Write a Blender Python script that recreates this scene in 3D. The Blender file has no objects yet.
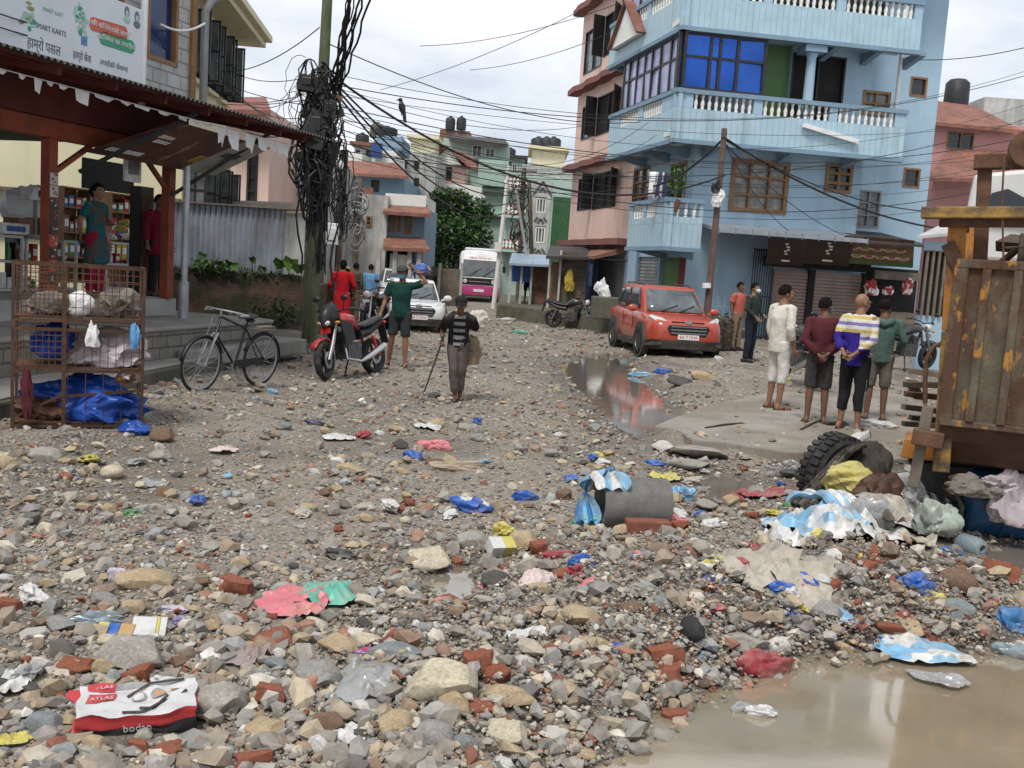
import bpy, bmesh, math, random
import numpy as np
from mathutils import Vector, Matrix, Euler, noise as mnoise
R=math.radians; PI=math.pi
SC=bpy.context.scene; COL=SC.collection
RND=random.Random(7)
# ------------------------------------------------------------- camera model
H=1.85; FPX=1000.0; ROL=R(3.8); PIT=math.atan(0.116*math.cos(ROL))
_sp,_cp,_sr,_cr=math.sin(PIT),math.cos(PIT),math.sin(ROL),math.cos(ROL)
CF=Vector((0,_cp,-_sp)); CR=Vector((_cr,_sp*_sr,_cp*_sr)); CU=Vector((-_sr,_sp*_cr,_cp*_cr))
CAMP=Vector((0,0,H))
def ray(px,py): return CF+CR*((px-512)/FPX)+CU*((384-py)/FPX)
def atY(px,py,Y):
    d=ray(px,py); return CAMP+d*(Y/d.y)
def atZ(px,py,z=0.0):
    d=ray(px,py); return CAMP+d*((z-H)/d.z)
def atPlane(px,py,P,n):
    d=ray(px,py); n=Vector(n); return CAMP+d*((Vector(P)-CAMP).dot(n)/d.dot(n))
def depth(p): return (Vector(p)-CAMP).dot(CF)
def proj(p):
    q=Vector(p)-CAMP; f=q.dot(CF); return (512+FPX*q.dot(CR)/f, 384-FPX*q.dot(CU)/f)
# ------------------------------------------------------------- objects
WM={}
def _root_m(o):
    while o.parent is not None: o=o.parent
    return WM.get(o.name, Matrix.Identity(4))
def tag(o,label=None,cat=None,group=None,kind=None):
    if label: o['label']=label
    if cat: o['category']=cat
    if group: o['group']=group
    if kind: o['kind']=kind
    return o
def thing(name,label,cat,loc=(0,0,0),rz=0,group=None):
    o=bpy.data.objects.new(name,None); COL.objects.link(o); o.empty_display_size=.2
    o.location=loc; o.rotation_euler=(0,0,rz)
    WM[o.name]=Matrix.Translation(Vector(loc))@Matrix.Rotation(rz,4,'Z')
    return tag(o,label,cat,group)
def place(o,loc,rz=0,s=None,rot=None):
    o.location=loc; o.rotation_euler=rot if rot else (0,0,rz)
    if s is not None: o.scale=(s,s,s) if not hasattr(s,'__len__') else s
    return o
def kids(o): return list(o.children)
def copy_tree(o,parent=None):
    c=o.copy(); COL.objects.link(c)
    if parent is not None: c.parent=parent
    for ch in kids(o): copy_tree(ch,c)
    return c
def recolor(root,old,new):
    for o in [root]+[k for k in root.children_recursive]:
        if o.type=='MESH':
            for s in o.material_slots:
                if s.material is not None and s.material==old:
                    s.link='OBJECT'; s.material=new
class MB:
    """collects shapes and links them as one mesh object"""
    def __init__(s,M=None): s.v=[];s.f=[];s.m=[];s.M=M or Matrix.Identity(4)
    def add(s,vs,fs,mi=0,M=None):
        b=len(s.v); T=s.M@M if M is not None else s.M
        s.v+=[tuple(T@Vector(p)) for p in vs]
        s.f+=[tuple(i+b for i in f) for f in fs]; s.m+=[mi]*len(fs); return s
    def box(s,c,size,mi=0,rz=0,rot=None):
        x,y,z=[a/2 for a in size]
        vs=[(i*x,j*y,k*z) for i in(-1,1) for j in(-1,1) for k in(-1,1)]
        fs=[(0,1,3,2),(4,6,7,5),(0,4,5,1),(2,3,7,6),(0,2,6,4),(1,5,7,3)]
        Mx=Matrix.Translation(Vector(c))@(Euler(rot).to_matrix().to_4x4() if rot else Matrix.Rotation(rz,4,'Z'))
        return s.add(vs,fs,mi,Mx)
    def bb(s,a,b,mi=0):
        return s.box([(a[i]+b[i])/2 for i in range(3)],[abs(b[i]-a[i]) for i in range(3)],mi)
    def bar(s,p0,p1,w=.05,h=None,mi=0,up=(0,0,1)):
        p0,p1=Vector(p0),Vector(p1); d=p1-p0; L=d.length
        if L<1e-6: return s
        d.normalize(); u=Vector(up)
        if abs(d.dot(u))>.98: u=Vector((0,1,0)) if abs(d.y)<.9 else Vector((1,0,0))
        x=d.cross(u).normalized(); z=x.cross(d)
        Mx=Matrix((( x.x,d.x,z.x,0),(x.y,d.y,z.y,0),(x.z,d.z,z.z,0),(0,0,0,1)))
        Mx=Matrix.Translation((p0+p1)/2)@Mx
        h=h or w; a,b,c=w/2,L/2,h/2
        vs=[(i*a,j*b,k*c) for i in(-1,1) for j in(-1,1) for k in(-1,1)]
        fs=[(0,1,3,2),(4,6,7,5),(0,4,5,1),(2,3,7,6),(0,2,6,4),(1,5,7,3)]
        return s.add(vs,fs,mi,Mx)
    def tube(s,pts,r=.02,n=8,mi=0,caps=True,closed=False):
        P=[Vector(p) for p in pts]; N=len(P)
        rr=r if hasattr(r,'__len__') else [r]*N
        vs=[];fs=[]; prev=None
        for i,p in enumerate(P):
            if closed: t=P[(i+1)%N]-P[i-1]
            else: t=P[min(i+1,N-1)]-P[max(i-1,0)]
            if t.length<1e-9: t=Vector((0,0,1))
            t.normalize()
            if prev is None:
                a=Vector((0,0,1)) if abs(t.z)<.9 else Vector((1,0,0)); x=t.cross(a).normalized()
            else:
                x=prev-t*prev.dot(t)
                if x.length<1e-6: x=t.orthogonal()
                x.normalize()
            prev=x; y=t.cross(x)
            rx,ry=rr[i] if hasattr(rr[i],'__len__') else (rr[i],rr[i])
            vs+=[p+x*(rx*math.cos(2*PI*k/n))+y*(ry*math.sin(2*PI*k/n)) for k in range(n)]
        for i in range(N if closed else N-1):
            j=(i+1)%N
            for k in range(n): fs.append((i*n+k,i*n+(k+1)%n,j*n+(k+1)%n,j*n+k))
        if caps and not closed: fs+= [tuple(range(n))[::-1],tuple((N-1)*n+k for k in range(n))]
        return s.add(vs,fs,mi)
    def lathe(s,prof,n=16,mi=0,M=None,caps=False):
        vs=[(r*math.cos(2*PI*k/n),r*math.sin(2*PI*k/n),z) for r,z in prof for k in range(n)]; fs=[]
        for i in range(len(prof)-1):
            for k in range(n): fs.append((i*n+k,i*n+(k+1)%n,(i+1)*n+(k+1)%n,(i+1)*n+k))
        if caps: fs+=[tuple(range(n))[::-1],tuple((len(prof)-1)*n+k for k in range(n))]
        return s.add(vs,fs,mi,M)
    def ball(s,c,r,n=10,mi=0,M=None):
        r=r if hasattr(r,'__len__') else (r,r,r)
        vs=[];fs=[];m=max(4,n//2+1)
        for i in range(1,m):
            a=PI*i/m
            for k in range(n):
                b=2*PI*k/n; vs.append((r[0]*math.sin(a)*math.cos(b),r[1]*math.sin(a)*math.sin(b),r[2]*math.cos(a)))
        vs+=[(0,0,r[2]),(0,0,-r[2])]; t=len(vs)-2
        for i in range(m-2):
            for k in range(n): fs.append((i*n+k,(i+1)*n+k,(i+1)*n+(k+1)%n,i*n+(k+1)%n))
        for k in range(n): fs.append((t,k,(k+1)%n)); fs.append((t+1,(m-2)*n+(k+1)%n,(m-2)*n+k))
        T=Matrix.Translation(Vector(c)); T=T@M if M is not None else T
        return s.add(vs,fs,mi,T)
    def prism(s,poly,y0,y1,mi=0,M=None):
        """poly of (x,z) extruded from y0 to y1"""
        n=len(poly); vs=[(p[0],y0,p[1]) for p in poly]+[(p[0],y1,p[1]) for p in poly]
        fs=[tuple(range(n)),tuple(range(2*n-1,n-1,-1))]+[((i+1)%n,i,n+i,n+(i+1)%n) for i in range(n)]
        return s.add(vs,fs,mi,M)
    def slab(s,poly,z0,z1,mi=0):
        """poly of (x,y) extruded from z0 to z1"""
        n=len(poly); vs=[(p[0],p[1],z0) for p in poly]+[(p[0],p[1],z1) for p in poly]
        fs=[tuple(range(n))[::-1],tuple(range(n,2*n))]+[(i,(i+1)%n,n+(i+1)%n,n+i) for i in range(n)]
        return s.add(vs,fs,mi)
    def loft(s,secs,mi=0,caps=True,M=None):
        n=len(secs[0]); vs=[p for q in secs for p in q]; fs=[]
        for i in range(len(secs)-1):
            for k in range(n): fs.append((i*n+k,i*n+(k+1)%n,(i+1)*n+(k+1)%n,(i+1)*n+k))
        if caps: fs+=[tuple(range(n))[::-1],tuple((len(secs)-1)*n+k for k in range(n))]
        return s.add(vs,fs,mi,M)
    def build(s,name,mats,parent=None,smooth=False,bevel=0,sub=0,loc=None,label=None,fixn=True,attr=None):
        if not hasattr(mats,'__len__'): mats=[mats]
        me=bpy.data.meshes.new(name)
        Mi=_root_m(parent).inverted() if parent is not None else (Matrix.Translation(-Vector(loc)) if loc is not None else None)
        vs=[tuple(Mi@Vector(p)) for p in s.v] if Mi is not None else s.v
        me.from_pydata(vs,[],s.f)
        for m in mats: me.materials.append(m)
        if len(mats)>1: me.polygons.foreach_set('material_index',s.m)
        if fixn:
            b=bmesh.new(); b.from_mesh(me); bmesh.ops.recalc_face_normals(b,faces=b.faces); b.to_mesh(me); b.free()
        if smooth: me.polygons.foreach_set('use_smooth',[True]*len(me.polygons))
        me.update()
        o=bpy.data.objects.new(name,me); COL.objects.link(o)
        if loc is not None and parent is None: o.location=loc
        if parent is not None: o.parent=parent
        if bevel:
            m=o.modifiers.new('bev','BEVEL'); m.width=bevel; m.segments=2; m.limit_method='ANGLE'; m.angle_limit=R(40)
        if sub:
            m=o.modifiers.new('sub','SUBSURF'); m.levels=sub; m.render_levels=sub
        if smooth and smooth!=2:
            try:
                me.set_sharp_from_angle(angle=R(50))
            except Exception: pass
        if label: o['label']=label
        return o
def frame(P,u,n):
    """matrix whose local axes are u (along), n (out of the wall) and z"""
    u=Vector((u[0],u[1],0)).normalized(); n=Vector((n[0],n[1],0)).normalized()
    return Matrix(((u.x,n.x,0,P[0]),(u.y,n.y,0,P[1]),(0,0,1,P[2] if len(P)>2 else 0),(0,0,0,1)))
def fpt(M,px,py,w=0.0):
    """pixel to facade coordinates (u,z) on the plane w metres in front of the wall"""
    n=Vector((M[0][1],M[1][1],0)); P=M.translation+n*w
    q=M.inverted()@atPlane(px,py,P,n); return q.x,q.z
def frect(M,x0,y0,x1,y1,w=0.0):
    xm,ym=(x0+x1)/2,(y0+y1)/2
    us=sorted((fpt(M,x0,ym,w)[0],fpt(M,x1,ym,w)[0])); zs=sorted((fpt(M,xm,y0,w)[1],fpt(M,xm,y1,w)[1]))
    return us[0],us[1],zs[0],zs[1]
def wall_holes(mb,u0,u1,z0,z1,holes,w=0.0,dep=.16,mi=0):
    """wall face at out-distance w with real openings and reveals"""
    us=sorted({u0,u1}|{min(max(h[i],u0),u1) for h in holes for i in(0,1)})
    zs=sorted({z0,z1}|{min(max(h[i],z0),z1) for h in holes for i in(2,3)})
    for i in range(len(us)-1):
        for j in range(len(zs)-1):
            a,b,c,d=us[i],us[i+1],zs[j],zs[j+1]; m,n=(a+b)/2,(c+d)/2
            if b-a<1e-4 or d-c<1e-4: continue
            if any(h[0]<m<h[1] and h[2]<n<h[3] for h in holes): continue
            mb.add([(a,w,c),(b,w,c),(b,w,d),(a,w,d)],[(0,1,2,3)],mi)
    for a,b,c,d in [h[:4] for h in holes]:
        v=[(a,w,c),(b,w,c),(b,w,d),(a,w,d),(a,w-dep,c),(b,w-dep,c),(b,w-dep,d),(a,w-dep,d)]
        mb.add(v,[(0,4,5,1),(1,5,6,2),(2,6,7,3),(3,7,4,0)],mi)
    return mb
# ------------------------------------------------------------- materials
def C(r,g,b):
    f=lambda c:(c/255/12.92 if c/255<=.04045 else ((c/255+.055)/1.055)**2.4)
    return (f(r),f(g),f(b))
MATS={}
def mat(name,col,rough=.75,var=.18,sc=5,bump=.15,bs=40,metal=0,spec=.4,stain=None,alpha=1,trans=0,attr=None,obrnd=0,emit=None,sheen=0,ior=None,coat=0,bdist=.02,brick=None,wave=None):
    m=bpy.data.materials.new(name); m.use_nodes=True; nt=m.node_tree; N=nt.nodes; L=nt.links
    b=N['Principled BSDF']; b.inputs['Roughness'].default_value=rough; b.inputs['Metallic'].default_value=metal
    b.inputs['Specular IOR Level'].default_value=spec
    tc=N.new('ShaderNodeTexCoord'); src=tc.outputs['Object']
    def nz(scale,det=5,vec=None,ro=.6):
        n=N.new('ShaderNodeTexNoise'); n.inputs['Scale'].default_value=scale; n.inputs['Detail'].default_value=det; n.inputs['Roughness'].default_value=ro
        L.new(vec or src,n.inputs['Vector']); return n.outputs['Fac']
    def ramp(f,a,bb):
        r=N.new('ShaderNodeMapRange'); r.inputs[1].default_value=a; r.inputs[2].default_value=bb; r.clamp=True; L.new(f,r.inputs[0]); return r.outputs[0]
    def mix(f,a,bb,mode='MIX'):
        x=N.new('ShaderNodeMix'); x.data_type='RGBA'; x.blend_type=mode
        for k,v in((0,f),(6,a),(7,bb)):
            if hasattr(v,'links') or hasattr(v,'is_linked'): L.new(v,x.inputs[k])
            elif k==0: x.inputs[0].default_value=v
            else: x.inputs[k].default_value=(*v,1)
        return x.outputs[2]
    if attr:
        a=N.new('ShaderNodeAttribute'); a.attribute_name=attr; base=a.outputs['Color']
        k=mix(ramp(nz(sc),.3,.7),(1-var,)*3,(1+var,)*3); c=mix(1.0,base,k,'MULTIPLY')
    else:
        lo=tuple(max(0,x*(1-var)) for x in col); hi=tuple(min(1,x*(1+var)) for x in col)
        c=mix(ramp(nz(sc),.3,.7),lo,hi)
        if var: c=mix(1.0,c,mix(ramp(nz(sc*.23,3),.3,.7),(1-var*.6,)*3,(1+var*.5,)*3),'MULTIPLY')
    if obrnd:
        oi=N.new('ShaderNodeObjectInfo'); c=mix(1.0,c,mix(oi.outputs['Random'],(1-obrnd,)*3,(1+obrnd,)*3),'MULTIPLY')
    hgt=None
    if brick:   # (mortar colour, scale of axes, brick w, row h, second colour)
        bt=N.new('ShaderNodeTexBrick'); mp=N.new('ShaderNodeMapping'); mp.vector_type='POINT'
        sx=N.new('ShaderNodeSeparateXYZ'); L.new(src,sx.inputs[0]); cb=N.new('ShaderNodeCombineXYZ')
        ad=N.new('ShaderNodeMath'); L.new(sx.outputs[0],ad.inputs[0]); L.new(sx.outputs[1],ad.inputs[1])
        L.new(ad.outputs[0],cb.inputs[0]); L.new(sx.outputs[2],cb.inputs[1])
        L.new(cb.outputs[0],bt.inputs['Vector']); bt.inputs['Scale'].default_value=1
        bt.inputs['Brick Width'].default_value=brick[1]; bt.inputs['Row Height'].default_value=brick[2]; bt.inputs['Mortar Size'].default_value=min(.014,brick[2]*.09)
        bt.inputs['Color1'].default_value=(*col,1); bt.inputs['Color2'].default_value=(*brick[3],1); bt.inputs['Mortar'].default_value=(*brick[0],1)
        c=mix(1.0,bt.outputs['Color'],mix(ramp(nz(sc),.3,.7),(1-var,)*3,(1+var,)*3),'MULTIPLY'); hgt=bt.outputs['Fac']
    for st in (stain or []):   # (colour, lo, hi, scale xyz, amount)
        mp=N.new('ShaderNodeMapping'); mp.inputs['Scale'].default_value=st[3]; L.new(src,mp.inputs['Vector'])
        f=ramp(nz(1,7,mp.outputs[0],.65),st[1],st[2])
        mu=N.new('ShaderNodeMath'); mu.operation='MULTIPLY'; mu.inputs[1].default_value=st[4]; L.new(f,mu.inputs[0])
        c=mix(mu.outputs[0],c,st[0])
    L.new(c,b.inputs['Base Color'])
    if bump:
        bm=N.new('ShaderNodeBump'); bm.inputs['Strength'].default_value=bump; bm.inputs['Distance'].default_value=bdist
        L.new(nz(bs,6),bm.inputs['Height']); out=bm.outputs[0]
        if hgt is not None:
            b2=N.new('ShaderNodeBump'); b2.inputs['Strength'].default_value=.5; b2.inputs['Distance'].default_value=.01; b2.invert=True
            L.new(hgt,b2.inputs['Height']); L.new(out,b2.inputs['Normal']); out=b2.outputs[0]
        L.new(out,b.inputs['Normal'])
    rv=N.new('ShaderNodeMapRange'); rv.inputs[1].default_value=.3; rv.inputs[2].default_value=.7
    rv.inputs[3].default_value=max(0.02,rough-.08); rv.inputs[4].default_value=min(1,rough+.08); L.new(nz(sc*2),rv.inputs[0]); L.new(rv.outputs[0],b.inputs['Roughness'])
    b.inputs['Alpha'].default_value=alpha; b.inputs['Transmission Weight'].default_value=trans
    if ior: b.inputs['IOR'].default_value=ior
    if coat: b.inputs['Coat Weight'].default_value=coat; b.inputs['Coat Roughness'].default_value=.08
    MATS[name]=m; return m
grime=(.05,.045,.04)
def wallmat(name,c,st=.5,var=.06,rough=.85):
    return mat(name,c,rough,var,1.2,.12,25,stain=[(tuple(x*.45 for x in c),.52,.78,(1.6,1.6,.22),st),(grime,.6,.85,(.6,.6,.5),st*.6)],spec=.25)
M_blue=wallmat('blue_paint',(.33,.46,.56),.4); M_bluedk=wallmat('slate_blue_paint',(.19,.28,.36),.3)
M_white=wallmat('white_paint',(.68,.68,.64),.45); M_pink=wallmat('pink_paint',(.66,.48,.41),.4)
M_cream=wallmat('cream_paint',(.66,.61,.42),.4); M_pinkwash=wallmat('rose_paint',(.52,.27,.25),.5)
M_brownred=wallmat('brown_red_trim',(.22,.10,.085),.4); M_green=wallmat('mint_paint',(.36,.48,.42),.5)
M_greendk=wallmat('green_room_paint',(.13,.22,.10),.3); M_conc=wallmat('concrete',(.27,.26,.24),.7,.15)
M_concold=mat('old_stained_concrete',(.45,.445,.42),.9,.18,1.3,.2,20,stain=[((.06,.06,.055),.45,.72,(1.3,1.3,.3),.85)])
M_concdk=mat('dark_damp_concrete',(.105,.1,.075),.85,.25,3,.3,25,stain=[((.04,.055,.02),.45,.7,(2,2,2),.7)])
M_step=mat('worn_concrete_step',(.25,.24,.22),.85,.2,2,.2,30,stain=[((.09,.085,.07),.5,.75,(1.5,1.5,3),.7)])
M_tile=mat('clay_tile',(.23,.10,.07),.8,.3,3,.3,20,stain=[((.08,.06,.05),.45,.75,(2,2,2),.7)])
M_glassdk=mat('dark_window_glass',(.02,.025,.03),.08,.2,1,0,spec=.6)
M_glassblue=mat('blue_tinted_glass',(.02,.095,.42),.05,.45,.45,.10,.8,spec=.8,metal=.7,bdist=.05)
M_glasspale=mat('pale_curtained_glass',(.30,.31,.47),.1,.25,2,0,spec=.6)
M_glassgrey=mat('grey_curtained_glass',(.13,.14,.14),.1,.5,3,0,spec=.6)
M_curtain=mat('curtain_behind_glass',(.25,.24,.22),.35,.5,6,.1,spec=.5)
M_frameblk=mat('black_metal_frame',(.02,.02,.022),.5,.2,6,.05)
M_framebrn=mat('brown_wood_frame',(.23,.125,.055),.6,.2,6,.1,30)
M_framegrey=mat('grey_metal_frame',(.2,.2,.2),.5,.2,6,.05)
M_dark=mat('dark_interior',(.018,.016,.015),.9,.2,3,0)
M_shut=mat('grey_shutter',(.30,.31,.32),.5,.12,3,.05,stain=[((.12,.10,.08),.5,.8,(2,2,.6),.6)])
M_shutbrn=mat('brown_shutter',(.27,.19,.16),.5,.12,3,.05,stain=[((.08,.06,.05),.5,.8,(2,2,.6),.6)])
M_bluedoor=mat('blue_painted_steel',(.025,.07,.22),.5,.15,3,.05,stain=[((.12,.10,.08),.55,.8,(2,2,2),.7)])
M_reddoor=mat('red_door_paint',(.20,.025,.018),.5,.2,3,.05)
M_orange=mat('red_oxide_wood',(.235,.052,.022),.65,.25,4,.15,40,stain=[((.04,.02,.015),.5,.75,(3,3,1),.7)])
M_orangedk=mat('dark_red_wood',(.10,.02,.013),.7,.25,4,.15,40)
M_tin=mat('galvanised_tin',(.30,.33,.37),.45,.2,2,.05,metal=.35,stain=[((.14,.10,.07),.52,.78,(3,3,.6),.8)])
M_tindk=mat('dark_roof_tin',(.05,.047,.045),.6,.3,2,.05,metal=.2,stain=[((.10,.05,.03),.5,.75,(2,2,2),.7)])
M_steel=mat('grey_steel',(.35,.36,.37),.4,.2,5,.05,metal=.6)
M_rust=mat('rusty_iron',(.10,.05,.03),.85,.35,8,.3,60,stain=[((.17,.08,.035),.5,.7,(9,9,9),.7)])
M_brick=mat('mossy_brick',(.12,.06,.04),.9,.3,4,.3,30,brick=((.10,.095,.085),.23,.07,(.11,.05,.035)),stain=[((.03,.038,.018),.38,.56,(1.6,1.6,2.2),.95)])
M_brickw=mat('pale_brick',(.42,.42,.40),.85,.15,4,.2,30,brick=((.22,.22,.21),.4,.2,(.36,.36,.34)))
M_brickr=mat('red_brick_wall',(.24,.105,.06),.9,.25,4,.25,30,brick=((.22,.20,.17),.23,.07,(.17,.075,.045)),stain=[((.07,.065,.045),.45,.7,(1.5,1.5,1.5),.7)])
M_brickgry=mat('weathered_brick_wall',(.16,.115,.085),.9,.25,4,.25,30,brick=((.15,.14,.12),.23,.07,(.11,.085,.065)),stain=[((.05,.045,.03),.45,.7,(1.2,1.2,1.2),.8)])
M_wood=mat('bare_wood',(.24,.15,.08),.8,.25,3,.2,50)
M_woodgrey=mat('grey_weathered_wood',(.16,.13,.10),.85,.3,4,.3,60)
M_poleconc=mat('mossy_pole_concrete',(.15,.145,.10),.9,.25,5,.2,40,stain=[((.05,.07,.02),.4,.62,(3,3,.5),.8),((.03,.03,.025),.55,.7,(2,2,1),.7)])
M_polesteel=mat('painted_steel_pole',(.11,.07,.06),.6,.2,5,.1,stain=[((.2,.09,.04),.55,.75,(5,5,2),.6)])
M_wire=mat('black_cable',(.015,.015,.016),.6,.2,6,0)
M_rubber=mat('tyre_rubber',(.022,.022,.022),.85,.3,8,.2,60,stain=[((.12,.105,.085),.5,.72,(6,6,6),.55)])
M_black=mat('black_plastic',(.018,.018,.019),.45,.2,6,.05)
M_chrome=mat('bright_metal',(.55,.55,.55),.25,.1,6,.02,metal=1)
M_alu=mat('dull_aluminium',(.30,.30,.30),.4,.2,8,.05,metal=.8)
M_plwhite=mat('white_plastic',(.70,.70,.69),.4,.1,6,.05)
M_red=mat('red_plastic',(.45,.02,.02),.4,.12,6,.05)
M_leaf=mat('foliage_leaf',(.045,.095,.03),.65,.35,2,0,spec=.3,obrnd=.1)
M_leafdk=mat('dark_foliage_leaf',(.03,.062,.024),.7,.35,2,0,spec=.3)
M_leaflt=mat('bright_leaf',(.10,.19,.04),.6,.3,2,0,spec=.3)
M_bark=mat('bark',(.07,.055,.04),.9,.3,6,.4,30)
M_tank=mat('black_water_tank',(.02,.022,.024),.55,.2,3,.05)
M_paper=mat('white_paper',(.7,.7,.68),.7,.1,5,.05)
M_skyblue=mat('sky_blue_plastic',(.10,.27,.52),.5,.15,5,.1)
# ------------------------------------------------------------- ground height
def _hash(ix,iy,seed):
    h=(ix*374761393+iy*668265263+seed*1442695041)&0xFFFFFFFF
    h=((h^(h>>13))*1274126177)&0xFFFFFFFF
    return ((h^(h>>16))&0xFFFF)/65535.0
def vnoise(x,y,seed=0):
    x=np.asarray(x,float); y=np.asarray(y,float); ix=np.floor(x).astype(np.int64); iy=np.floor(y).astype(np.int64)
    fx=x-ix; fy=y-iy; fx=fx*fx*(3-2*fx); fy=fy*fy*(3-2*fy)
    a=_hash(ix,iy,seed);b=_hash(ix+1,iy,seed);c=_hash(ix,iy+1,seed);d=_hash(ix+1,iy+1,seed)
    return (a*(1-fx)+b*fx)*(1-fy)+(c*(1-fx)+d*fx)*fy
def fbm(x,y,oct=4,seed=0):
    s=0;a=.5;t=0
    for i in range(oct): s=s+a*vnoise(x,y,seed+i*17); t+=a; a*=.5; x=np.asarray(x)*2.03;y=np.asarray(y)*2.03
    return s/t-.5
def poly_sd(x,y,P):
    """signed distance to polygon, positive inside"""
    x=np.asarray(x,float);y=np.asarray(y,float); d=np.full(x.shape,1e9); ins=np.zeros(x.shape,bool); n=len(P)
    for i in range(n):
        ax,ay=P[i];bx,by=P[(i+1)%n]; ex,ey=bx-ax,by-ay
        t=np.clip(((x-ax)*ex+(y-ay)*ey)/(ex*ex+ey*ey),0,1)
        d=np.minimum(d,(x-ax-ex*t)**2+(y-ay-ey*t)**2)
        c=((ay>y)!=(by>y)); c&=x<(bx-ax)*(y-ay)/((by-ay) if abs(by-ay)>1e-9 else 1e-9)+ax; ins^=c
    d=np.sqrt(d); return np.where(ins,d,-d)
def pxpoly(pts,z): return [tuple(atZ(a,b,z).xy) for a,b in pts]
PUD=[ # name, outline, level, shore slope
 ('roadside_puddle',pxpoly([(560,800),(612,757),(664,716),(730,680),(800,658),(880,650),(950,655),(1000,642),(1060,630),(1200,700),(1150,900),(800,950)],-.06),-.06,.30),
 ('middle_puddle',pxpoly([(560,364),(590,357),(624,357),(640,378),(662,400),(682,418),(664,430),(634,436),(612,424),(590,402),(572,384)],-.03),-.03,.12),
 ('small_puddle',pxpoly([(428,578),(452,566),(476,564),(480,580),(476,604),(448,606),(436,596)],-.03),-.03,.3),
 ('trash_side_puddle',pxpoly([(694,476),(722,474),(752,480),(766,496),(740,502),(712,500)],-.02),-.02,.2),
 ('barrel_puddle',pxpoly([(936,552),(975,546),(1060,540),(1100,572),(1030,580),(975,570)],-.05),-.05,.2)]
MND=[(*atZ(770,602,0).xy,1.3,.13),(*atZ(600,640,0).xy,1.0,.09),(*atZ(900,600,0).xy,1.0,.08),(*atZ(440,700,0).xy,.7,.07),(*atZ(930,560,0).xy,.9,.06),
     (*atZ(150,430,0).xy,1.6,.06),(*atZ(600,505,0).xy,1.3,.05),(*atZ(120,560,0).xy,1.2,.04)]
SLABP=pxpoly([(650,432),(700,412),(760,398),(830,392),(905,398),(935,420),(925,470),(860,462),(780,455),(700,446)],.1)
def sstep(a,b,x):
    t=np.clip((x-a)/(b-a),0,1); return t*t*(3-2*t)
def gz(x,y,detail=True):
    x=np.asarray(x,float);y=np.asarray(y,float)
    h=.11*sstep(-2.6,-3.8,x)*sstep(30,14,y)
    h=h+.15*sstep(1.9,3.0,x)*sstep(9.5,11.5,y)*sstep(40,26,y)+.10*sstep(4.2,6.5,x)*sstep(17,25,y)
    for mx,my,r,a in MND: h=h+a*np.exp(-((x-mx)**2+(y-my)**2)/(r*r))
    k=sstep(60,20,y)*.6+.4
    h=h+.11*fbm(x*.55,y*.45,3,3)*sstep(2,5,y)+(.07*fbm(x*2.1,y*2.1,4,11))*k
    if detail: h=h+.035*fbm(x*9,y*9,3,23)*sstep(40,14,y)
    sl=sstep(-.1,.25,poly_sd(x,y,SLABP)+.25*fbm(x*2,y*2,3,5))
    h=h*(1-sl)+(.155+.015*fbm(x*3,y*3,3,9))*sl
    for nm,P,zw,s in PUD:
        sd=poly_sd(x,y,P)+.28*fbm(x*2.6,y*2.6,4,31)*min(1,3*s)
        tgt=zw-s*sd+.02*fbm(x*14,y*14,2,41)
        w=sstep(-.55,-.1,sd)
        h=h*(1-w)+np.minimum(h,np.maximum(tgt,zw-.14))*w
        q=poly_sd(x,y,P); g=(q<-.02)&(q>-1.0)&(sd<-.12); h=np.where(g,np.maximum(h,zw+.012),h)
    return h
def gz1(x,y): return float(gz(np.array([x]),np.array([y]),False)[0])
def sd1(p,P):
    x,y=p[0],p[1]; d=1e9; ins=False; n=len(P)
    for i in range(n):
        ax,ay=P[i];bx,by=P[(i+1)%n]; ex,ey=bx-ax,by-ay; t=min(1,max(0,((x-ax)*ex+(y-ay)*ey)/(ex*ex+ey*ey))); d=min(d,(x-ax-ex*t)**2+(y-ay-ey*t)**2)
        if (ay>y)!=(by>y) and x<(bx-ax)*(y-ay)/(by-ay)+ax: ins=not ins
    return math.sqrt(d) if ins else -math.sqrt(d)
def atG(px,py,dz=0):
    z=0.0
    for i in range(3):
        p=atZ(px,py,z); z=.4*z+.6*(gz1(p.x,p.y)+dz)
    p=atZ(px,py,z); return Vector((p.x,p.y,gz1(p.x,p.y)))
def gsurf(x,y):
    h=gz(x,y,False)
    for nm,P,zw,s in PUD: h=np.where(poly_sd(x,y,P)>0,np.maximum(h,zw),h)
    return h
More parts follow.
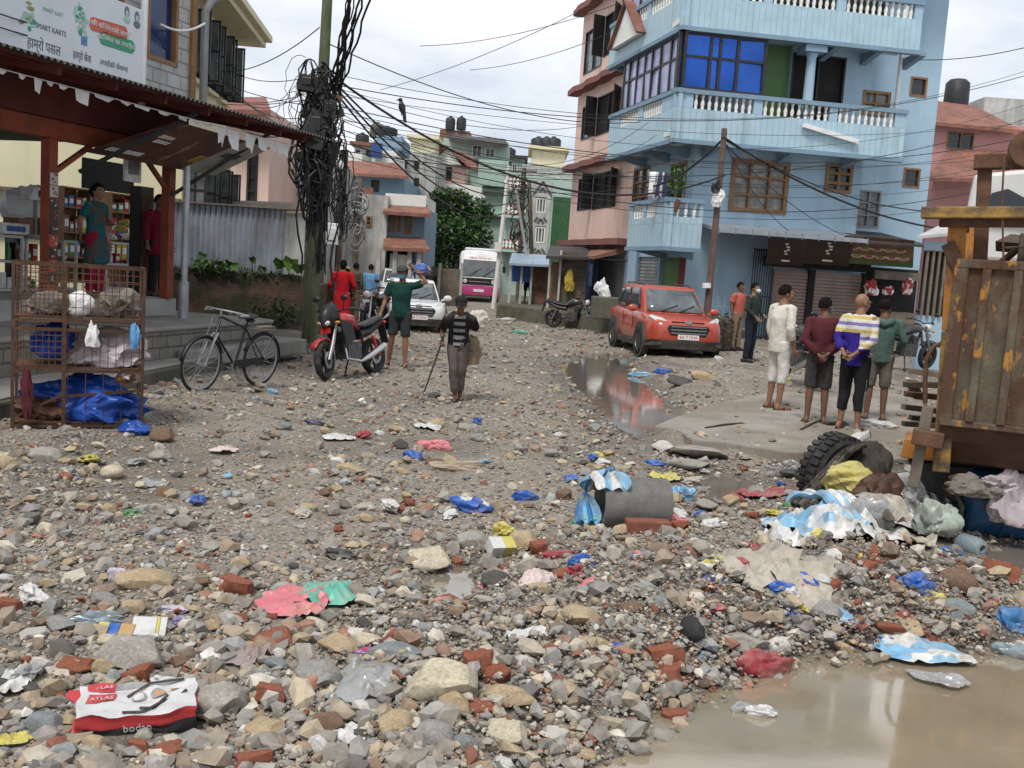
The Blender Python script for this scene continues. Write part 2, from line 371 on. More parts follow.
def build_ground():
    nt=560; ys=np.concatenate([np.linspace(-14,2.2,30),np.geomspace(2.3,120,470),np.geomspace(130,900,20)])
    t=np.linspace(-1,1,nt); t=np.sign(t)*np.abs(t)**1.35
    X=np.outer(np.maximum(ys,1.0)*.95+3.5,t); Y=np.repeat(ys[:,None],nt,1)
    Z=gz(X,Y)
    n,m=X.shape; v=np.stack([X,Y,Z],-1).reshape(-1,3)
    i=np.arange(n*m).reshape(n,m); q=np.stack([i[:-1,:-1],i[:-1,1:],i[1:,1:],i[1:,:-1]],-1).reshape(-1,4)
    me=bpy.data.meshes.new('ground'); mesh_np(me,v,q)
    wet=np.zeros(X.shape)
    for nm,P,zw,s in PUD:
        d=poly_sd(X,Y,P); wet=np.maximum(wet,sstep(-.9,.0,d+.5*fbm(X*2,Y*2,3,77))*sstep(zw+.11,zw+.02,Z))
    wet=np.clip(wet+.6*sstep(.06,.16,fbm(X*.7,Y*.5,4,91)),0,1)
    at=me.attributes.new('wet','FLOAT','POINT'); at.data.foreach_set('value',wet.ravel().astype(np.float32))
    me.polygons.foreach_set('use_smooth',[True]*len(me.polygons))
    o=bpy.data.objects.new('ground',me); COL.objects.link(o); o['kind']='structure'
    me.materials.append(ground_mat()); return o
def mesh_np(me,v,f):
    v=np.asarray(v,np.float32); f=np.asarray(f,np.int32); k=f.shape[1]
    me.vertices.add(len(v)); me.vertices.foreach_set('co',v.ravel())
    me.loops.add(f.size); me.loops.foreach_set('vertex_index',f.ravel())
    me.polygons.add(len(f)); me.polygons.foreach_set('loop_start',np.arange(0,f.size,k,dtype=np.int32))
    me.polygons.foreach_set("use_smooth",[False]*len(f)); me.update(calc_edges=True); me.validate()
def ground_mat():
    m=bpy.data.materials.new('gravelly_mud'); m.use_nodes=True; nt=m.node_tree;N=nt.nodes;L=nt.links; b=N['Principled BSDF']
    tc=N.new('ShaderNodeTexCoord'); src=tc.outputs['Object']
    def noise(s,d=6): n=N.new('ShaderNodeTexNoise'); n.inputs['Scale'].default_value=s; n.inputs['Detail'].default_value=d; n.inputs['Roughness'].default_value=.65; L.new(src,n.inputs['Vector']); return n.outputs['Fac']
    def vor(s): n=N.new('ShaderNodeTexVoronoi'); n.inputs['Scale'].default_value=s; L.new(src,n.inputs['Vector']); return n
    def ramp(f,stops):
        r=N.new('ShaderNodeValToRGB'); e=r.color_ramp.elements
        while len(e)<len(stops): e.new(.5)
        for q,(p,c) in zip(e,stops): q.position=p; q.color=(*c,1)
        L.new(f,r.inputs[0]); return r.outputs[0]
    def mix(f,a,c,mode='MIX'):
        x=N.new('ShaderNodeMix'); x.data_type='RGBA'; x.blend_type=mode
        for k,v in((0,f),(6,a),(7,c)):
            if isinstance(v,(float,int)): x.inputs[k].default_value=v
            elif isinstance(v,tuple): x.inputs[k].default_value=(*v,1)
            else: L.new(v,x.inputs[k])
        return x.outputs[2]
    mud=ramp(noise(1.3),[(.3,(.15,.125,.095)),(.5,(.225,.19,.147)),(.7,(.31,.265,.21))])
    v1=vor(38); v2=vor(14)
    sep=N.new('ShaderNodeSeparateColor'); L.new(v1.outputs['Color'],sep.inputs[0])
    peb=ramp(sep.outputs[0],[(0,(.09,.085,.08)),(.3,(.2,.185,.16)),(.55,(.27,.245,.2)),(.75,(.19,.195,.2)),(.88,(.36,.3,.23)),(.97,(.24,.11,.07)),(1,(.45,.42,.38))])
    pm=ramp(noise(5,5),[(.38,(0,0,0)),(.6,(1,1,1))])
    c=mix(pm,mud,peb)
    at=N.new('ShaderNodeAttribute'); at.attribute_name='wet'
    c=mix(at.outputs['Fac'],c,mix(1.0,c,(.55,.54,.52),'MULTIPLY'))
    L.new(c,b.inputs['Base Color'])
    rr=N.new('ShaderNodeMapRange'); rr.inputs[3].default_value=.92; rr.inputs[4].default_value=.42; L.new(at.outputs['Fac'],rr.inputs[0]); L.new(rr.outputs[0],b.inputs['Roughness'])
    b.inputs['Specular IOR Level'].default_value=.35
    bm=N.new('ShaderNodeBump'); bm.inputs['Strength'].default_value=.7; bm.inputs['Distance'].default_value=.012; bm.invert=True; L.new(v1.outputs['Distance'],bm.inputs['Height'])
    b2=N.new('ShaderNodeBump'); b2.inputs['Strength'].default_value=.5; b2.inputs['Distance'].default_value=.03; L.new(noise(22,8),b2.inputs['Height']); L.new(bm.outputs[0],b2.inputs['Normal'])
    L.new(b2.outputs[0],b.inputs['Normal']); return m
M_water=mat('muddy_water',(.25,.205,.14),.02,.16,1.5,.02,4,spec=1,coat=.6,stain=[((.34,.30,.23),.56,.72,(1.2,3,1),.5),((.13,.10,.065),.56,.75,(.8,1.6,1),.5)],bdist=.01)
M_waterg=mat('grey_muddy_water',(.19,.165,.13),.02,.12,1.5,.01,5,spec=1,coat=.6,bdist=.01)
GROUND=build_ground()
for nm,P,zw,s in PUD:
    cx=sum(p[0] for p in P)/len(P); cy=sum(p[1] for p in P)/len(P); q=[]
    for x,y in P:
        d=Vector((x-cx,y-cy)); L_=d.length; d*= (L_+.35)/L_; q.append((cx+d.x,cy+d.y))
    mb=MB(); mb.add([(x,y,zw) for x,y in q]+[(cx,cy,zw)],[(i,(i+1)%len(q),len(q)) for i in range(len(q))])
    tag(mb.build(nm,M_water if nm=='roadside_puddle' else M_waterg),kind='structure')
# ------------------------------------------------------------- loose stones
def ico(sub):
    b=bmesh.new(); bmesh.ops.create_icosphere(b,subdivisions=sub,radius=1); v=np.array([x.co[:] for x in b.verts]); f=np.array([[q.index for q in p.verts] for p in b.faces]); b.free(); return v,f
def stone_shape(seed,sub,cuts=9,rough=.06,rnd=.0,boxy=False,sharp=.55):
    rs=np.random.RandomState(seed); v,f=ico(sub); v=v.copy()
    if boxy:
        d=np.max(np.abs(v),1,keepdims=True); v=v/np.maximum(d,.6)*.8
    for i in range(cuts):
        n=rs.randn(3); n/=np.linalg.norm(n); o=rs.uniform(sharp,.86)+rnd
        d=v@n-o; v=v-np.where(d>0,d,0)[:,None]*n
    if rough and sub>=1:
        nn=np.array([mnoise.fractal(Vector(p*1.7+seed),1.0,2.0,3) for p in v]); v=v*(1+rough*nn[:,None]); v+=rs.randn(*v.shape)*rough*.12
    v/=np.abs(v).max(0); return v,f
PAL={'grey':[(.25,.24,.225),(.2,.195,.19),(.3,.29,.27),(.17,.165,.16)],'tan':[(.36,.28,.18),(.31,.25,.175),(.40,.33,.24)],'cream':[(.5,.455,.37),(.45,.42,.36)],
 'dark':[(.085,.082,.08),(.12,.11,.1)],'bluish':[(.2,.225,.235),(.26,.28,.28)],'brown':[(.19,.12,.08),(.23,.16,.11)],'brick':[(.27,.105,.065),(.22,.085,.055),(.30,.15,.10),(.19,.085,.06)],'white':[(.58,.57,.55)]}
PALW=[('grey',.42),('tan',.19),('cream',.13),('dark',.06),('bluish',.09),('brown',.08),('brick',.04),('white',.03)]
def pickcol(rs,n):
    nm=[a for a,b in PALW]; w=np.array([b for a,b in PALW]); w/=w.sum(); k=rs.choice(len(nm),n,p=w); out=np.zeros((n,3))
    for i in range(n):
        c=PAL[nm[k[i]]]; b_=np.array(c[rs.randint(len(c))])*rs.uniform(.9,1.4); u_=rs.uniform(.2,.75); out[i]=b_*(1-u_)+np.array((.23,.195,.15))*u_
    return out
def np_ground(px,py):
    a=(px-512)/FPX; b=(384-py)/FPX
    d=np.array(CF)[None]+np.array(CR)[None]*a[:,None]+np.array(CU)[None]*b[:,None]
    z=np.zeros(len(px))
    for i in range(5):
        k=(z-H)/d[:,2]; x=d[:,0]*k; y=d[:,1]*k; z=.5*z+.5*gz(x,y,False)
    k=(z-H)/d[:,2]; x=d[:,0]*k; y=d[:,1]*k; return x,y
NODISC=[]; NOSTONE=[] # polygons (world xy) that carry no loose stones, filled by the code below
def keep_mask(x,y):
    k=np.ones(len(x),bool)
    for P in NOSTONE: k&=poly_sd(x,y,P)<0
    for a,b,rx,ry in NODISC: k&=((x-a)/rx)**2+((y-b)/ry)**2>1
    return k
def stone_field(name,N,seed,szpx,szm,sub,col=None,flat=(.45,.85),nvar=16,zone=None,boxy=False,sink=.25,keepfn=None,ylo=318,yhi=900,lift=None):
    rs=np.random.RandomState(seed)
    px=rs.uniform(-140,1164,N*3); py=ylo+(yhi-ylo)*rs.uniform(0,1,N*3)
    hy=268+(px-512)*.0664; ok=py>hy+34; px,py=px[ok],py[ok]
    x,y=np_ground(px,py); ok=keep_mask(x,y)
    if keepfn is not None: ok&=keepfn(x,y,px,py,rs)
    x,y=x[ok][:N],y[ok][:N]; n=len(x); D=np.maximum(y,3)
    lo=np.maximum(szm[0],szpx*D/1000); u=rs.uniform(0,1,n); a=1.9
    hi=np.maximum(szm[1],lo*1.6); s=(lo**-a+u*(hi**-a-lo**-a))**(-1/a)
    zs=gz(x,y); wl=np.full(n,9.)
    S=np.stack([s*.5*rs.uniform(.75,1.25,n),s*.5*rs.uniform(.6,1.0,n),s*.5*rs.uniform(*flat,n)],1)
    ya=rs.uniform(0,2*PI,n); tx=rs.normal(0,.28,n); ty=rs.normal(0,.28,n)
    c,q=np.cos,np.sin; o1=np.ones(n); z0=np.zeros(n)
    Rz=np.stack([c(ya),-q(ya),z0,q(ya),c(ya),z0,z0,z0,o1],1).reshape(-1,3,3)
    Rx=np.stack([o1,z0,z0,z0,c(tx),-q(tx),z0,q(tx),c(tx)],1).reshape(-1,3,3)
    Ry=np.stack([c(ty),z0,q(ty),z0,o1,z0,-q(ty),z0,c(ty)],1).reshape(-1,3,3)
    Rt=Rz@Rx@Ry; cols=pickcol(rs,n) if col is None else np.array(col)[rs.randint(len(col),size=n)]*rs.uniform(.75,1.25,n)[:,None]
    P=np.stack([x,y,zs+S[:,2]*(1-2*sink)],1)
    if lift is not None: P[:,2]+=rs.uniform(0,1,n)*lift(x,y)
    V=[];F=[];Cc=[];b=0; var=rs.randint(nvar,size=n)
    for k in range(nvar):
        v,f=stone_shape(seed*100+k,sub,cuts=7 if sub else 3,rough=.08 if sub else 0,boxy=boxy,sharp=.30 if sub else .55)
        if sub==0: v=v+np.random.RandomState(k+seed).randn(*v.shape)*.13
        i=np.where(var==k)[0]
        w=np.einsum('nij,nvj->nvi',Rt[i],v[None]*S[i][:,None])+P[i][:,None]
        V.append(w.reshape(-1,3)); F.append((f[None]+(np.arange(len(i))*len(v))[:,None,None]+b).reshape(-1,3)); b+=len(i)*len(v)
        Cc.append(np.repeat(cols[i],len(v),0))
    V=np.concatenate(V);F=np.concatenate(F);Cc=np.concatenate(Cc)
    me=bpy.data.meshes.new(name); mesh_np(me,V,F)
    at=me.attributes.new('col','FLOAT_COLOR','POINT'); at.data.foreach_set('color',np.concatenate([Cc,np.ones((len(Cc),1))],1).astype(np.float32).ravel())
    o=bpy.data.objects.new(name,me); COL.objects.link(o); return o
M_rubble=mat('rubble_stone',(1,1,1),.85,.22,18,.35,70,attr='col',spec=.3,bdist=.01)
# ------------------------------------------------------------- shared builders
def text_mesh(name,body,size,Mx,m,parent=None,ext=.004,align='CENTER',sx=1.0):
    cu=bpy.data.curves.new(name,'FONT'); cu.body=body; cu.size=size; cu.align_x=align; cu.align_y='CENTER'; cu.extrude=ext; cu.resolution_u=2
    to=bpy.data.objects.new(name+'_curve',cu); COL.objects.link(to)
    dg=bpy.context.evaluated_depsgraph_get(); me=bpy.data.meshes.new_from_object(to.evaluated_get(dg)); bpy.data.objects.remove(to)
    T=Mx@Matrix.Diagonal((sx,1,1,1))
    if parent is not None: T=_root_m(parent).inverted()@T
    me.transform(T); me.materials.clear(); me.materials.append(m); me.name=name
    o=bpy.data.objects.new(name,me); COL.objects.link(o)
    if parent is not None: o.parent=parent
    return o
def textM(M,u,w,z,rot=0):
    """text plane on a facade frame: text x along -u? seen from outside"""
    U=Vector((M[0][0],M[1][0],0)); Nn=Vector((M[0][1],M[1][1],0)); P=M@Vector((u,w,z)); Zv=Vector((0,0,1))
    X=Zv.cross(Nn).normalized()
    c,s=math.cos(rot),math.sin(rot); X2=X*c+Zv*s; Y2=Zv*c-X*s
    return Matrix(((X2.x,Y2.x,Nn.x,P.x),(X2.y,Y2.y,Nn.y,P.y),(X2.z,Y2.z,Nn.z,P.z),(0,0,0,1)))
def corr(mb,M,u0,u1,a,b,pitch=.076,amp=.012,mi=0,n=6):
    """corrugated sheet: ridges run from a=(w,z) to b=(w,z)"""
    N=int((u1-u0)/pitch*n); d=Vector((b[0]-a[0],b[1]-a[1])).normalized(); nn=Vector((-d.y,d.x)); vs=[]
    for i in range(N+1):
        u=u0+(u1-u0)*i/N; o=amp*math.sin(2*PI*(u-u0)/pitch)
        vs+=[M@Vector((u,a[0]+nn.x*o,a[1]+nn.y*o)),M@Vector((u,b[0]+nn.x*o,b[1]+nn.y*o))]
    mb.add(vs,[(2*i,2*i+1,2*i+3,2*i+2) for i in range(N)],mi)
def window(M,r,parent,fm,gm,cols=2,rows=1,w=0.0,dep=.10,fw=.06,mw=.04,name='window',sill=None,panes=True,proud=.02):
    a,b,c,d=r; f=MB(M); t=.06
    f.bb((a,w-dep,c),(b,w+proud,c+fw)); f.bb((a,w-dep,d-fw),(b,w+proud,d)); f.bb((a,w-dep,c+fw),(a+fw,w+proud,d-fw)); f.bb((b-fw,w-dep,c+fw),(b,w+proud,d-fw))
    for i in range(1,cols):
        x=a+(b-a)*i/cols; f.bb((x-mw/2,w-dep+.01,c+fw),(x+mw/2,w+proud-.01,d-fw))
    for j in range(1,rows):
        z=c+(d-c)*j/rows; f.bb((a+fw,w-dep+.015,z-mw/2),(b-fw,w+proud-.015,z+mw/2))
    fo=f.build(name,fm,parent)
    g=MB(M); g.bb((a+fw*.5,w-dep+.0,c+fw*.5),(b-fw*.5,w-dep+.03,d-fw*.5)); g.build('pane',gm,fo)
    if sill:
        s=MB(M); s.bb((a-.08,w-.02,c-.09),(b+.08,w+.12,c-.003)); s.build('sill',sill,fo)
    return fo
def leafcloud(mb,c,r,n,s,mis=(0,),seed=0,up=.3):
    rs=random.Random(seed)
    for i in range(n):
        while True:
            p=Vector((rs.uniform(-1,1),rs.uniform(-1,1),rs.uniform(-1,1)))
            if .25<p.length<1: break
        p=Vector((c[0]+p.x*r[0],c[1]+p.y*r[1],c[2]+p.z*r[2])); q=s*rs.uniform(.6,1.5)
        e=Euler((rs.gauss(0,.7),rs.gauss(0,.7),rs.uniform(0,6.28))).to_matrix(); a,b=q,q*.45
        mb.add([p+e@Vector((-a*.5,0,0)),p+e@Vector((0,-b*.5,-b*.15)),p+e@Vector((a*.5,0,-a*.1)),p+e@Vector((0,b*.5,-b*.15))],[(0,1,2,3)],rs.choice(mis))
def sag(a,b,s,n=14):
    a,b=Vector(a),Vector(b); return [a.lerp(b,t/n)-Vector((0,0,s*4*(t/n)*(1-t/n))) for t in range(n+1)]
def crumple(name,m,loc,size,seed,kind='bag',rz=0,parent=None,res=22,amp=.28,thick=False,two=None,smooth=True):
    """crumpled sheet or bag: a puckered soft shape with sharp creases; sheets follow the ground under them"""
    rs=random.Random(seed); off=Vector((seed*3.1%50,seed*1.7%50,seed*.9%50)); vs=[];fs=[]; sx,sy,sz=size; nz=mnoise.noise
    if kind=='sheet':
        n=max(res,22); c_,s_=math.cos(rz),math.sin(rz)
        for i in range(n+1):
            for j in range(n+1):
                x,y=i/n*2-1,j/n*2-1; r_=max(abs(x),abs(y),1e-6); f_=max(1,math.hypot(x,y)/r_)**-.7; x*=f_; y*=f_; e=1+.30*nz(Vector((math.cos(math.atan2(y,x))*1.3+seed,math.sin(math.atan2(y,x))*1.3,0)))
                a=abs(nz(Vector((x*1.5,y*1.5,0))+off)); b=abs(nz(Vector((x*3.2,y*3.2,3))+off)); d=nz(Vector((x*.9,y*.9,9))+off)
                z=.55+.55*d-.9*a-.5*b-.25*max(abs(x),abs(y))**3; g=1+.10*nz(Vector((x*3,y*3,7))+off)
                vs.append((x*e*g*sx/2,y*e*g*sy/2,max(z,.08)*sz*1.25+.018))
        V=np.array(vs); gx=loc[0]+V[:,0]*c_-V[:,1]*s_; gy=loc[1]+V[:,0]*s_+V[:,1]*c_; dz=gsurf(gx,gy)-loc[2]; V[:,2]+=dz; vs=[tuple(v) for v in V]
        fs=[(i*(n+1)+j,(i+1)*(n+1)+j,(i+1)*(n+1)+j+1,i*(n+1)+j+1) for i in range(n) for j in range(n)]
    else:
        v,f=ico(5 if max(sx,sy)>.45 else 4)
        Q=Euler((rs.uniform(0,3),rs.uniform(0,3),rs.uniform(0,3))).to_matrix()
        for p in v:
            P=Vector(p); T=Q@P; c=nz(P*1.0+off); a=abs(nz(Vector((T.x*.8,T.y*2.3,T.z*1.2))+off)); b=abs(nz(Vector((T.y*1.4,T.z*4.2,T.x*2))+off)); d=abs(nz(P*6+off))
            k=1+amp*(1.5*c+1.7*(.22-a)+1.0*(.2-b)+.32*(.2-d))
            q=Vector((P.x*k*sx/2,P.y*k*sy/2,P.z*k*sz/2+sz*.38))
            if q.z<0: q.z*=.12
            vs.append(q)
        fs=[tuple(q) for q in f]
    mb=MB(); mi=None
    mb.add(vs,fs)
    if two:
        mb.m=[1 if (mnoise.noise(Vector(vs[f[0]])*(2.2/max(sx,sy))+off)>.05) else 0 for f in fs]
    o=mb.build(name,[m,two] if two else m,parent,smooth=2 if smooth else False,fixn=(kind!='sheet'))
    o.data.set_sharp_from_angle(angle=R(38))
    if parent is None: o.location=loc; o.rotation_euler=(0,0,rz)
    return o
# ------------------------------------------------------------- left side: shop, steps, fence
_P=atZ(172,299,1.03); LS=frame((_P.x,_P.y,0),(.31,.95),(.95,-.31))
lw=lambda u,w,z=0: LS@Vector((u,w,z))
def lpoly(pts): return [tuple(lw(u,w).xy) for u,w in pts]
mb=MB(); mb.slab([(-9,7.0),(-5.2,7.0),(-4.75,9.0),(-4.42,12.1),(-4.1,15.3),(-3.82,18.3),(-3.95,19.4),(-4.5,20.6),(-12,20.6)],-.3,.30)
o=mb.build('footpath',M_concdk,bevel=.03); o['kind']='structure'
mb=MB(); mb.slab([(-4.80,9.03),(-4.47,12.1),(-4.15,15.3),(-3.87,18.3),(-4.9,18.3),(-5.6,12),(-5.6,9.03)],.30,.325); o=mb.build('footpath_paving',M_step,bevel=.01); o['kind']='structure'
TERR=lpoly([(-9,1.5),(-4,1.38),(1.2,1.03),(1.35,.7),(1.1,-2.5),(-9,-2.5)])
mb=MB(); mb.slab(TERR,-.1,.70); mb.build('terrace',mat('block_paving',(.20,.19,.165),.9,.2,4,.25,30,brick=((.09,.085,.07),.4,.16,(.17,.16,.14)),stain=[((.07,.075,.05),.45,.75,(1.5,1.5,2),.6)])); 
t=thing('shop_terrace','grey block faced terrace with worn slab in front of the red timber shop','terrace',lw(0,1,0))
bpy.data.objects['terrace'].parent=t; bpy.data.objects['terrace'].data.transform(WM[t.name].inverted()); bpy.data.objects['terrace'].name='block_base'
mb=MB(); mb.slab(lpoly([(-9,1.53),(-4,1.41),(1.22,1.06),(1.38,.7),(1.13,-2.5),(-9,-2.5)]),.70,.76); mb.build('slab',M_step,t,bevel=.02)
mb=MB(); mb.slab(lpoly([(-1.5,1.42),(1.75,1.38),(1.85,1.12),(1.2,1.06),(-1.5,1.25)]),.2,.44); mb.build('low_step',M_step,t,bevel=.02)
t=thing('shop_floor','raised pale concrete floor under the red shop posts','floor',lw(-2,-.1,0))
mb=MB(); mb.slab(lpoly([(-9,-.08),(.22,-.08),(.22,-6),(-9,-6)]),.76,1.03); mb.build('floor_block',mat('pale_concrete',(.34,.335,.32),.85,.12,2,.12,30,stain=[((.14,.13,.12),.5,.8,(1,1,2),.6)]),t,bevel=.02)
# --- shop frame and roof
t=thing('timber_shop','open fronted red timber shop with dark corrugated roof on the left','shop',lw(-2,-1,1.03))
for u,h in((0,3.12),(-2.42,3.12),(-4.35,3.12),(-6.9,3.12)):
    mb=MB(LS); mb.bb((u-.075,-.19,1.03),(u+.075,-.04,h)); mb.build('post',M_orange,t,bevel=.01)
mb=MB(LS); mb.bb((-9,-.20,3.12),(.12,-.02,3.36)); mb.build('front_beam',M_orange,t,bevel=.01)
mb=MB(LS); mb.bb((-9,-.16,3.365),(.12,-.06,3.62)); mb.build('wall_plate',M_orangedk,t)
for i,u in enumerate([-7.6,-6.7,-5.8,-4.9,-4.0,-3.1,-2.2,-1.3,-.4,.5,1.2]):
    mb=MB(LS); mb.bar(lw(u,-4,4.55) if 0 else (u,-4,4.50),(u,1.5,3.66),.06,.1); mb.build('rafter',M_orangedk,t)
mb=MB(LS)
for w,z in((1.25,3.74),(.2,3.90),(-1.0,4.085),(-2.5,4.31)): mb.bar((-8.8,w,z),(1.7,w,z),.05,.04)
mb.build('purlin',M_orangedk,t)
mb=MB(); corr(mb,LS,-9,1.78,(1.75,3.70),(-4.2,4.615),.09,.018); mb.build('roof',M_tindk,t)
o=t.children[-1]; m_=o.modifiers.new('th','SOLIDIFY'); m_.thickness=.012
mb=MB(LS)   # underside boards
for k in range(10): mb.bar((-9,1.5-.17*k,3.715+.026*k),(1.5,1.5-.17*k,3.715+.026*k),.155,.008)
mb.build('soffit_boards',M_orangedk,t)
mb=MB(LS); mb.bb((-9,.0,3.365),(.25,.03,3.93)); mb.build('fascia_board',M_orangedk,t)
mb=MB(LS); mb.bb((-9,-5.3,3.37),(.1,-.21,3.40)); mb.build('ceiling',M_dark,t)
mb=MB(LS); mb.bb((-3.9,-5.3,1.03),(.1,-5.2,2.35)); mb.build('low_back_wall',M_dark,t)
for u0,w0,z0,u1,w1,z1 in((-1.9,-.1,2.75,-1.35,1.35,3.64),(-.02,-.02,2.62,.55,1.3,3.66)):
    mb=MB(LS); mb.bar((u0,w0,z0),(u1,w1,z1),.05,.05); mb.build('strut',M_frameblk,t)
mb=MB(LS); mb.bar((-2.35,-.1,2.7),(-1.7,-.1,3.12),.06,.06); mb.build('knee_brace',M_orange,t); mb=MB(LS); mb.bar((-.08,-.1,2.7),(-.6,-.1,3.12),.06,.06); mb.build('knee_brace',M_orange,t)
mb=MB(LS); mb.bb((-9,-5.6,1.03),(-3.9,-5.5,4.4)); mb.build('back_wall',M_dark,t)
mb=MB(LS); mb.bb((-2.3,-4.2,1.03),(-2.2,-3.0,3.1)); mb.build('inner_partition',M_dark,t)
# bunting along the eave
t=thing('bunting','torn white plastic bunting hanging along the shop eave','bunting',lw(-2,1.2,3.5))
rs=random.Random(4); u=-7.6
while u<.95:
    L_=rs.uniform(.10,.34); h=rs.choice([.05,.06,.07,.2,.26]) if u>-1.2 else rs.choice([.045,.05,.05,.06,.16])
    if u>-.9: h=rs.uniform(.13,.3)
    z=3.55; d=rs.uniform(-.02,.03); mb=MB(LS)
    mb.add([(u,1.30,z),(u+L_,1.30,z-.01),(u+L_*rs.uniform(.6,.95),1.30+d,z-h),(u+L_*rs.uniform(.3,.5),1.31+d,z-h*rs.uniform(.7,1.1)),(u+L_*.05,1.31,z-h*rs.uniform(.4,.9))],[(0,1,2,3,4)]); mb.build('pennant',M_plwhite,t,fixn=False); u+=L_+rs.uniform(.01,.16)
mb=MB(LS); mb.tube([(-7.7,1.31,3.555),(1.2,1.31,3.545)],.006,4); mb.build('string',M_plwhite,t)
# hanging banner under the eave
t=thing('hanging_banner','brown printed banner slung under the eave with a pale right end','banner',lw(-.6,1,3.4))
p=[(-1.50,1.15,3.50),(.85,1.10,3.46),(.55,.30,2.98),(-1.95,.02,3.02)]
M_bann=mat('brown_banner_print',(.10,.045,.03),.5,.3,3,.03,stain=[((.26,.20,.13),.6,.66,(1.2,5,5),.8),((.24,.06,.02),.62,.68,(2.5,4,4),.7)]); M_bannp=mat('pale_banner_print',(.30,.29,.27),.6,.2,4,.03)
def onb(s,v,off=0):
    a=Vector(p[0]).lerp(Vector(p[1]),s); b=Vector(p[3]).lerp(Vector(p[2]),s); q=a.lerp(b,v); return q+Vector((0,.25,-.9)).normalized()*off*-1
def bpatch(mb,s0,s1,v0,v1,off,mi=0):
    mb.add([onb(s0,v0,off),onb(s1,v0,off),onb(s1,v1,off),onb(s0,v1,off),onb(s0,v0,off-.008),onb(s1,v0,off-.008),onb(s1,v1,off-.008),onb(s0,v1,off-.008)],[(0,1,2,3),(7,6,5,4),(0,4,5,1),(1,5,6,2),(2,6,7,3),(3,7,4,0)],mi)
mb=MB(LS); bpatch(mb,0,.70,0,1,0,0); bpatch(mb,.70,1,0,1,0,1); mb.build('cloth',[M_bann,M_bannp],t)
mb=MB(LS)
for s,v in((.12,.30),(.16,.42)): 
    for k in range(4): bpatch(mb,s+.03*k,s+.03*k+.02,v,v+.07,-.012)
mb.build('lettering',M_paper,t); mb=MB(LS)
for k in range(9): bpatch(mb,.05+.028*k,.05+.028*k+.018,.78,.86,-.012)
mb.build('lettering',M_paper,t); mb=MB(LS)
for k in range(4): bpatch(mb,.76+.04*k,.76+.04*k+.025,.35,.48,-.012)
mb.build('dark_lettering',mat('banner_dark_ink',(.07,.06,.05),.6,.1,5,0),t); mb=MB(LS); bpatch(mb,.62,.68,.55,.75,-.012); mb.build('gold_mark',mat('banner_gold_ink',(.30,.20,.06),.6,.1,5,0),t)
# steel pipe post
t=thing('steel_pipe_post','grey steel pipe post with thicker foot beside the red post','post',lw(-.12,.30,.76))
mb=MB(LS); mb.tube([(-.12,.30,.75),(-.12,.30,1.32)],.075,12); mb.build('pipe_foot',M_steel,t,smooth=True)
mb=MB(LS); mb.tube([(-.12,.30,1.32),(-.12,.30,3.45)],.05,12); mb.build('pipe',M_steel,t,smooth=True)
# poster strip wound on the second post
t=thing('poster_strip','strip of small red and black printed posters on the shop post','poster',lw(-2.42,-.03,1.1))
mb=MB(LS); rs=random.Random(3); z=1.25
pm=[mat('poster_black',(.025,.02,.02),.5,.1,9,0),mat('poster_red',(.36,.05,.03),.5,.2,9,0),mat('poster_pale',(.42,.38,.36),.5,.25,14,0)]
for k in range(9):
    h=.16; mb.bb((-2.49,-.037,z),(-2.35,-.03,z+h-.01),[0,1,0,1,0,0,0,2,2][k])
    for j in range(5): 
        a,b=rs.uniform(-2.48,-2.38),rs.uniform(.02,.12); mb.bb((a,-.0345,z+b),(a+.03,-.027,z+b+.025),[1,2,1,0,2,1,2,1,0][(k+j)%9])
    z+=h
mb.build('posters',pm,t)
# storey above the shop
t=thing('shop_upper_storey','upper storey with blue glass and pale brick parapet above the tin roof','building',lw(-3,-.5,4.2))
r=frect(LS,147,-30,178,63,-.02); hl=[r,(-3.6,-1.2,4.7,7.2)]
mb=MB(LS); wall_holes(mb,-9,.28,3.85,7.6,hl,-.02,.2); mb.bb((-9,-5,3.85),(.279,-4.9,7.6)); mb.bb((.20,-4.9,3.85),(.277,-.25,7.6)); mb.build('wall',M_brickw,t)
window(LS,r,t,M_framebrn,mat('dusky_blue_glass',(.012,.025,.075),.08,.4,1.5,0,spec=.6),1,1,-.02); window(LS,hl[1],t,M_framebrn,bpy.data.materials['dusky_blue_glass'],2,1,-.02)
mb=MB(LS); mb.bb((.285,-.3,3.85),(.40,.03,7.6)); mb.build('corner_board',M_framebrn,t)
mb=MB(LS); mb.tube([(.52,.08,3.9),(.52,.08,5.45),(.62,.10,5.62),(2.9,.35,7.3)],.06,10); mb.build('drain_pipe',M_framegrey,t,smooth=True)
mb=MB(LS); mb.tube([(-.95,.12,2.3+1.5),(-.9,.12,8)],.05,8); mb.build('white_pipe',M_plwhite,t,smooth=True)
mb=MB(LS); mb.tube(sag((-.55,.1,5.0),(.5,.1,5.28),.1),.018,6); mb.build('white_hose',M_plwhite,t,smooth=True)
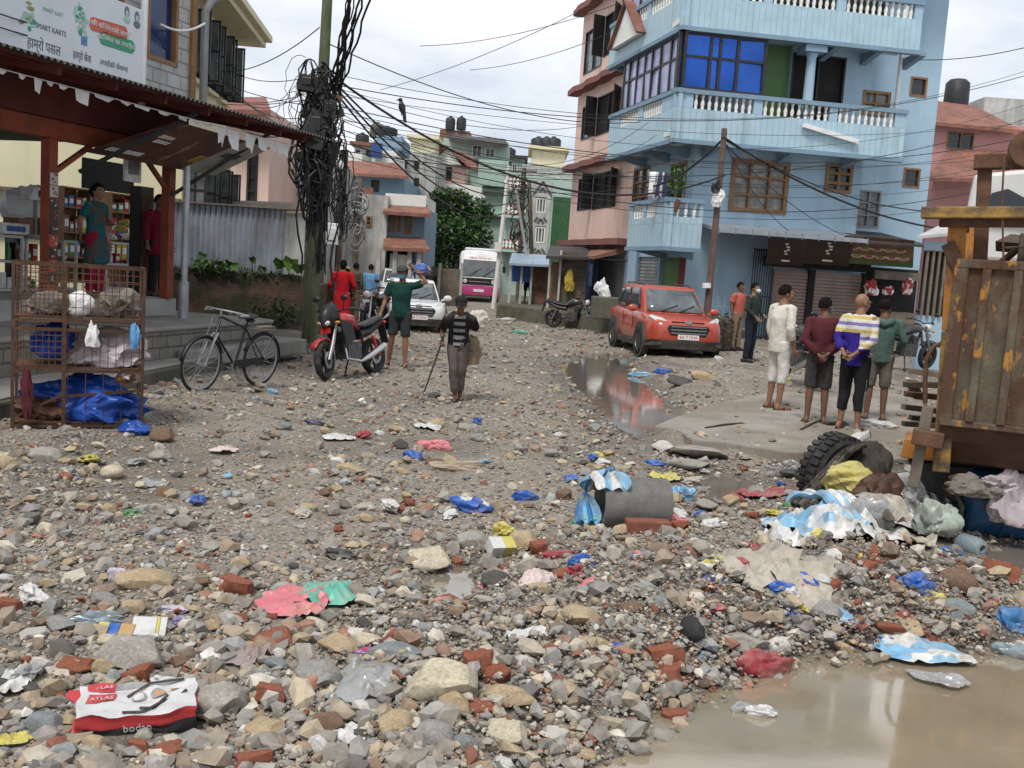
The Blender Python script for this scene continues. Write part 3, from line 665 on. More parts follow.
# signboard
t=thing('shop_signboard','large white printed signboard standing on the dark tin roof','signboard',lw(-3,.45,3.95))
w=.55; u1=fpt(LS,143,45,w)[0]; z0=3.93; z1=fpt(LS,142,10,w)[1]; u0=fpt(LS,-6,10,w)[0]-.05
mb=MB(LS); mb.bb((u0,w-.05,z0),(u1,w,z1)); mb.build('board',mat('white_sign_print',(.60,.64,.68),.4,.06,2,0),t,bevel=.006)
for u in(u0+.3,u1-.3):
    for a_,b_ in(((u,w-.08,z0+.1),(u,w-.7,z0)),((u,w-.08,z1-.2),(u,w-.7,z0+.2))): mb=MB(LS); mb.bar(a_,b_,.04); mb.build('brace',M_framegrey,t)
ink=mat('grey_sign_ink',(.13,.13,.16),.5,.1,5,0); inkr=mat('red_sign_ink',(.50,.11,.07),.5,.1,5,0); inkg=mat('green_sign_ink',(.04,.27,.15),.5,.1,5,0); inkb=mat('blue_sign_ink',(.1,.2,.4),.5,.1,5,0); inko=mat('olive_sign_ink',(.25,.27,.10),.5,.1,5,0); inkl=mat('pale_green_sign_ink',(.35,.48,.42),.5,.1,5,0)
def sp(px,py): return fpt(LS,px,py,w)
def stext(px,py,body,size,m,sx=1,name='lettering'):
    u,z=sp(px,py); return text_mesh(name,body,size,textM(LS,u,w+.003,z),m,t,.002,sx=sx)
for px,py,b,s,m,sx in((44,47,'हाम्रो पसल',.17,ink,.72),(82,57,'हाम्रो सेवा',.13,ink,.62),(114,66,'तपाईंको सेवामा',.09,ink,1.05),(53,12,'SMART KART',.07,inkl,.8),(51,30,'SMART KARTS',.09,ink,.85)): stext(px,py,b,s,m,sx)
mb=MB(LS)
def rpill(px0,py0,px1,py1,mi):
    (a,b),(c,d)=sp(px0,py0),sp(px1,py1); h=.085; q=[]
    for k in range(9): an=-PI/2+PI*k/8; q.append((c+h*.8*math.cos(an),d+h*math.sin(an)))
    for k in range(9): an=PI/2+PI*k/8; q.append((a+h*.8*math.cos(an),b+h*math.sin(an)))
    mb.prism(q,w+.001,w+.006,mi)
rpill(93,24,124,33,0); rpill(103,38,131,47,1)
mb.build('pill_panel',[inkr,inkg],t)
for px,py,b in((108,28.5,'साथी किनमेलको लागि'),(117,42.5,'किनमेल घर तपाईंको')):
    u,z=sp(px,py); text_mesh('lettering',b,.085,textM(LS,u,w+.009,z),M_paper,t,.002,sx=1.15)
mb=MB(LS); rs=random.Random(8)
for i in range(26):
    px,py=28+rs.gauss(0,3.8),17+rs.gauss(0,4.6); u,z=sp(px,py); mb.ball((u,w+.002,z),(.05*rs.uniform(.5,1.3),.004,.03*rs.uniform(.5,1.3)),6,rs.choice([0,0,1,1,2,2,3]))
for i in range(30):
    k=rs.random(); px,py=78+k*6+rs.gauss(0,2.2),3+k*34+rs.gauss(0,2); u,z=sp(px,py); mb.ball((u,w+.002,z),(.035*rs.uniform(.4,1.3),.004,.035*rs.uniform(.5,1.5)),6,rs.choice([0,3,3,2]))
IK=[inkg,inko,inkl,inkl,inkb,ink]; mb.build('emblem',IK,t); mb=MB(LS); u,z=sp(84,41); mb.bb((u-.05,w,z-.05),(u+.05,w+.006,z+.05),4); mb.build('blue_mark',IK,t)
for px,py in((127,12),(137,17)):
    mb=MB(LS); u,z=sp(px,py); mb.ball((u,w+.002,z),(.05,.005,.075),10,5); mb.ball((u,w+.004,z-.02),(.032,.006,.045),10,2); mb.ball((u,w+.003,z-.1),(.07,.004,.05),8,3 if px<130 else 5); mb.build('portrait',IK,t)
# shop goods
M_case=mat('white_case_frame',(.5,.5,.5),.45,.1,5,0); M_clear=mat('case_glass',(.10,.11,.11),.08,.3,3,0,spec=.5)
ci=0
for (px0,px1,pt,pb),w_,lab in(((-30,24,236,300),-1.55,'display case at the far left of the counter'),((26,47,238,300),-1.6,'display case just left of the postered post'),((63,78,241,300),-1.8,'display case between postered post and woman'),((106,130,243,300),-1.9,'display case right of the woman in teal')):
    u0,_=fpt(LS,px0,270,w_); u1,zt=fpt(LS,px1,pt,w_)
    t=thing('display_case',lab,'display case',lw((u0+u1)/2,w_,1.03),group='shop display cases'); h=.035
    mb=MB(LS)
    for z in(1.04,1.45,zt-h): mb.bb((u0,w_-.45,z),(u1,w_,z+h))
    for u in(u0,u1-h,): mb.bb((u,w_-h,1.04),(u+h,w_+.002,zt))
    mb.build('frame',M_case,t)
    mb=MB(LS); mb.bb((u0+h,w_-.43,1.09),(u1-h,w_-.41,zt-h)); mb.build('back_panel',M_glassdk,t)
    rs=random.Random(px0+99)
    for k in range(int((u1-u0)/.13)):
        for z in(1.077,1.487):
            if rs.random()<.85:
                u=u0+.08+k*.13; cm=rs.choice(['plain_white_goods','red_goods','blue_goods','yellow_goods','brown_goods','green_goods'])
                if cm not in MATS: mat(cm,dict(plain_white_goods=(.6,.6,.58),red_goods=(.35,.03,.03),blue_goods=(.04,.10,.3),yellow_goods=(.45,.33,.05),brown_goods=(.18,.09,.05),green_goods=(.06,.2,.08))[cm],.5,.2,12,.02)
                col=cm.split('_')[-2]; hh=rs.uniform(.12,.27)
                if rs.random()<.5:
                    mb=MB(LS@Matrix.Translation((u,w_-.2,z))); mb.lathe([(.001,0),(.035,.003),(.037,hh*.6),(.018,hh*.8),(.016,hh),(.001,hh)],8)
                    o=mb.build('bottle',MATS[cm],loc=tuple(lw(u,w_-.2,z)),smooth=True); tag(o,'small '+cm.split('_')[-2]+' bottle inside the '+lab,'bottle',cm.split('_')[-2]+' bottles in the '+lab)
                else:
                    mb=MB(LS@Matrix.Translation((u,w_-.2,z))); mb.bb((-.05,-.04,0),(.05,.04,hh)); mb.bb((-.04,.041,hh*.3),(.04,.043,hh*.7),1)
                    o=mb.build('packet',[MATS[cm],M_paper],loc=tuple(lw(u,w_-.2,z)),bevel=.006); tag(o,'small '+cm.split('_')[-2]+' packet inside the '+lab,'packet',cm.split('_')[-2]+' packets in the '+lab)
def shopbox(name,lab,cat,px,py,w_,size,m,kind='box',m2=None,group=None):
    u,z=fpt(LS,px,py,w_); P=lw(u,w_,z)
    if kind=='sack': o=crumple(name,m,P,size,int(px*7+py),'bag',amp=.2,res=16); tag(o,lab,cat,group); return o
    mb=MB(Matrix.Translation(P)@Matrix.Rotation(math.atan2(.95,.31),4,'Z')); a,b,c=size
    mb.bb((-a/2,-b/2,0),(a/2,b/2,c)); mb.bb((-a*.35,-b/2-.003,c*.25),(a*.35,-b/2+.01,c*.75),1)
    o=mb.build(name,[m,m2 or M_paper],loc=P,bevel=.01); return tag(o,lab,cat,group)
G=MATS
for a in ['plain_white_goods','red_goods','blue_goods','yellow_goods','brown_goods','green_goods']:
    if a not in G: mat(a,dict(plain_white_goods=(.6,.6,.58),red_goods=(.35,.03,.03),blue_goods=(.04,.10,.3),yellow_goods=(.45,.33,.05),brown_goods=(.18,.09,.05),green_goods=(.06,.2,.08))[a],.5,.2,12,.02)
shopbox('carton','brown carton on the counter left of the weighing scale','carton',19,236,-1.75,(.3,.3,.26),G['brown_goods'],m2=G['brown_goods'])
shopbox('carton','dark brown carton on the counter right of the weighing scale','carton',41,238,-1.9,(.35,.3,.30),M_framebrn,m2=M_framebrn)
shopbox('rice_sack','white rice sack slumped behind the weighing scale','sack',27,230,-2.5,(.8,.5,.75),M_plwhite,'sack')
shopbox('parcel','white and blue striped parcel lying on the left counter','parcel',8,234,-1.7,(.5,.3,.16),G['plain_white_goods'],m2=G['blue_goods'])
for i,(px,py,m,c) in enumerate([(110,240,'plain_white_goods','white'),(116,241,'brown_goods','brown'),(121,232,'yellow_goods','yellow'),(127,240,'plain_white_goods','white'),(125,226,'yellow_goods','yellow'),(109,226,'brown_goods','tan')]):
    shopbox('snack_packet',['white snack packet nearest the woman on the right counter','brown snack packet between the two white ones on the counter','yellow snack packet lower in the heap right of the woman','white snack packet at the right end of the counter','yellow snack packet on top of the counter heap','tan snack packet hung up behind the woman'][i],'packet',px,py,-1.95-.05*(i%2),(.22,.16,.13),G[m],'sack',group='snack packets beside the woman')
t=thing('weighing_scale','pale shop weighing scale on the left counter','scale',lw(*(fpt(LS,35,238,-1.6)[0],-1.6),fpt(LS,35,238,-1.6)[1]))
u,z=fpt(LS,35,238,-1.6); mb=MB(LS@Matrix.Translation((u,-1.6,z))); mb.bb((-.2,-.15,0),(.2,.15,.05)); mb.bb((-.02,-.02,.05),(.02,.02,.55)); mb.build('base',M_framegrey,t)
mb=MB(LS@Matrix.Translation((u,-1.6,z))); mb.prism([(-.22,.55),(.22,.55),(.15,.74),(-.12,.74)],-.1,.1); mb.build('display_head',G['plain_white_goods'],t)
mb=MB(LS@Matrix.Translation((u,-1.6,z))); mb.bb((-.05,.101,.60),(.08,.106,.69)); mb.build('screen',M_black,t)
o=shopbox('sachet_strip','strip of grey sachets hanging from the shop beam','sachets',132,182,-.35,(.35,.05,.42),G['plain_white_goods'],m2=M_framegrey)
uc_=fpt(LS,141,240,-1.0)[0]; mb=MB(LS@Matrix.Translation((uc_,-1.0,1.03))); mb.bb((-.16,-.1,0),(.16,.1,1.72)); mb.bb((-.13,.101,.2),(.13,.105,1.6),1)
tag(mb.build('shop_cabinet',[M_black,M_rust],loc=tuple(lw(uc_,-1.0,1.03))),'tall dark cabinet standing at the right side of the shop','cabinet')
for i,(px0,px1) in enumerate(((64,90),(112,136))):
    w_=-3.6; u0=fpt(LS,px0,220,w_)[0]; u1=fpt(LS,px1,220,w_)[0]; t=thing('goods_shelf',['dark wooden goods shelf behind the postered post','dark wooden goods shelf behind the counter packets'][i],'shelf',lw((u0+u1)/2,w_,1.03)); 
    mb=MB(LS)
    for z in(1.05,1.5,1.95,2.4,2.75): mb.bb((u0,w_-.3,z),(u1,w_,z+.03))
    for u in(u0-.03,u1): mb.bb((u,w_-.3,1.04),(u+.03,w_+.002,2.78))
    mb.bb((u0,w_-.34,1.04),(u1,w_-.31,2.78)); mb.build('shelving',M_framebrn,t)
    if i==1: mb=MB(LS); mb.bb((u0-.6,w_-.2,2.8),(u1+.1,w_-.15,3.36)); mb.build('upper_board',M_dark,t)
    rs=random.Random(i+40)
    for z in(1.533,1.983,2.433):
        u=u0+.06
        while u<u1-.1:
            cm=rs.choice(['plain_white_goods','red_goods','blue_goods','yellow_goods','brown_goods','green_goods']); a_=rs.uniform(.08,.16); hh=rs.uniform(.14,.32); mb=MB(LS@Matrix.Translation((u+a_/2,w_-.14,z))); mb.bb((-a_/2,-.08,0),(a_/2,.08,hh)); mb.bb((-a_*.35,.081,hh*.3),(a_*.35,.083,hh*.75),1)
            o=mb.build('packet',[MATS[cm],M_paper if cm!='plain_white_goods' else MATS['blue_goods']],loc=tuple(lw(u+a_/2,w_-.14,z)),bevel=.006); c_=cm.split('_')[-2]; tag(o,'%s packet standing on the goods shelf %s'%(c_,['behind the postered post','behind the counter packets'][i]),'packet','%s packets on the goods shelf %s'%(c_,['behind the postered post','behind the counter packets'][i])); u+=a_+rs.uniform(.01,.05)
# --- brick wall, tin fence
Yw=20.5; x0,x1=-8.5,atY(300,300,Yw).x
t=thing('mossy_brick_wall','low dark mossy brick wall under the tin fence','wall',(-6,Yw,.3))
mb=MB(); mb.bb((x0,Yw,.1),(x1,Yw+.3,1.42)); mb.bb((x1-.25,Yw+.3,.1),(x1,Yw+4,1.2)); mb.build('brickwork',M_brick,t,bevel=.02)
mb=MB(); leafcloud(mb,((x0+x1)/2+.5,Yw+.05,1.35),(1.9,.12,.16),500,.1,seed=3); leafcloud(mb,(-4.9,Yw-.12,.6),(.7,.2,.35),260,.09,seed=4); mb.build('moss_growth',M_leafdk,t)
t=thing('tin_fence','grey corrugated tin fence on top of the mossy brick wall','fence',(-6,Yw,1.42))
FM=frame((0,Yw+.12,0),(1,0),(0,-1)); xs=atY(284,240,Yw).x
mb=MB(); corr(mb,FM,x0,xs,(0,1.40),(0,2.72),.11,.02); mb.build('sheets',M_tin,t)
mb=MB(); mb.bb((xs+.01,Yw+.08,1.38),(x1+.02,Yw+.13,2.62)); mb.build('pale_sheet',M_concold,t)
mb=MB(); mb.bb((x0,Yw+.16,2.45),(x1,Yw+.22,2.52)); mb.bb((x0,Yw-.0,2.725),(x1+.1,Yw+.3,2.755)); mb.build('rail',M_woodgrey,t)
t=thing('taro_plant','bright broad leaved plant growing over the mossy wall','plant',(atY(235,270,Yw).x,Yw-.05,1.42))
rs=random.Random(2)
for i in range(9):
    bx=atY(205+i*12+rs.uniform(-4,4),268,Yw-.1); big=i in(6,7,8); s=.17 if big else .10; h=rs.uniform(.1,.32)
    mb=MB(); tip=Vector((bx.x+rs.uniform(-.1,.1),Yw-.2,1.42+h)); mb.tube([(bx.x,Yw-.02,1.4),tip],.008,5,1)
    e=Euler((rs.uniform(-1.3,-.6),rs.uniform(-.5,.5),rs.uniform(-.6,.6))).to_matrix()
    mb.add([tip+e@Vector(q)*s for q in((0,0,0),(-.8,-.25,0),(-.9,.6,-.05),(0,1.6,-.3),(.9,.6,-.05),(.8,-.25,0),(0,.5,.1))],[(0,1,6),(1,2,6),(2,3,6),(3,4,6),(4,5,6),(5,0,6)],0); mb.build('leaf',[M_leaflt,M_leafdk],t,fixn=False)
for i in range(5):
    mb=MB(); bx=atY(196+i*7,262,Yw-.1); leafcloud(mb,(bx.x,Yw-.1,1.5),(.12,.08,.14),22,.13,seed=50+i); mb.build('leaf_tuft',M_leaflt,t)
# --- cream house
cx=atY(224,190,25.0).x; cu=Vector((-.09,1,0)).normalized(); CM=frame((cx+.09*4.2,20.8,0),(-.09,1),(1,.09))
t=thing('cream_house','cream painted house with open grille windows and moulded sills','building',(cx,22,.3))
Lc=4.25; rects=[frect(CM,193,140,200,166,0)]
wn=[]
for zz in(2.35,5.35):
    for u in(.25,1.75,3.05): wn.append((u,u+.95,zz,zz+1.35))
mb=MB(CM); wall_holes(mb,0,Lc,.1,9.2,wn,0,.15); mb.add([(0,0,.1),(0,-9,.1),(0,-9,9.2),(0,0,9.2),(Lc,0,.1),(Lc,-9,.1),(Lc,-9,9.2),(Lc,0,9.2)],[(0,1,2,3),(4,5,6,7),(3,2,6,7)]); mb.build('wall',M_cream,t)
for r in wn:
    f=window(CM,r,t,M_frameblk,M_glassgrey,2,3,0,.12,sill=M_cream)
    mb=MB(CM); mb.bb((r[0]-.12,0,r[3]+.05),(r[1]+.12,.14,r[3]+.2)); mb.build('lintel',M_cream,f)
    for k in(0,1):
        mb=MB(CM); u=r[0] if k==0 else r[1]; q=.42
        for a in(0,1,2): z=r[2]+.05+(r[3]-r[2]-.1)*a/2; mb.bar((u,.03,z),(u,q,z),.04)
        for a in(.03,q/2,q): mb.bar((u,a,r[2]+.03),(u,a,r[3]-.03),.04)
        mb.build('open_casement',M_frameblk,f); g=MB(CM); g.bb((u-.006,.05,r[2]+.06),(u+.006,q-.03,r[3]-.06)); g.build('casement_pane',M_glassgrey,f)
for z in(4.1,7.0):
    mb=MB(CM); mb.bb((-.02,.003,z-.32),(Lc+.02,.14,z-.15)); mb.build('moulding',M_cream,t)
mb=MB(CM); mb.bb((-.6,-9.3,7.0),(Lc+.55,.95,7.16)); mb.bb((-.55,.003,6.86),(Lc+.5,.8,6.998)); mb.build('roof_slab',M_cream,t,bevel=.02)
mb=MB(CM); mb.bb((-.2,-9,2.72),(0,.0,2.80)); mb.bb((-.12,-9,1.9),(0,0,1.97)); mb.build('side_ledge',M_woodgrey,t)
# ------------------------------------------------------------- blue and pink buildings on the right
B2=atY(673,129,28.5); uF=Vector((.988,.155,0)).normalized(); nF=Vector((uF.y,-uF.x,0)); uL=Vector((-.24,.971,0)).normalized(); nL=Vector((-uL.y,uL.x,0))
Wc=Vector((B2.x,B2.y,0))-1.1*(nF+nL)
FF=frame((Wc.x,Wc.y,0),uF,nF); FL=frame((Wc.x,Wc.y,0),uL,nL)
Z1,Z2,Z3=3.05,6.05,9.1
uM=fpt(FF,861,180)[0]; uE=fpt(FF,936,120,-1.2)[0]; LEN=5.0
t=thing('blue_building','tall pale blue corner building with balustraded balconies and blue glass sunroom','building',(Wc.x,Wc.y,.2)); TB=t
big=frect(FF,730,160,788,213); mid=frect(FF,825,164,852,193)
f2a=frect(FF,862,91,890,116); door2=(frect(FF,790,64,844,110)[0],frect(FF,790,64,844,110)[1],Z2+.02,Z3-.45); green=(frect(FF,762,56,790,105)[0],frect(FF,762,56,790,105)[1],Z2+.02,Z3-.25)
mb=MB(FF); wall_holes(mb,0,uM,-.3,12.6,[big,mid,f2a,door2,green,(1.0,5.5,Z3+.3,Z3+2.4)],0,.18)
wall_holes(mb,uM,uE,-.3,12.6,[frect(FF,857,190,880,228,-1.2),frect(FF,903,168,920,188,-1.2),frect(FF,910,77,927,97,-1.2)],-1.2,.18)
mb.add([(uM,0,-.3),(uM,-1.2,-.3),(uM,-1.2,12.6),(uM,0,12.6)],[(0,1,2,3)]); mb.add([(uE,-1.2,-.3),(uE,-8,-.3),(uE,-8,12.6),(uE,-1.2,12.6)],[(0,1,2,3)])
mb.M=FL
lh=[frect(FL,627,168,649,212),frect(FL,670,163,686,204),(.6,4.2,Z2+.1,Z2+2.4),frect(FL,636,262,656,330),frect(FL,657,262,683,330)]
lh[3]=(lh[3][0],lh[3][1],.1,2.5); lh[4]=(lh[4][0],lh[4][1],.1,2.5)
wall_holes(mb,0,LEN,-.3,12.6,lh,0,.18)
mb.build('wall',M_blue,t)
mb=MB(FF); mb.bb((-.0,-8,12.6),(uE+.2,.5,12.8)); mb.build('roof_slab',M_bluedk,t)
# windows of the front
window(FF,big,t,M_framebrn,M_curtain,3,3,0,.1,.12,.06,proud=.05); window(FF,mid,t,M_framebrn,M_glassdk,2,3,0,.1,.09,.08,proud=.05)
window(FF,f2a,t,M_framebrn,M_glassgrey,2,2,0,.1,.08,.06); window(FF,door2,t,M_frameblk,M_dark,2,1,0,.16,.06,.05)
window(FF,frect(FF,857,190,880,228,-1.2),t,M_framegrey,M_glassgrey,2,3,-1.2,.1,.06,.05); window(FF,frect(FF,903,168,920,188,-1.2),t,M_framebrn,M_glassdk,1,1,-1.2,.1,.06); window(FF,frect(FF,910,77,927,97,-1.2),t,M_framebrn,M_glassdk,1,1,-1.2,.1,.06)
window(FF,(1.0,5.5,Z3+.3,Z3+2.4),t,M_frameblk,M_dark,4,1,0,.1)
mb=MB(FF); a,b,c,d=green; mb.bb((a,-.19,c),(b,-.16,d)); mb.bb((a-.05,.0,c),(a,.02,d)); mb.build('green_room_wall',M_greendk,t)
window(FL,lh[0],t,M_framebrn,M_glassgrey,3,3,0,.1,.07,.05); window(FL,lh[1],t,M_framebrn,M_glassdk,2,2,0,.1,.08,.06)
mb=MB(FL); a,b,c,d=lh[3]; mb.bb((a,-.12,c),(b,-.09,d)); 
for k in range(22): mb.bb((a,-.09,c+.11*k),(b,-.065,c+.11*k+.06))
mb.build('roller_shutter',M_shut,t)
mb=MB(FL); a,b,c,d=lh[4]; m=(a+b)/2; mb.bb((a,-.14,c),(m-.3,-.10,d)); mb.build('red_door',M_reddoor,t); mb=MB(FL); mb.bb((m-.3,-.17,c),(b,-.15,d)); mb.build('green_door_panel',M_greendk,t)
mb=MB(FL); mb.bb((lh[3][1]+.0,-.1,.1),(lh[4][0] if lh[4][0]>lh[3][1] else lh[3][1]+.1,.06,2.7)); mb.build('door_pillar',M_bluedk,t)
# balconies: floor slab, solid fascia with tiles, balusters, top rail
M_tilefas=mat('blue_tile_fascia',(.36,.50,.57),.5,.08,3,.1,20,brick=((.28,.40,.47),.20,1.6,(.35,.49,.56)),stain=[((.10,.15,.14),.55,.8,(1.5,1.5,.25),.6)])
def balcony(M,u0,u1,z,w,parts,parent,flip=False,name='balcony',rail_h=.95,fh=.55,ends=True):
    """parts: list of (ua,ub) stretches with balusters"""
    mb=MB(M); mb.bb((u0,w-.12,z-.3),(u1,w,z+fh)); fo=mb.build(name+'_fascia',M_tilefas,parent)
    mb=MB(M); mb.bb((u0-.02,w-.17,z+rail_h),(u1+.02,w+.05,z+rail_h+.12)); mb.build(name+'_rail',M_bluedk,parent); mb=MB(M); mb.bb((u0-.02,w-.14,z-.42),(u1+.02,w+.06,z-.302)); mb.build(name+'_skirting',M_bluedk,parent)
    xs=[u0]+[q for p in parts for q in p]+[u1]
    for i in range(0,len(xs),2):
        if xs[i+1]-xs[i]>.03: mb=MB(M); mb.bb((xs[i],w-.12,z+fh+.002),(xs[i+1],w,z+rail_h-.002)); mb.build(name+'_pier',M_blue,parent)
    h=rail_h-fh
    for a,b in parts:
        n=max(2,int((b-a)/.19))
        for k in range(n):
            u=a+(b-a)*(k+.5)/n; mb=MB(M@Matrix.Translation((u,w-.06,z+fh+.002)))
            mb.lathe([(.05,0),(.055,.03),(.035,.06),(.06,h*.35),(.055,h*.45),(.03,h*.72),(.05,h*.9),(.055,h-.004)],8); mb.build('baluster',M_white,parent,smooth=True)
uB2=fpt(FF,905,135,1.1)[0]
balcony(FF,-1.1,uB2,Z2,1.1,[(-.55,fpt(FF,754,105,1.1)[0]),(fpt(FF,763,105,1.1)[0],fpt(FF,830,112,1.1)[0]),(fpt(FF,838,112,1.1)[0],uB2-.35)],t)
balcony(FF,-1.1,uB2+.15,Z3,1.1,[(-.5,fpt(FF,764,8,1.1)[0]),(fpt(FF,772,10,1.1)[0],fpt(FF,836,18,1.1)[0]),(fpt(FF,845,18,1.1)[0],uB2-.1)],t)
balcony(FL,-1.098,4.8,Z2,1.1,[(.15,1.7),(2.1,3.8)],t); balcony(FL,-1.098,5.4,Z3,1.1,[(.0,1.7),(2.0,3.0),(3.4,4.9)],t)
balcony(FL,-1.098,2.2,Z1,1.1,[(-.2,.75),(1.0,1.9)],t); balcony(FF,-1.1,.02,Z1,1.1,[(-.85,-.1)],t)
mb=MB(FF)
for z,ue in((Z2,uB2),(Z3,uB2+.15)): mb.bb((-1.08,-.17,z-.2),(ue-.02,.96,z-.05))
mb.M=FL
for z,ue in((Z1,2.2),(Z2,4.8),(Z3,5.4)): mb.bb((-.15,0,z-.195),(ue-.02,.95,z-.055))
mb.build('balcony_floor',M_white,t)
for M,us,z in((FF,[.3,2.6,4.6],Z2),(FF,[3.6,4.9,6.2],Z3),(FL,[.5,2.0,4.0],Z2),(FL,[-.4,1.6],Z1),(FL,[.2,5.0],Z3)):
    for u in us: mb=MB(M); mb.prism([(0,-.62),(0,-.31),(1.05,-.31),(1.05,-.42)],-.09,.09,M=M.inverted()@M@Matrix(((0,1,0,u),(1,0,0,0),(0,0,1,z),(0,0,0,1)))); mb.build('bracket',M_bluedk,t)
mb=MB(FL); mb.prism([(-1.3,Z3+.1),(1.3,Z3+.1),(0,Z3+1.25)],1.15,1.3,M=Matrix.Translation((3.3,0,0))); mb.build('gable_ornament',M_white,t)
mb=MB(FL); mb.bar((1.95,1.25,Z3+.1),(3.3,1.25,Z3+1.33),.35,.06); mb.build('gable_tiles',M_tile,t); mb=MB(FL); mb.bar((4.65,1.25,Z3+.1),(3.3,1.25,Z3+1.33),.35,.06); mb.build('gable_tiles',M_tile,t)
# column
u=fpt(FF,810,90,.9)[0]; mb=MB(FF@Matrix.Translation((u,.8,Z2+.55))); mb.lathe([(.2,0),(.16,.1),(.15,.2),(.13,1.75),(.15,1.8),(.22,2.05),(.26,2.2),(.26,2.4)],14); mb.build('column',M_blue,t,smooth=True)
mb=MB(FF); mb.bb((u-.32,.45,Z2+2.42 if 0 else Z3-.62),(u+.32,1.1,Z3-.43)); mb.build('column_cap',M_bluedk,t)
mb=MB(FF); mb.tube([(fpt(FF,903,50,.2)[0],.15,12.4),(fpt(FF,903,50,.2)[0],.15,Z3),(fpt(FF,896,110,.2)[0],.15,Z2)],.06,8); mb.build('drain_pipe',M_plwhite,t,smooth=True)
mb=MB(FF); p=fpt(FF,803,125,1.2); q=fpt(FF,858,142,1.2); mb.bar((p[0],1.2,p[1]),(q[0],1.2,q[1]),.1,.12); mb.build('gutter',M_plwhite,t)
# sunroom
u1=fpt(FF,763,80,1.0)[0]; z0,z1=Z2+1.08,Z3-.43
def sun(M,a,b,cols,gm,w=1.04):
    f=MB(M); us=[a+(b-a)*c for c in cols]
    for k,u in enumerate(us): f.bb((u-.045,w-.08,z0),(u+.045,w,z1))
    for z in(z0,z0+(z1-z0)*.56,z1-.07): f.bb((min(a,b),w-.07,z),(max(a,b),w-.01,z+.07))
    o=f.build('sunroom_frame',M_frameblk,TB); rs_=random.Random(int(b*10)); zz_=[z0,z0+(z1-z0)*.56,z1]
    for k in range(len(us)-1):
        for j in(0,1):
            g=MB(M); x0_,x1_=sorted(us[k:k+2]); ta,tb=rs_.uniform(-.02,.02),rs_.uniform(-.02,.02); q_=[(x0_,w-.045-ta-tb,zz_[j]),(x1_,w-.045+ta-tb,zz_[j]),(x1_,w-.045+ta+tb,zz_[j+1]),(x0_,w-.045-ta+tb,zz_[j+1])]
            g.add(q_+[(x,y-.01,z) for x,y,z in q_],[(0,1,2,3),(7,6,5,4),(0,4,5,1),(1,5,6,2),(2,6,7,3),(3,7,4,0)]); g.build('pane',gm,o)
sun(FF,-1.03,u1,[0,.36,.47,.68,1],M_glassblue); sun(FL,-1.02,3.9,[0,.1,.2,.36,.5,.62,.76,.9,1],M_glasspale)
M0=z0,z1
z0,z1=Z3+1.08,Z3+2.6; sun(FL,-.3,5.0,[0,.12,.25,.4,.52,.68,.82,1],M_glasspale,.9)
# laundry, plants
for i,(px,c,lab) in enumerate([(657,M_plwhite,'pale pink laundry hung on the small blue balcony'),(664,mat('navy_cloth',(.04,.05,.10),.9,.2,5,.1),'dark laundry hung beside pale laundry on the blue balcony')]):
    p=atY(px,172,29.2); mb=MB(); n=8
    for a in range(n+1):
        for b in range(n+1): mb.v.append((p.x-.2+.42*a/n,p.y+.05*math.sin(a*1.5+b*.3),p.z-.75*b/n*(1-.12*math.sin(a*1.3))))
    mb.f=[(a*(n+1)+b,a*(n+1)+b+1,(a+1)*(n+1)+b+1,(a+1)*(n+1)+b) for a in range(n) for b in range(n)]; mb.m=[0]*len(mb.f)
    o=mb.build('laundry',c,loc=p,smooth=True,fixn=False); o.modifiers.new('s','SOLIDIFY').thickness=.02; tag(o,lab,'laundry')
p=atPlane(676,190,Wc+nL*.9,nL); t=thing('potted_plant','leafy potted plant behind the small first floor balcony balusters','plant',p)
mb=MB(); leafcloud(mb,(p.x,p.y,p.z+.25),(.25,.25,.5),160,.16,(0,1),5); mb.build('foliage',[M_leaf,M_leaflt],t,fixn=False); mb=MB(Matrix.Translation((p.x,p.y,p.z-.6))); mb.lathe([(.1,0),(.17,.3),(.18,.32)],10); mb.build('pot',M_tile,t)
for i,px in enumerate((832,856,880)):
    q=FF@Vector((fpt(FF,px,8,1.0)[0],.95,Z3+1.1)); t=thing('balcony_plant',['dry brown potted plant on the top balcony rail, left of three','green potted plant in the middle of the top balcony rail','green potted plant at the right end of the top balcony rail'][i],'plant',q,group='plants on the top balcony')
    mb=MB(); leafcloud(mb,(q.x,q.y,q.z+.3),(.45,.3,.32),230,.14,(0,1),70+i); mb.build('foliage',[M_leafdk if i else M_woodgrey,M_leaf if i else M_tile],t,fixn=False); mb=MB(Matrix.Translation((q.x,q.y,q.z-.03))); mb.lathe([(.14,0),(.2,.2),(.21,.22)],10); mb.build('pot',M_tile,t)
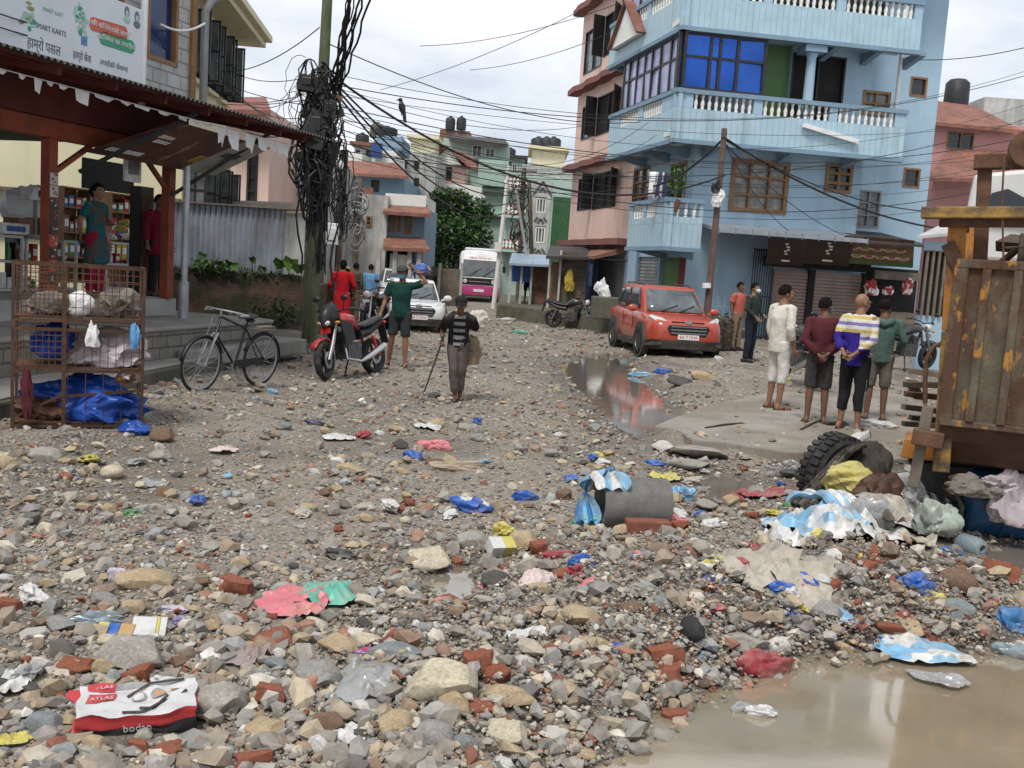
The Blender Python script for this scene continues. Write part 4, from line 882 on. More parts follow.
# --- ground floor shop of the blue building
t=thing('shuttered_shop','row of brown shuttered shops under a projecting tin canopy and hung signs','shop',FF@Vector((3.5,.3,.3)))
cw=2.0
ua,ub=fpt(FF,718,240,cw)[0],fpt(FF,868,240,cw)[0]; zc=fpt(FF,780,236,cw)[1]
mb=MB(FF); mb.prism([(0,zc+.35),(0,zc+.27),(cw,zc-.02),(cw,zc+.08)],ua,ub,M=Matrix(((0,1,0,0),(1,0,0,0),(0,0,1,0),(0,0,0,1)))); mb.build('canopy',M_tin,t)
for k in range(10): 
    u=ua+(ub-ua)*k/9; mb=MB(FF); mb.bb((u-.01,cw-.02,zc-.06),(u+.01,cw+.012,zc+.12)); mb.build('canopy_joint',M_framegrey,t)
mb=MB(FF); uc=fpt(FF,935,240,cw)[0]; mb.prism([(-1.1,zc+.5),(-1.1,zc+.42),(cw,zc-.02),(cw,zc+.04)],ub+.02,uc,M=Matrix(((0,1,0,0),(1,0,0,0),(0,0,1,0),(0,0,0,1)))); mb.build('dark_canopy',M_tindk,t)
w=1.3
def sb(px0,px1,y0,y1,nm,m,ex=None):
    a,b=fpt(FF,px0,(y0+y1)/2,w)[0],fpt(FF,px1,(y0+y1)/2,w)[0]; c,d=fpt(FF,(px0+px1)/2,y1,w)[1],fpt(FF,(px0+px1)/2,y0,w)[1]; return a,b,c,d
M_signdk=mat('dark_sign_print',(.035,.022,.02),.4,.4,1.2,0); M_signfd=mat('food_sign_print',(.13,.075,.045),.45,.3,3,0)
signs=[(762,800,239,264,M_signdk,'dark brown hung shop sign with white script, left of the pair'),(800,846,238,264,M_signdk,'dark brown hung shop sign with white script beside the food sign'),(836,905,238,264,M_signfd,'brown food sign with plate pictures and green lower edge')]
for i,(x0,x1,y0,y1,m,lab) in enumerate(signs):
    a,b,c,d=sb(x0,x1,y0,y1,None,m); b0=thing('shop_sign',lab,'sign',FF@Vector(((a+b)/2,w,c)),group='hung shop signs')
    mb=MB(FF); hx=.25 if i<2 else .45
    q=[(a+(0 if i else .0),1.75,d),(b,1.75,d),(b+hx,1.05,c),(a+hx,1.05,c)]
    vs=[Vector(p) for p in q]+[Vector(p)+Vector((0,-.04,-.02)) for p in q]; mb.add(vs,[(0,1,2,3),(7,6,5,4),(0,4,5,1),(1,5,6,2),(2,6,7,3),(3,7,4,0)]); mb.build('board',m,b0)
    def S(s,v,o=.006): p=vs[0].lerp(vs[1],s).lerp(vs[3].lerp(vs[2],s),v); return p+Vector((0,.5,-.4)).normalized()*o*1.0
    mb=MB(FF)
    def patch(s0,s1,v0,v1,mi): mb.add([S(s0,v0),S(s1,v0),S(s1,v1),S(s0,v1),S(s0,v0,-.01),S(s1,v0,-.01),S(s1,v1,-.01),S(s0,v1,-.01)],[(0,1,2,3),(7,6,5,4),(0,4,5,1),(1,5,6,2),(2,6,7,3),(3,7,4,0)],mi)
    if i<2:
        for k,(s,v) in enumerate([(.44,.18),(.47,.28),(.5,.4),(.43,.46),(.46,.56),(.5,.3)]): patch(s,s+.07,v,v+.05,0)
        mb.build('script_mark',[M_paper],b0); mb=MB(FF); patch(.4,.62,.82,.88,0); mb.build('caption_mark',[M_paper],b0)
    else:
        for k in range(9): patch(.12+.09*k,.12+.09*k+.06,.08,.18,2)
        patch(0,1,.9,1,1)
        for r_ in range(2):
            for k in range(5): 
                p=S(.12+.17*k+.05*r_,.4+.28*r_,.0); mb.ball(p,(.20,.02,.09),10,3)
                p=S(.12+.17*k+.05*r_,.4+.28*r_,.012); mb.ball(p,(.13,.022,.055),8,4 if (k+r_)%2 else 2)
        mb.build('food_pictures',[M_paper,mat('sign_green',(.05,.12,.03),.5,.2,4,0),mat('sign_red',(.25,.06,.03),.5,.2,4,0),mat('sign_cream',(.38,.3,.2),.5,.2,4,0),mat('sign_curry',(.20,.13,.04),.5,.3,8,0)],b0)
def shut(px0,px1,z1=2.35,w=.15):
    a=fpt(FF,px0,290,w)[0]; b=fpt(FF,px1,290,w)[0]; mb=MB(FF); mb.bb((a,w-.05,.1),(b,w,z1))
    for k in range(int((z1-.1)/.10)): mb.bb((a,w,.1+.10*k),(b,w+.045,.1+.10*k+.06))
    mb.build('roller_shutter',M_shutbrn,t); return a,b
s1=shut(772,806); s2=shut(813,860)
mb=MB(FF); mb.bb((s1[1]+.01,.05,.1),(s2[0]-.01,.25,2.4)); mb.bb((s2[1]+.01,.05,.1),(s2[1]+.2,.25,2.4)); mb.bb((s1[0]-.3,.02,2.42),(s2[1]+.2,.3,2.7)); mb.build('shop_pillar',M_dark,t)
ga,gb=fpt(FF,751,290,.5)[0],fpt(FF,770,290,.5)[0]; mb=MB(FF)
for k in range(9): u=ga+(gb-ga)*k/8; mb.bar((u,.5,.2),(u,.5,2.9),.03)
for z in(.3,1.5,2.85): mb.bar((ga,.5,z),(gb,.5,z),.04)
mb.build('grille',M_frameblk,t)
oa,ob=fpt(FF,866,290,.15)[0],fpt(FF,918,290,.15)[0]
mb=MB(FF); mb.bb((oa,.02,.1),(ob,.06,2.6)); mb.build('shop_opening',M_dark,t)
mb=MB(FF); mb.bb((oa,.5,2.25),(ob,.6,2.5)); mb.build('lintel_board',M_woodgrey,t)
mb=MB(FF); mb.bb((oa+.3,.4,.1),(ob-.2,1.0,.85)); mb.prism([(oa+.3,.86),(ob-.2,.86),(ob-.35,1.3),(oa+.5,1.3)],.4,.9); mb.build('counter',M_woodgrey,t)
for k,px in enumerate((872,889,908)):
    u,z=fpt(FF,px,283,.7); o=crumple('red_packet_bunch',MATS['red_goods'],FF@Vector((u,.7,z-.35)),(.32,.2,.5 if k!=1 else .28),90+k,'bag',two=M_paper,res=16,amp=.4); tag(o,['tall bunch of red packets hanging at the left of the open shop','small bunch of red packets hanging in the middle of the open shop','bunch of red and white packets hanging right in the open shop'][k],'packets','hanging packet bunches')
# fence and hedge by the blue wall
a,b=fpt(FF,694,315,1.2)[0],fpt(FF,748,318,1.2)[0]; t=thing('railing','low blue grey spiked railing in front of the blue wall','railing',FF@Vector((a,1.2,.3)))
mb=MB(FF)
for z in(.55,1.15): mb.bar((a-1.2,1.2,z),(b,1.2,z),.035)
mb.build('rail',M_bluedk,t)
for k in range(16):
    u=a-1.2+(b-a+1.2)*k/15; mb=MB(FF); mb.bar((u,1.2,.25),(u,1.2,1.35),.03); mb.add([(u-.03,1.2,1.35),(u+.03,1.2,1.35),(u,1.2,1.5),(u,1.23,1.38)],[(0,1,2),(0,2,3),(1,2,3)]); mb.build('picket',M_bluedk,t)
q=atG(722,352); t=thing('trimmed_hedge','dark square hedge stump between red car and man in dark shirt','hedge',q); mb=MB(); leafcloud(mb,(q.x,q.y+.4,q.z+.45),(.42,.42,.5),900,.09,(0,1),8); mb.build('foliage',[M_leafdk,M_woodgrey],t,fixn=False); mb=MB(); mb.box((q.x,q.y+.4,q.z+.4),(.55,.55,.8)); mb.build('core',M_bark,t,bevel=.1)
# --- pink building
LP=12.3
t=thing('pink_building','pale pink three storey building with brown bands beside the blue building','building',FL@Vector((8,0,.2)))
hp=[frect(FL,586,28,603,70),frect(FL,606,12,621,52),frect(FL,583,105,596,138),frect(FL,598,93,620,132),frect(FL,579,178,592,210),frect(FL,594,172,617,208)]
hp=[(a,b,c,d) for a,b,c,d in hp]
mb=MB(FL); wall_holes(mb,LEN+.002,LP,2.95,13,hp,.03,.2); mb.add([(LP,.03,-.3),(LP,-8,-.3),(LP,-8,13),(LP,.03,13)],[(0,1,2,3)]); mb.build('wall',M_pink,t)
for i,r in enumerate(hp):
    f=window(FL,r,t,M_frameblk,M_dark if i%2 else M_glassgrey,2,1,.03,.1,.05,.04)
    if i%2:
        mb=MB(FL); mb.bar((r[1],.07,(r[2]+r[3])/2),(r[1]-.15,.55,(r[2]+r[3])/2),.03,r[3]-r[2]); mb.build('open_shutter',M_frameblk,f); mb=MB(FL); mb.bar((r[0],.07,(r[2]+r[3])/2),(r[0]-.5,.45,(r[2]+r[3])/2),.03,r[3]-r[2]); mb.build('open_shutter',M_frameblk,f)
for z in(Z1-.05,Z2-.05,Z3-.05,12.2):
    mb=MB(FL); n=24; 
    pts=[]
    for k in range(n+1):
        u=LEN+.05+(LP-LEN+.15)*k/n; pts.append((u,.22+.10*math.sin((u-LEN)*1.7)**2,z))
    for k in range(n): mb.bar(pts[k],pts[k+1],.42,.22)
    mb.build('cornice_band',M_brownred,t)
mb=MB(FL); mb.bb((LEN+.002,-.2,2.4),(LP,-.02,2.94)); mb.bb((LEN+.002,-.5,-.3),(LEN+.4,-.05,2.4)); mb.bb((8.7,-.5,-.3),(8.95,-.05,2.4)); mb.bb((LP-.2,-.5,-.3),(LP,-.05,2.4)); mb.build('ground_floor_wall',M_bluedk,t)
mb=MB(FL); mb.bb((8.96,-.3,.1),(LP-.21,-.25,2.38)); mb.build('blue_gate',M_bluedoor,t)
mb=MB(FL)
for k in range(3): mb.bb((9.5+.8*k,-.248,1.35),(9.95+.8*k,-.235,2.2))
mb.build('gate_glass',MATS['pale_curtained_glass'],t)
mb=MB(FL); mb.bb((LEN+.41,-.25,.1),(8.69,-.2,2.38))
for k in range(20): mb.bb((LEN+.41,-.2,.12+.11*k),(8.69,-.17,.12+.11*k+.06))
mb.build('roller_shutter',M_shut,t)
mb=MB(FL); mb.prism([(0,2.62),(1.1,2.35),(1.1,2.45),(0,2.85)],LEN+.3,8.5,M=Matrix(((0,1,0,0),(1,0,0,0),(0,0,1,0),(0,0,0,1)))); mb.build('tiled_porch',M_tile,t)
# --- rose house and grey wall at far right
YR=41
def boxpx(mb,x0,x1,y0,y1,Y,D=6,mi=0,base=None):
    a=atY(x0,(y0+y1)/2,Y);b=atY(x1,(y0+y1)/2,Y); zt=atY((x0+x1)/2,y0,Y).z; zb=base if base is not None else atY((x0+x1)/2,y1,Y).z
    mb.bb((a.x,Y,zb),(b.x,Y+D,zt),mi); return a.x,b.x,zb,zt
FR=frame((0,YR,0),(1,0),(0,-1))
t=thing('rose_house','rose painted house with red tiled roofs behind the blue building','building',(18,YR,.2))
a=atY(915,150,YR).x; b=atY(1040,150,YR).x; zt=atY(960,122,YR).z
hr=frect(FR,947,132,974,150)
mb=MB(FR); wall_holes(mb,a,b,-.3,zt,[hr],0,.15); mb.build('wall',M_pinkwash,t); window(FR,hr,t,M_framebrn,M_glassdk,2,1,0)
P=lambda x,y,Y: atY(x,y,Y)
mb=MB(); vs=[P(930,121,YR-.5),P(1022,130,YR-.5),P(975,106,YR+3),P(938,101,YR+3)]; vs+=[v-Vector((0,0,.15)) for v in vs]; mb.add(vs,[(0,1,2,3),(7,6,5,4),(0,4,5,1),(1,5,6,2),(2,6,7,3),(3,7,4,0)]); mb.build('roof',M_tile,t)
mb=MB(); vs=[P(925,178,YR-4),P(951,178,YR-4),P(986,150,YR-.05),P(950,150,YR-.05)]; vs+=[v-Vector((0,0,.12)) for v in vs]; mb.add(vs,[(0,1,2,3),(7,6,5,4),(0,4,5,1),(1,5,6,2),(2,6,7,3),(3,7,4,0)])
vs=[P(951,178.3,YR-4),P(1010,178,YR-4),P(1010,152,YR-.05),P(986,150.4,YR-.05)]; vs+=[v-Vector((0,0,.12)) for v in vs]; mb.add(vs,[(0,1,2,3),(7,6,5,4),(0,4,5,1),(1,5,6,2),(2,6,7,3),(3,7,4,0)]); mb.build('lean_to_roof',M_tile,t)
mb=MB(); boxpx(mb,925,962,180,300,YR-2.5,2,base=-.2); mb.build('lean_to_wall',M_pinkwash,t)
o=MB(Matrix.Translation(P(956,101,YR+4))); o.lathe([(.01,.95),(.35,.9),(.5,.75),(.52,0),(.5,-.3)],14); tag(o.build('water_tank',M_tank,loc=P(956,101,YR+4),smooth=True),'dark water tank behind the rose house roof','water tank')
mb=MB(); boxpx(mb,976,1120,101,250,YR+8,6,base=-.2); tag(mb.build('grey_building',M_concold,loc=(24,YR+8,0)),'bare grey concrete building at the far right behind red roof','building')
# pale tin roof of the stall behind the machine
t=thing('tin_stall','small stall with pale tin roof and barred blue side at right','stall',P(925,330,24)); q0,q1=P(917,240,22),P(958,224,22)
mb=MB(); vs=[P(917,236,22),P(962,232,22),P(966,220,23.4),P(946,222,23.4)]; vs+=[v-Vector((0,0,.06)) for v in vs]; mb.add(vs,[(0,1,2,3),(7,6,5,4),(0,4,5,1),(1,5,6,2),(2,6,7,3),(3,7,4,0)]); mb.build('roof',mat('pale_tin',(.42,.41,.4),.5,.15,4,.05,stain=[((.15,.12,.1),.55,.8,(4,4,1),.6)]),t)
mb=MB(); z0_,z1_=.2,P(930,241,22.3).z; xa,xb=P(924,280,22.3).x,P(960,280,22.3).x; mb.bb((xa,22.3,z0_),(xb+2.5,22.5,1.4)); mb.bb((xa,22.3,z1_-.2),(xb,22.5,z1_)); mb.build('side_wall',M_blue,t)
mb=MB()
for k in range(7): x=xa+(xb-xa)*k/6; mb.bar((x,22.25,1.4),(x,22.25,z1_-.2),.05)
mb.build('bars',M_woodgrey,t); mb=MB(); mb.bb((xa,22.45,1.41),(xb,22.48,z1_-.21)); mb.build('dark_inside',M_dark,t)
# ------------------------------------------------------------- background houses, sheds, tree, street end
def fhouse(name,lab,x0,x1,ytop,Y,D,m,wins=(),cols=2,rows=2,fm=None,gm=None,trim=None,base=-.3,trims=()):
    M=frame((0,Y,0),(1,0),(0,-1)); a=atY(x0,200,Y).x; b=atY(x1,200,Y).x; zt=atY((x0+x1)/2,ytop,Y).z
    t=thing(name,lab,'building',((a+b)/2,Y,0)); hs=[]
    for w in wins: r=frect(M,*w[:4]); hs.append((max(r[0],a+.05),min(r[1],b-.05),r[2],min(r[3],zt-.05)))
    mb=MB(M); wall_holes(mb,a,b,base,zt,hs,0,.2); mb.add([(a,0,base),(a,-D,base),(a,-D,zt),(a,0,zt),(b,0,base),(b,-D,base),(b,-D,zt),(b,0,zt)],[(0,1,2,3),(7,6,5,4),(3,2,6,7),(1,5,6,2)]); mb.build('wall',m,t)
    for h in hs: window(M,h,t,fm or M_framebrn,gm or M_glassdk,cols,rows,0,.12,.07,.05)
    if trim: mb=MB(M); mb.bb((a-.25,-D-.2,zt),(b+.25,.4,zt+.22)); mb.build('roof_slab',trim,t)
    for y in trims: z=fpt(M,(x0+x1)/2,y)[1]; mb=MB(M); mb.bb((a-.1,.003,z-.12),(b+.1,.3,z+.1)); mb.build('band',trim or m,t)
    return t,M,a,b,zt
def troof(t,pts,m=None,name='tiled_roof',th=.14):
    """sloped roof: four (px,py,Y) corners"""
    mb=MB(); vs=[atY(*p) for p in pts]; vs+=[v-Vector((0,0,th)) for v in vs]; mb.add(vs,[(0,1,2,3),(7,6,5,4),(0,4,5,1),(1,5,6,2),(2,6,7,3),(3,7,4,0)]); return mb.build(name,m or M_tile,t)
t,M,a,b,z=fhouse('rose_pink_house','pink house with red roof edge and dark stair window left of the pole',218,268,108,33,7,M_pink,[(247,138,258,204)],1,5,M_frameblk,M_glassdk)
troof(t,[(212,109,32),(271,110,32),(266,97,34),(222,97,34)],M_brownred); 
t,M,a,b,z=fhouse('cream_annex','small cream and teal annex between pink house and pale wall',262,279,162,36,4,M_cream,[(267,182,274,200)],2,1,M_white,M_glassgrey)
mb=MB(M); mb.bb((a+.02,.002,-.3),(b,.06,fpt(M,270,178)[1])); mb.build('teal_lower_wall',mat('teal_paint',(.09,.22,.24),.8,.15,2,.1,25),t)
t,M,a,b,z=fhouse('pale_stained_building','pale stained windowless building behind the left utility pole',271,322,152,37,6,M_concold)
t,M,a,b,z=fhouse('side_shed','low dark tin shed behind the tin fence',232,306,207,23,2.5,M_concdk); troof(t,[(225,212,22.6),(312,213,22.6),(310,203,25),(228,200,25)],M_woodgrey,'shed_roof',.08)
t,M,a,b,z=fhouse('stained_gable_building','tall rain stained plaster wall of the street side house',338,388,194,43,8,M_concold)
for i,(x0,x1,y) in enumerate([(346,352,187),(357,372,190)]): 
    mb=MB(); boxpx(mb,x0,x1,y-3,200,43.2,.4); mb.build('parapet_stub',M_tile,t)
# shop house with two tiled roofs
t,M,a,b,z=fhouse('tiled_shop_house','two storey slate blue shop house with tiled porch roof',385,426,206,43.5,6,M_bluedk,[(386.5,210,396,232),(397,212,401.5,232),(404,213,412.5,234)],1,2,M_framebrn,M_glassgrey)
troof(t,[(383,211,42.6),(431,214,42.6),(424,198,45),(387,196,45)]); troof(t,[(383,247,41.5),(430,249,41.5),(424,238,43.4),(384,236,43.4)])
mb=MB(M); c=lambda x,y: fpt(M,x,y); 
for x in(384,400,414,423): u,_=c(x,260); mb.bb((u-.09,1.6,-.1),(u+.09,1.8,c(x,249)[1]))
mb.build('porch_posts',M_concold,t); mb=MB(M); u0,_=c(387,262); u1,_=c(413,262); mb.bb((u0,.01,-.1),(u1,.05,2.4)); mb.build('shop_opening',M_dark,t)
mb=MB(M); mb.bb((u0+.3,1.3,1.5),(u0+1.2,1.35,2.1)); mb.build('notice_board',M_plwhite,t)
mb=MB(M); boxpx(mb,0,0,0,0,43.4) if 0 else None; mb.bb((a,-5,z),(b,-.1,z+.5)); mb.build('terrace_parapet',M_white,t)
# blue house behind with rooftop rooms
t,M,a,b,z=fhouse('blue_terrace_house','blue house with tiled roof edge and rooftop water tank',338,404,176,52,8,M_bluedk,[(371,180,379,192)],1,1,M_frameblk,M_glassdk); troof(t,[(334,172,51),(408,176,51),(398,163,53),(340,160,53)])
mb=MB(); boxpx(mb,372,396,150,175,54,4); boxpx(mb,338,362,152,172,54,4); mb.build('roof_room',M_white,t); mb=MB(); boxpx(mb,371,382,143,158,53.5,.2); mb.build('blue_tarp_panel',M_bluedoor,t)
mb=MB(); boxpx(mb,376,402,136,150,55,4); mb.build('tank_stand',M_bluedk,t)
def tank(px,py,Y,r,h,lab,m=None,g='rooftop water tanks'):
    p=atY(px,py,Y); mb=MB(Matrix.Translation(p)); mb.lathe([(r*.97,0),(r,h*.1),(r,h*.78),(r*.8,h*.92),(r*.3,h),(r*.28,h*1.08),(.01,h*1.09)],16)
    tag(mb.build('water_tank',m or M_tank,loc=p,smooth=True),lab,'water tank',g)
tank(386,138,56,.62,.6,'black water tank on the blue house roof'); tank(377,138,56.5,.4,.8,'grey water tank beside the black one on the blue house',M_concdk)
t,M,a,b,z=fhouse('grey_block_house','unpainted grey stained house wall in the middle of the view',396,434,152,60,8,M_concold)
t,M,a,b,z=fhouse('yellow_top_house','pale yellow rooftop room above the grey house',408,432,139,64,6,M_cream,trim=M_cream)
# pink pediment house
t,M,a,b,z=fhouse('pediment_house','peach house with red gabled pediment above the tree',424,464,164,68,7,M_pink,[(429,166,436,182),(437,166,441,182),(443,167,452,180)],1,2,M_frameblk,M_glassdk)
mb=MB(M); q=[c2 for c2 in (fpt(M,432,164),fpt(M,462,166),fpt(M,447,150))]; mb.prism([q[0],q[1],q[2]],.1,.6); mb.build('pediment',M_white,t)
mb=MB(M)
for p,r in((0,2),(1,2)): mb.bar((q[p][0]+(-.5 if p==0 else .5),.4,q[p][1]-.05),(q[r][0],.4,q[r][1]+.15),.9,.16)
mb.build('gable_roof',M_tile,t); troof(t,[(461,166,67.5),(478,168,67.5),(472,155,69),(455,150,69)]); troof(t,[(420,163,67.5),(434,163,67.5),(438,153,69),(426,151,69)])
mb=MB(); boxpx(mb,424,480,184,250,66,1.5,base=0); mb.build('lower_wall',M_white,t)
mb=MB(M); q=[fpt(M,464,196,1.6),fpt(M,486,198,1.6),fpt(M,475,186,1.6)]; mb.prism(q,1.6,1.9); mb.build('lower_pediment',M_white,t)
t,M,a,b,z=fhouse('brick_roof_room','brown brick rooftop room carrying two dark tanks',436,466,130,76,4,M_brickr)
for x,lab in((450,'left one of two square topped tanks on the brick room'),(461,'right one of two square topped tanks on the brick room')): tank(x,130,76,.36,.95,lab)
# mint building
t,M,a,b,z=fhouse('mint_building','mint green four storey building behind the tree and bus',440,505,140,72,8,M_green,[(472,145,482,157),(485,148,495,158),(485,168,494,182),(497,170,505,184)],2,1,M_white,M_glassdk)
troof(t,[(452,138,71),(508,144,71),(505,139,73),(446,134,73)],M_tindk,'roof_slab',.25); mb=MB(); boxpx(mb,478,508,160,186,71.2,.5); 
mb.build('projecting_bay',M_green,t)
for y in(162,190,214): mb=MB(M); zz=fpt(M,480,y)[1]; mb.bb((a,.01,zz-.1),(b+.3,.5,zz+.1)); mb.build('band',M_tindk if y==162 else M_green,t)
# patterned building
t,M,a,b,z=fhouse('patterned_building','green building with black and white zigzag tiles and diamond railings',505,577,177,56,8,M_green,[(508,202,521,217),(536,198,546,213),(535,227,545,243),(508,230,520,245)],3,1,M_white,M_glassgrey)
zz=lambda x,y: fpt(M,x,y)
mb=MB(M); u0,u1=zz(533,200)[0],zz(551,200)[0]; M_zig=mat('dark_zigzag_tile',(.10,.10,.10),.6,.2,6,0); M_zigw=mat('white_zigzag_tile',(.40,.40,.38),.6,.2,6,0)
zt_,zb_=zz(541,180)[1],zz(541,270)[1]; hl=[(zz(535.5,205)[0],zz(546.5,205)[0],zz(541,214)[1],zz(541,197)[1]),(zz(534.5,235)[0],zz(545.5,235)[0],zz(540,244)[1],zz(540,226)[1])]
wall_holes(mb,u0,u1,zb_,zt_,hl,.06,.06); mb.build('tile_strip',M_zigw,t)
mb=MB(M); k=zb_
while k<zt_-.5:
    for (ua,ub,sg) in((u0,(u0+u1)/2,1),((u0+u1)/2,u1,-1)):
        for s in range(3):
            a0=ua+(ub-ua)*s/3;a1=ua+(ub-ua)*(s+1)/3; z_a=k+(.25*s if sg>0 else .75-.25*s); z_b=k+(.25*(s+1) if sg>0 else .75-.25*(s+1)); uc=(a0+a1)/2; zc_=(z_a+z_b)/2
            if any(h[0]-.15<uc<h[1]+.15 and h[2]-.3<zc_<h[3]+.15 for h in hl): continue
            mb.bar((a0,.07,z_a),(a1,.07,z_b),.03,.13,up=(0,0,1))
    k+=.34
mb.build('zigzag',M_zig,t)
for y0,y1 in((178,189),(206,216),(240,250)):
    a0,b0=zz(505,184)[0],zz(527,184)[0]; zb,zt2=zz(516,y1)[1],zz(516,y0)[1]
    mb=MB(M); mb.bb((a0,.7,zb),(b0,.8,zt2)); f=mb.build('railing_panel',mat('railing_brown',(.20,.07,.05),.7,.2,4,.05) if 'railing_brown' not in MATS else MATS['railing_brown'],t)
    mb=MB(M); n=6
    for k in range(n): u=a0+(b0-a0)*(k+.5)/n; h=(zt2-zb)*.45; mb.prism([(u-.15,(zb+zt2)/2),(u,(zb+zt2)/2-h),(u+.15,(zb+zt2)/2),(u,(zb+zt2)/2+h)],.805,.83)
    mb.build('diamond',M_white,f); mb=MB(M); mb.bb((a0,0,zb-.15),(b0,.9,zb-.01)); mb.build('balcony_slab',M_green,t)
mb=MB(M); u0,u1=zz(551,220)[0],zz(577,220)[0]; mb.bb((u0+.05,.02,zz(560,272)[1]),(u1,.06,zz(560,197)[1])); mb.build('green_netting',mat('dark_green_net',(.03,.09,.04),.8,.3,8,.2),t)
t,M,a,b,z=fhouse('grey_roof_structure','grey brick roof structure with yellowish water tank house on top',520,580,166,64,6,M_brickw)
t,M,a,b,z=fhouse('tank_house','pale yellow roof house with round tanks on top',529,562,150,66,5,M_cream,trim=M_cream)
for x,lab in((538,'leftmost dark tank on the yellow roof house'),(546,'middle dark tank on the yellow roof house'),(553,'rightmost dark tank on the yellow roof house')): tank(x,150,67,.5,.8,lab)
# more houses stacked up behind
for args in (('distant_house','pale grey house with dark windows behind the blue terrace house',352,378,146,66,6,M_concold,[(356,150,360,157),(366,150,371,157)],1,1,M_frameblk,M_glassdk,M_tile),
 ('distant_house','tall cream house with brown windows between grey wall and mint building',432,446,148,80,6,M_cream,[(434,152,438,160),(440,152,444,160)],1,2,M_framebrn,M_glassdk,M_white),
 ('distant_house','muted green tall house behind the dark wooden pole',500,522,158,84,8,M_green,[(503,164,508,172),(512,164,517,172),(503,180,508,188),(512,180,517,188)],2,1,M_white,M_glassdk,M_tindk),
 ('distant_house','rose house with white windows between poles and patterned building',560,580,172,72,6,M_pinkwash,[(563,178,568,186),(571,178,576,186),(563,196,568,204)],2,1,M_white,M_glassdk,M_tile),
 ('distant_house','low grey house with tin top behind the olive jacketed man',318,346,186,60,6,M_concold,[(323,194,329,204),(334,194,340,204)],2,1,M_framebrn,M_glassdk,M_tindk)):
    fhouse(*args)
for i,(px,py,Y,lab) in enumerate(((362,146,67,'small dark tank on the pale grey distant house'),(438,148,81,'small dark tank on the tall cream distant house'),(510,158,85,'small dark tank on the muted green distant house'))): tank(px,py,Y,.45,.8,lab)
t_=bpy.data.objects['stained_gable_building']; Mq=frame((0,43,0),(1,0),(0,-1))
for r_ in((352,214,358,224),(366,216,372,226)): window(Mq,frect(Mq,*r_),t_,M_framebrn,M_glassdk,1,2,.05,.05)
t_=bpy.data.objects['grey_block_house']; Mq=frame((0,60,0),(1,0),(0,-1))
for r_ in((402,160,407,168),(414,161,419,169),(414,178,419,186)): window(Mq,frect(Mq,*r_),t_,M_frameblk,M_glassdk,2,1,.05,.05)
# tree
def tree(name,lab,px,py,Y,crown,n,seed,group=None,leaf=.3):
    p=atY(px,py,Y); p.z=gz1(p.x,p.y); t=thing(name,lab,'tree',p,group=group); rs=random.Random(seed)
    tr=MB(); top=Vector((p.x+rs.uniform(-.3,.3),Y,crown[0][2])); tr.tube([p,p.lerp(top,.5)+Vector((.1,0,0)),top],[.22,.16,.08],8); mbs=MB(); 
    for i,(x,y,z,rx,rz) in enumerate(crown):
        tr.tube([p.lerp(top,rs.uniform(.4,.8)),Vector((x,y,z))],[.08,.03],6)
        leafcloud(mbs,(x,y,z),(rx,rx*.8,rz),int(n*rx*rz),leaf,(0,0,1,1,2),seed*31+i)
    tr.build('trunk',M_bark,t,smooth=True); mbs.build('crown',[M_leaf,M_leafdk,M_leaflt],t,fixn=False)
Yt=60; cr=[]
for px,py,rx,rz in [(450,205,1.3,.9),(432,214,1.0,.8),(468,212,1.2,.9),(455,228,1.8,.9),(440,244,1.5,.8),(475,238,1.0,.9),(428,262,.9,.7),(452,262,1.4,.7),(470,258,.9,.7),(486,212,.5,.5),(446,195,.7,.4),(460,196,.5,.4)]:
    q=atY(px,py,Yt+RND.uniform(-1,1.4)); cr.append((q.x,q.y,q.z,rx*1.15,rz*1.15))
tree('street_tree','dark leafy tree in front of the mint building left of the bus',455,290,Yt,cr,620,3,leaf=.26)
cr=[]
for px,py,rx,rz in [(430,275,.6,.5),(440,285,.5,.5),(422,283,.5,.4)]: q=atY(px,py,46); cr.append((q.x,q.y,q.z,rx,rz))
tree('roadside_bush','low dark bush behind the parked white cars',432,298,46,cr,260,5,leaf=.22)
# low walls at the street end, sheds on the raised right side
t=thing('yard_wall','brown yard wall with pale pillars under the tree','wall',atY(440,292,44)); mb=MB(); boxpx(mb,418,462,268,298,45,.3,base=0); mb.build('wall_panel',M_woodgrey,t)
for x in(439,461): mb=MB(); boxpx(mb,x-1.3,x+1.3,263,298,44.8,.25,base=0); mb.build('pillar',M_concold,t)
RB=[tuple(atZ(x,y,.0).xy) for x,y in((496,318),(540,324),(585,331),(622,338),(640,345))]
mb=MB(); pl=RB+[(RB[-1][0]+3.5,RB[-1][1]+2.5),(Wc.x-.6,Wc.y+1.5),(FL@Vector((12,.2,0))).xy.to_tuple(),(1.6,50),(-.8,50)]
mb.slab(pl,-.2,.52); o=mb.build('raised_footpath',M_concdk,bevel=.05); o['kind']='structure'
NOSTONE.append(pl)
YS=38.5
t=thing('blue_stall','small brick stall with blue tarpaulin front and bluish tin roof','stall',atY(530,300,YS)); mb=MB(); boxpx(mb,533,550,264,305,YS,2.5,base=.5); mb.build('brick_wall',M_brickr,t)
mb=MB(); boxpx(mb,511,533,262,282,YS+.1,.06); mb.build('blue_tarp',mat('blue_tarp',(.03,.10,.36),.5,.3,3,.2,8),t)
troof(t,[(509,263,YS-.7),(551,265,YS-.7),(548,255,YS+2),(512,253,YS+2)],mat('bluish_tin',(.28,.35,.45),.5,.15,3,.05),'roof',.08)
for x in(510,521,531): mb=MB(); boxpx(mb,x-1.2,x+1.2,262,303,YS-.4,.14,base=.5); mb.build('post',M_concold,t)
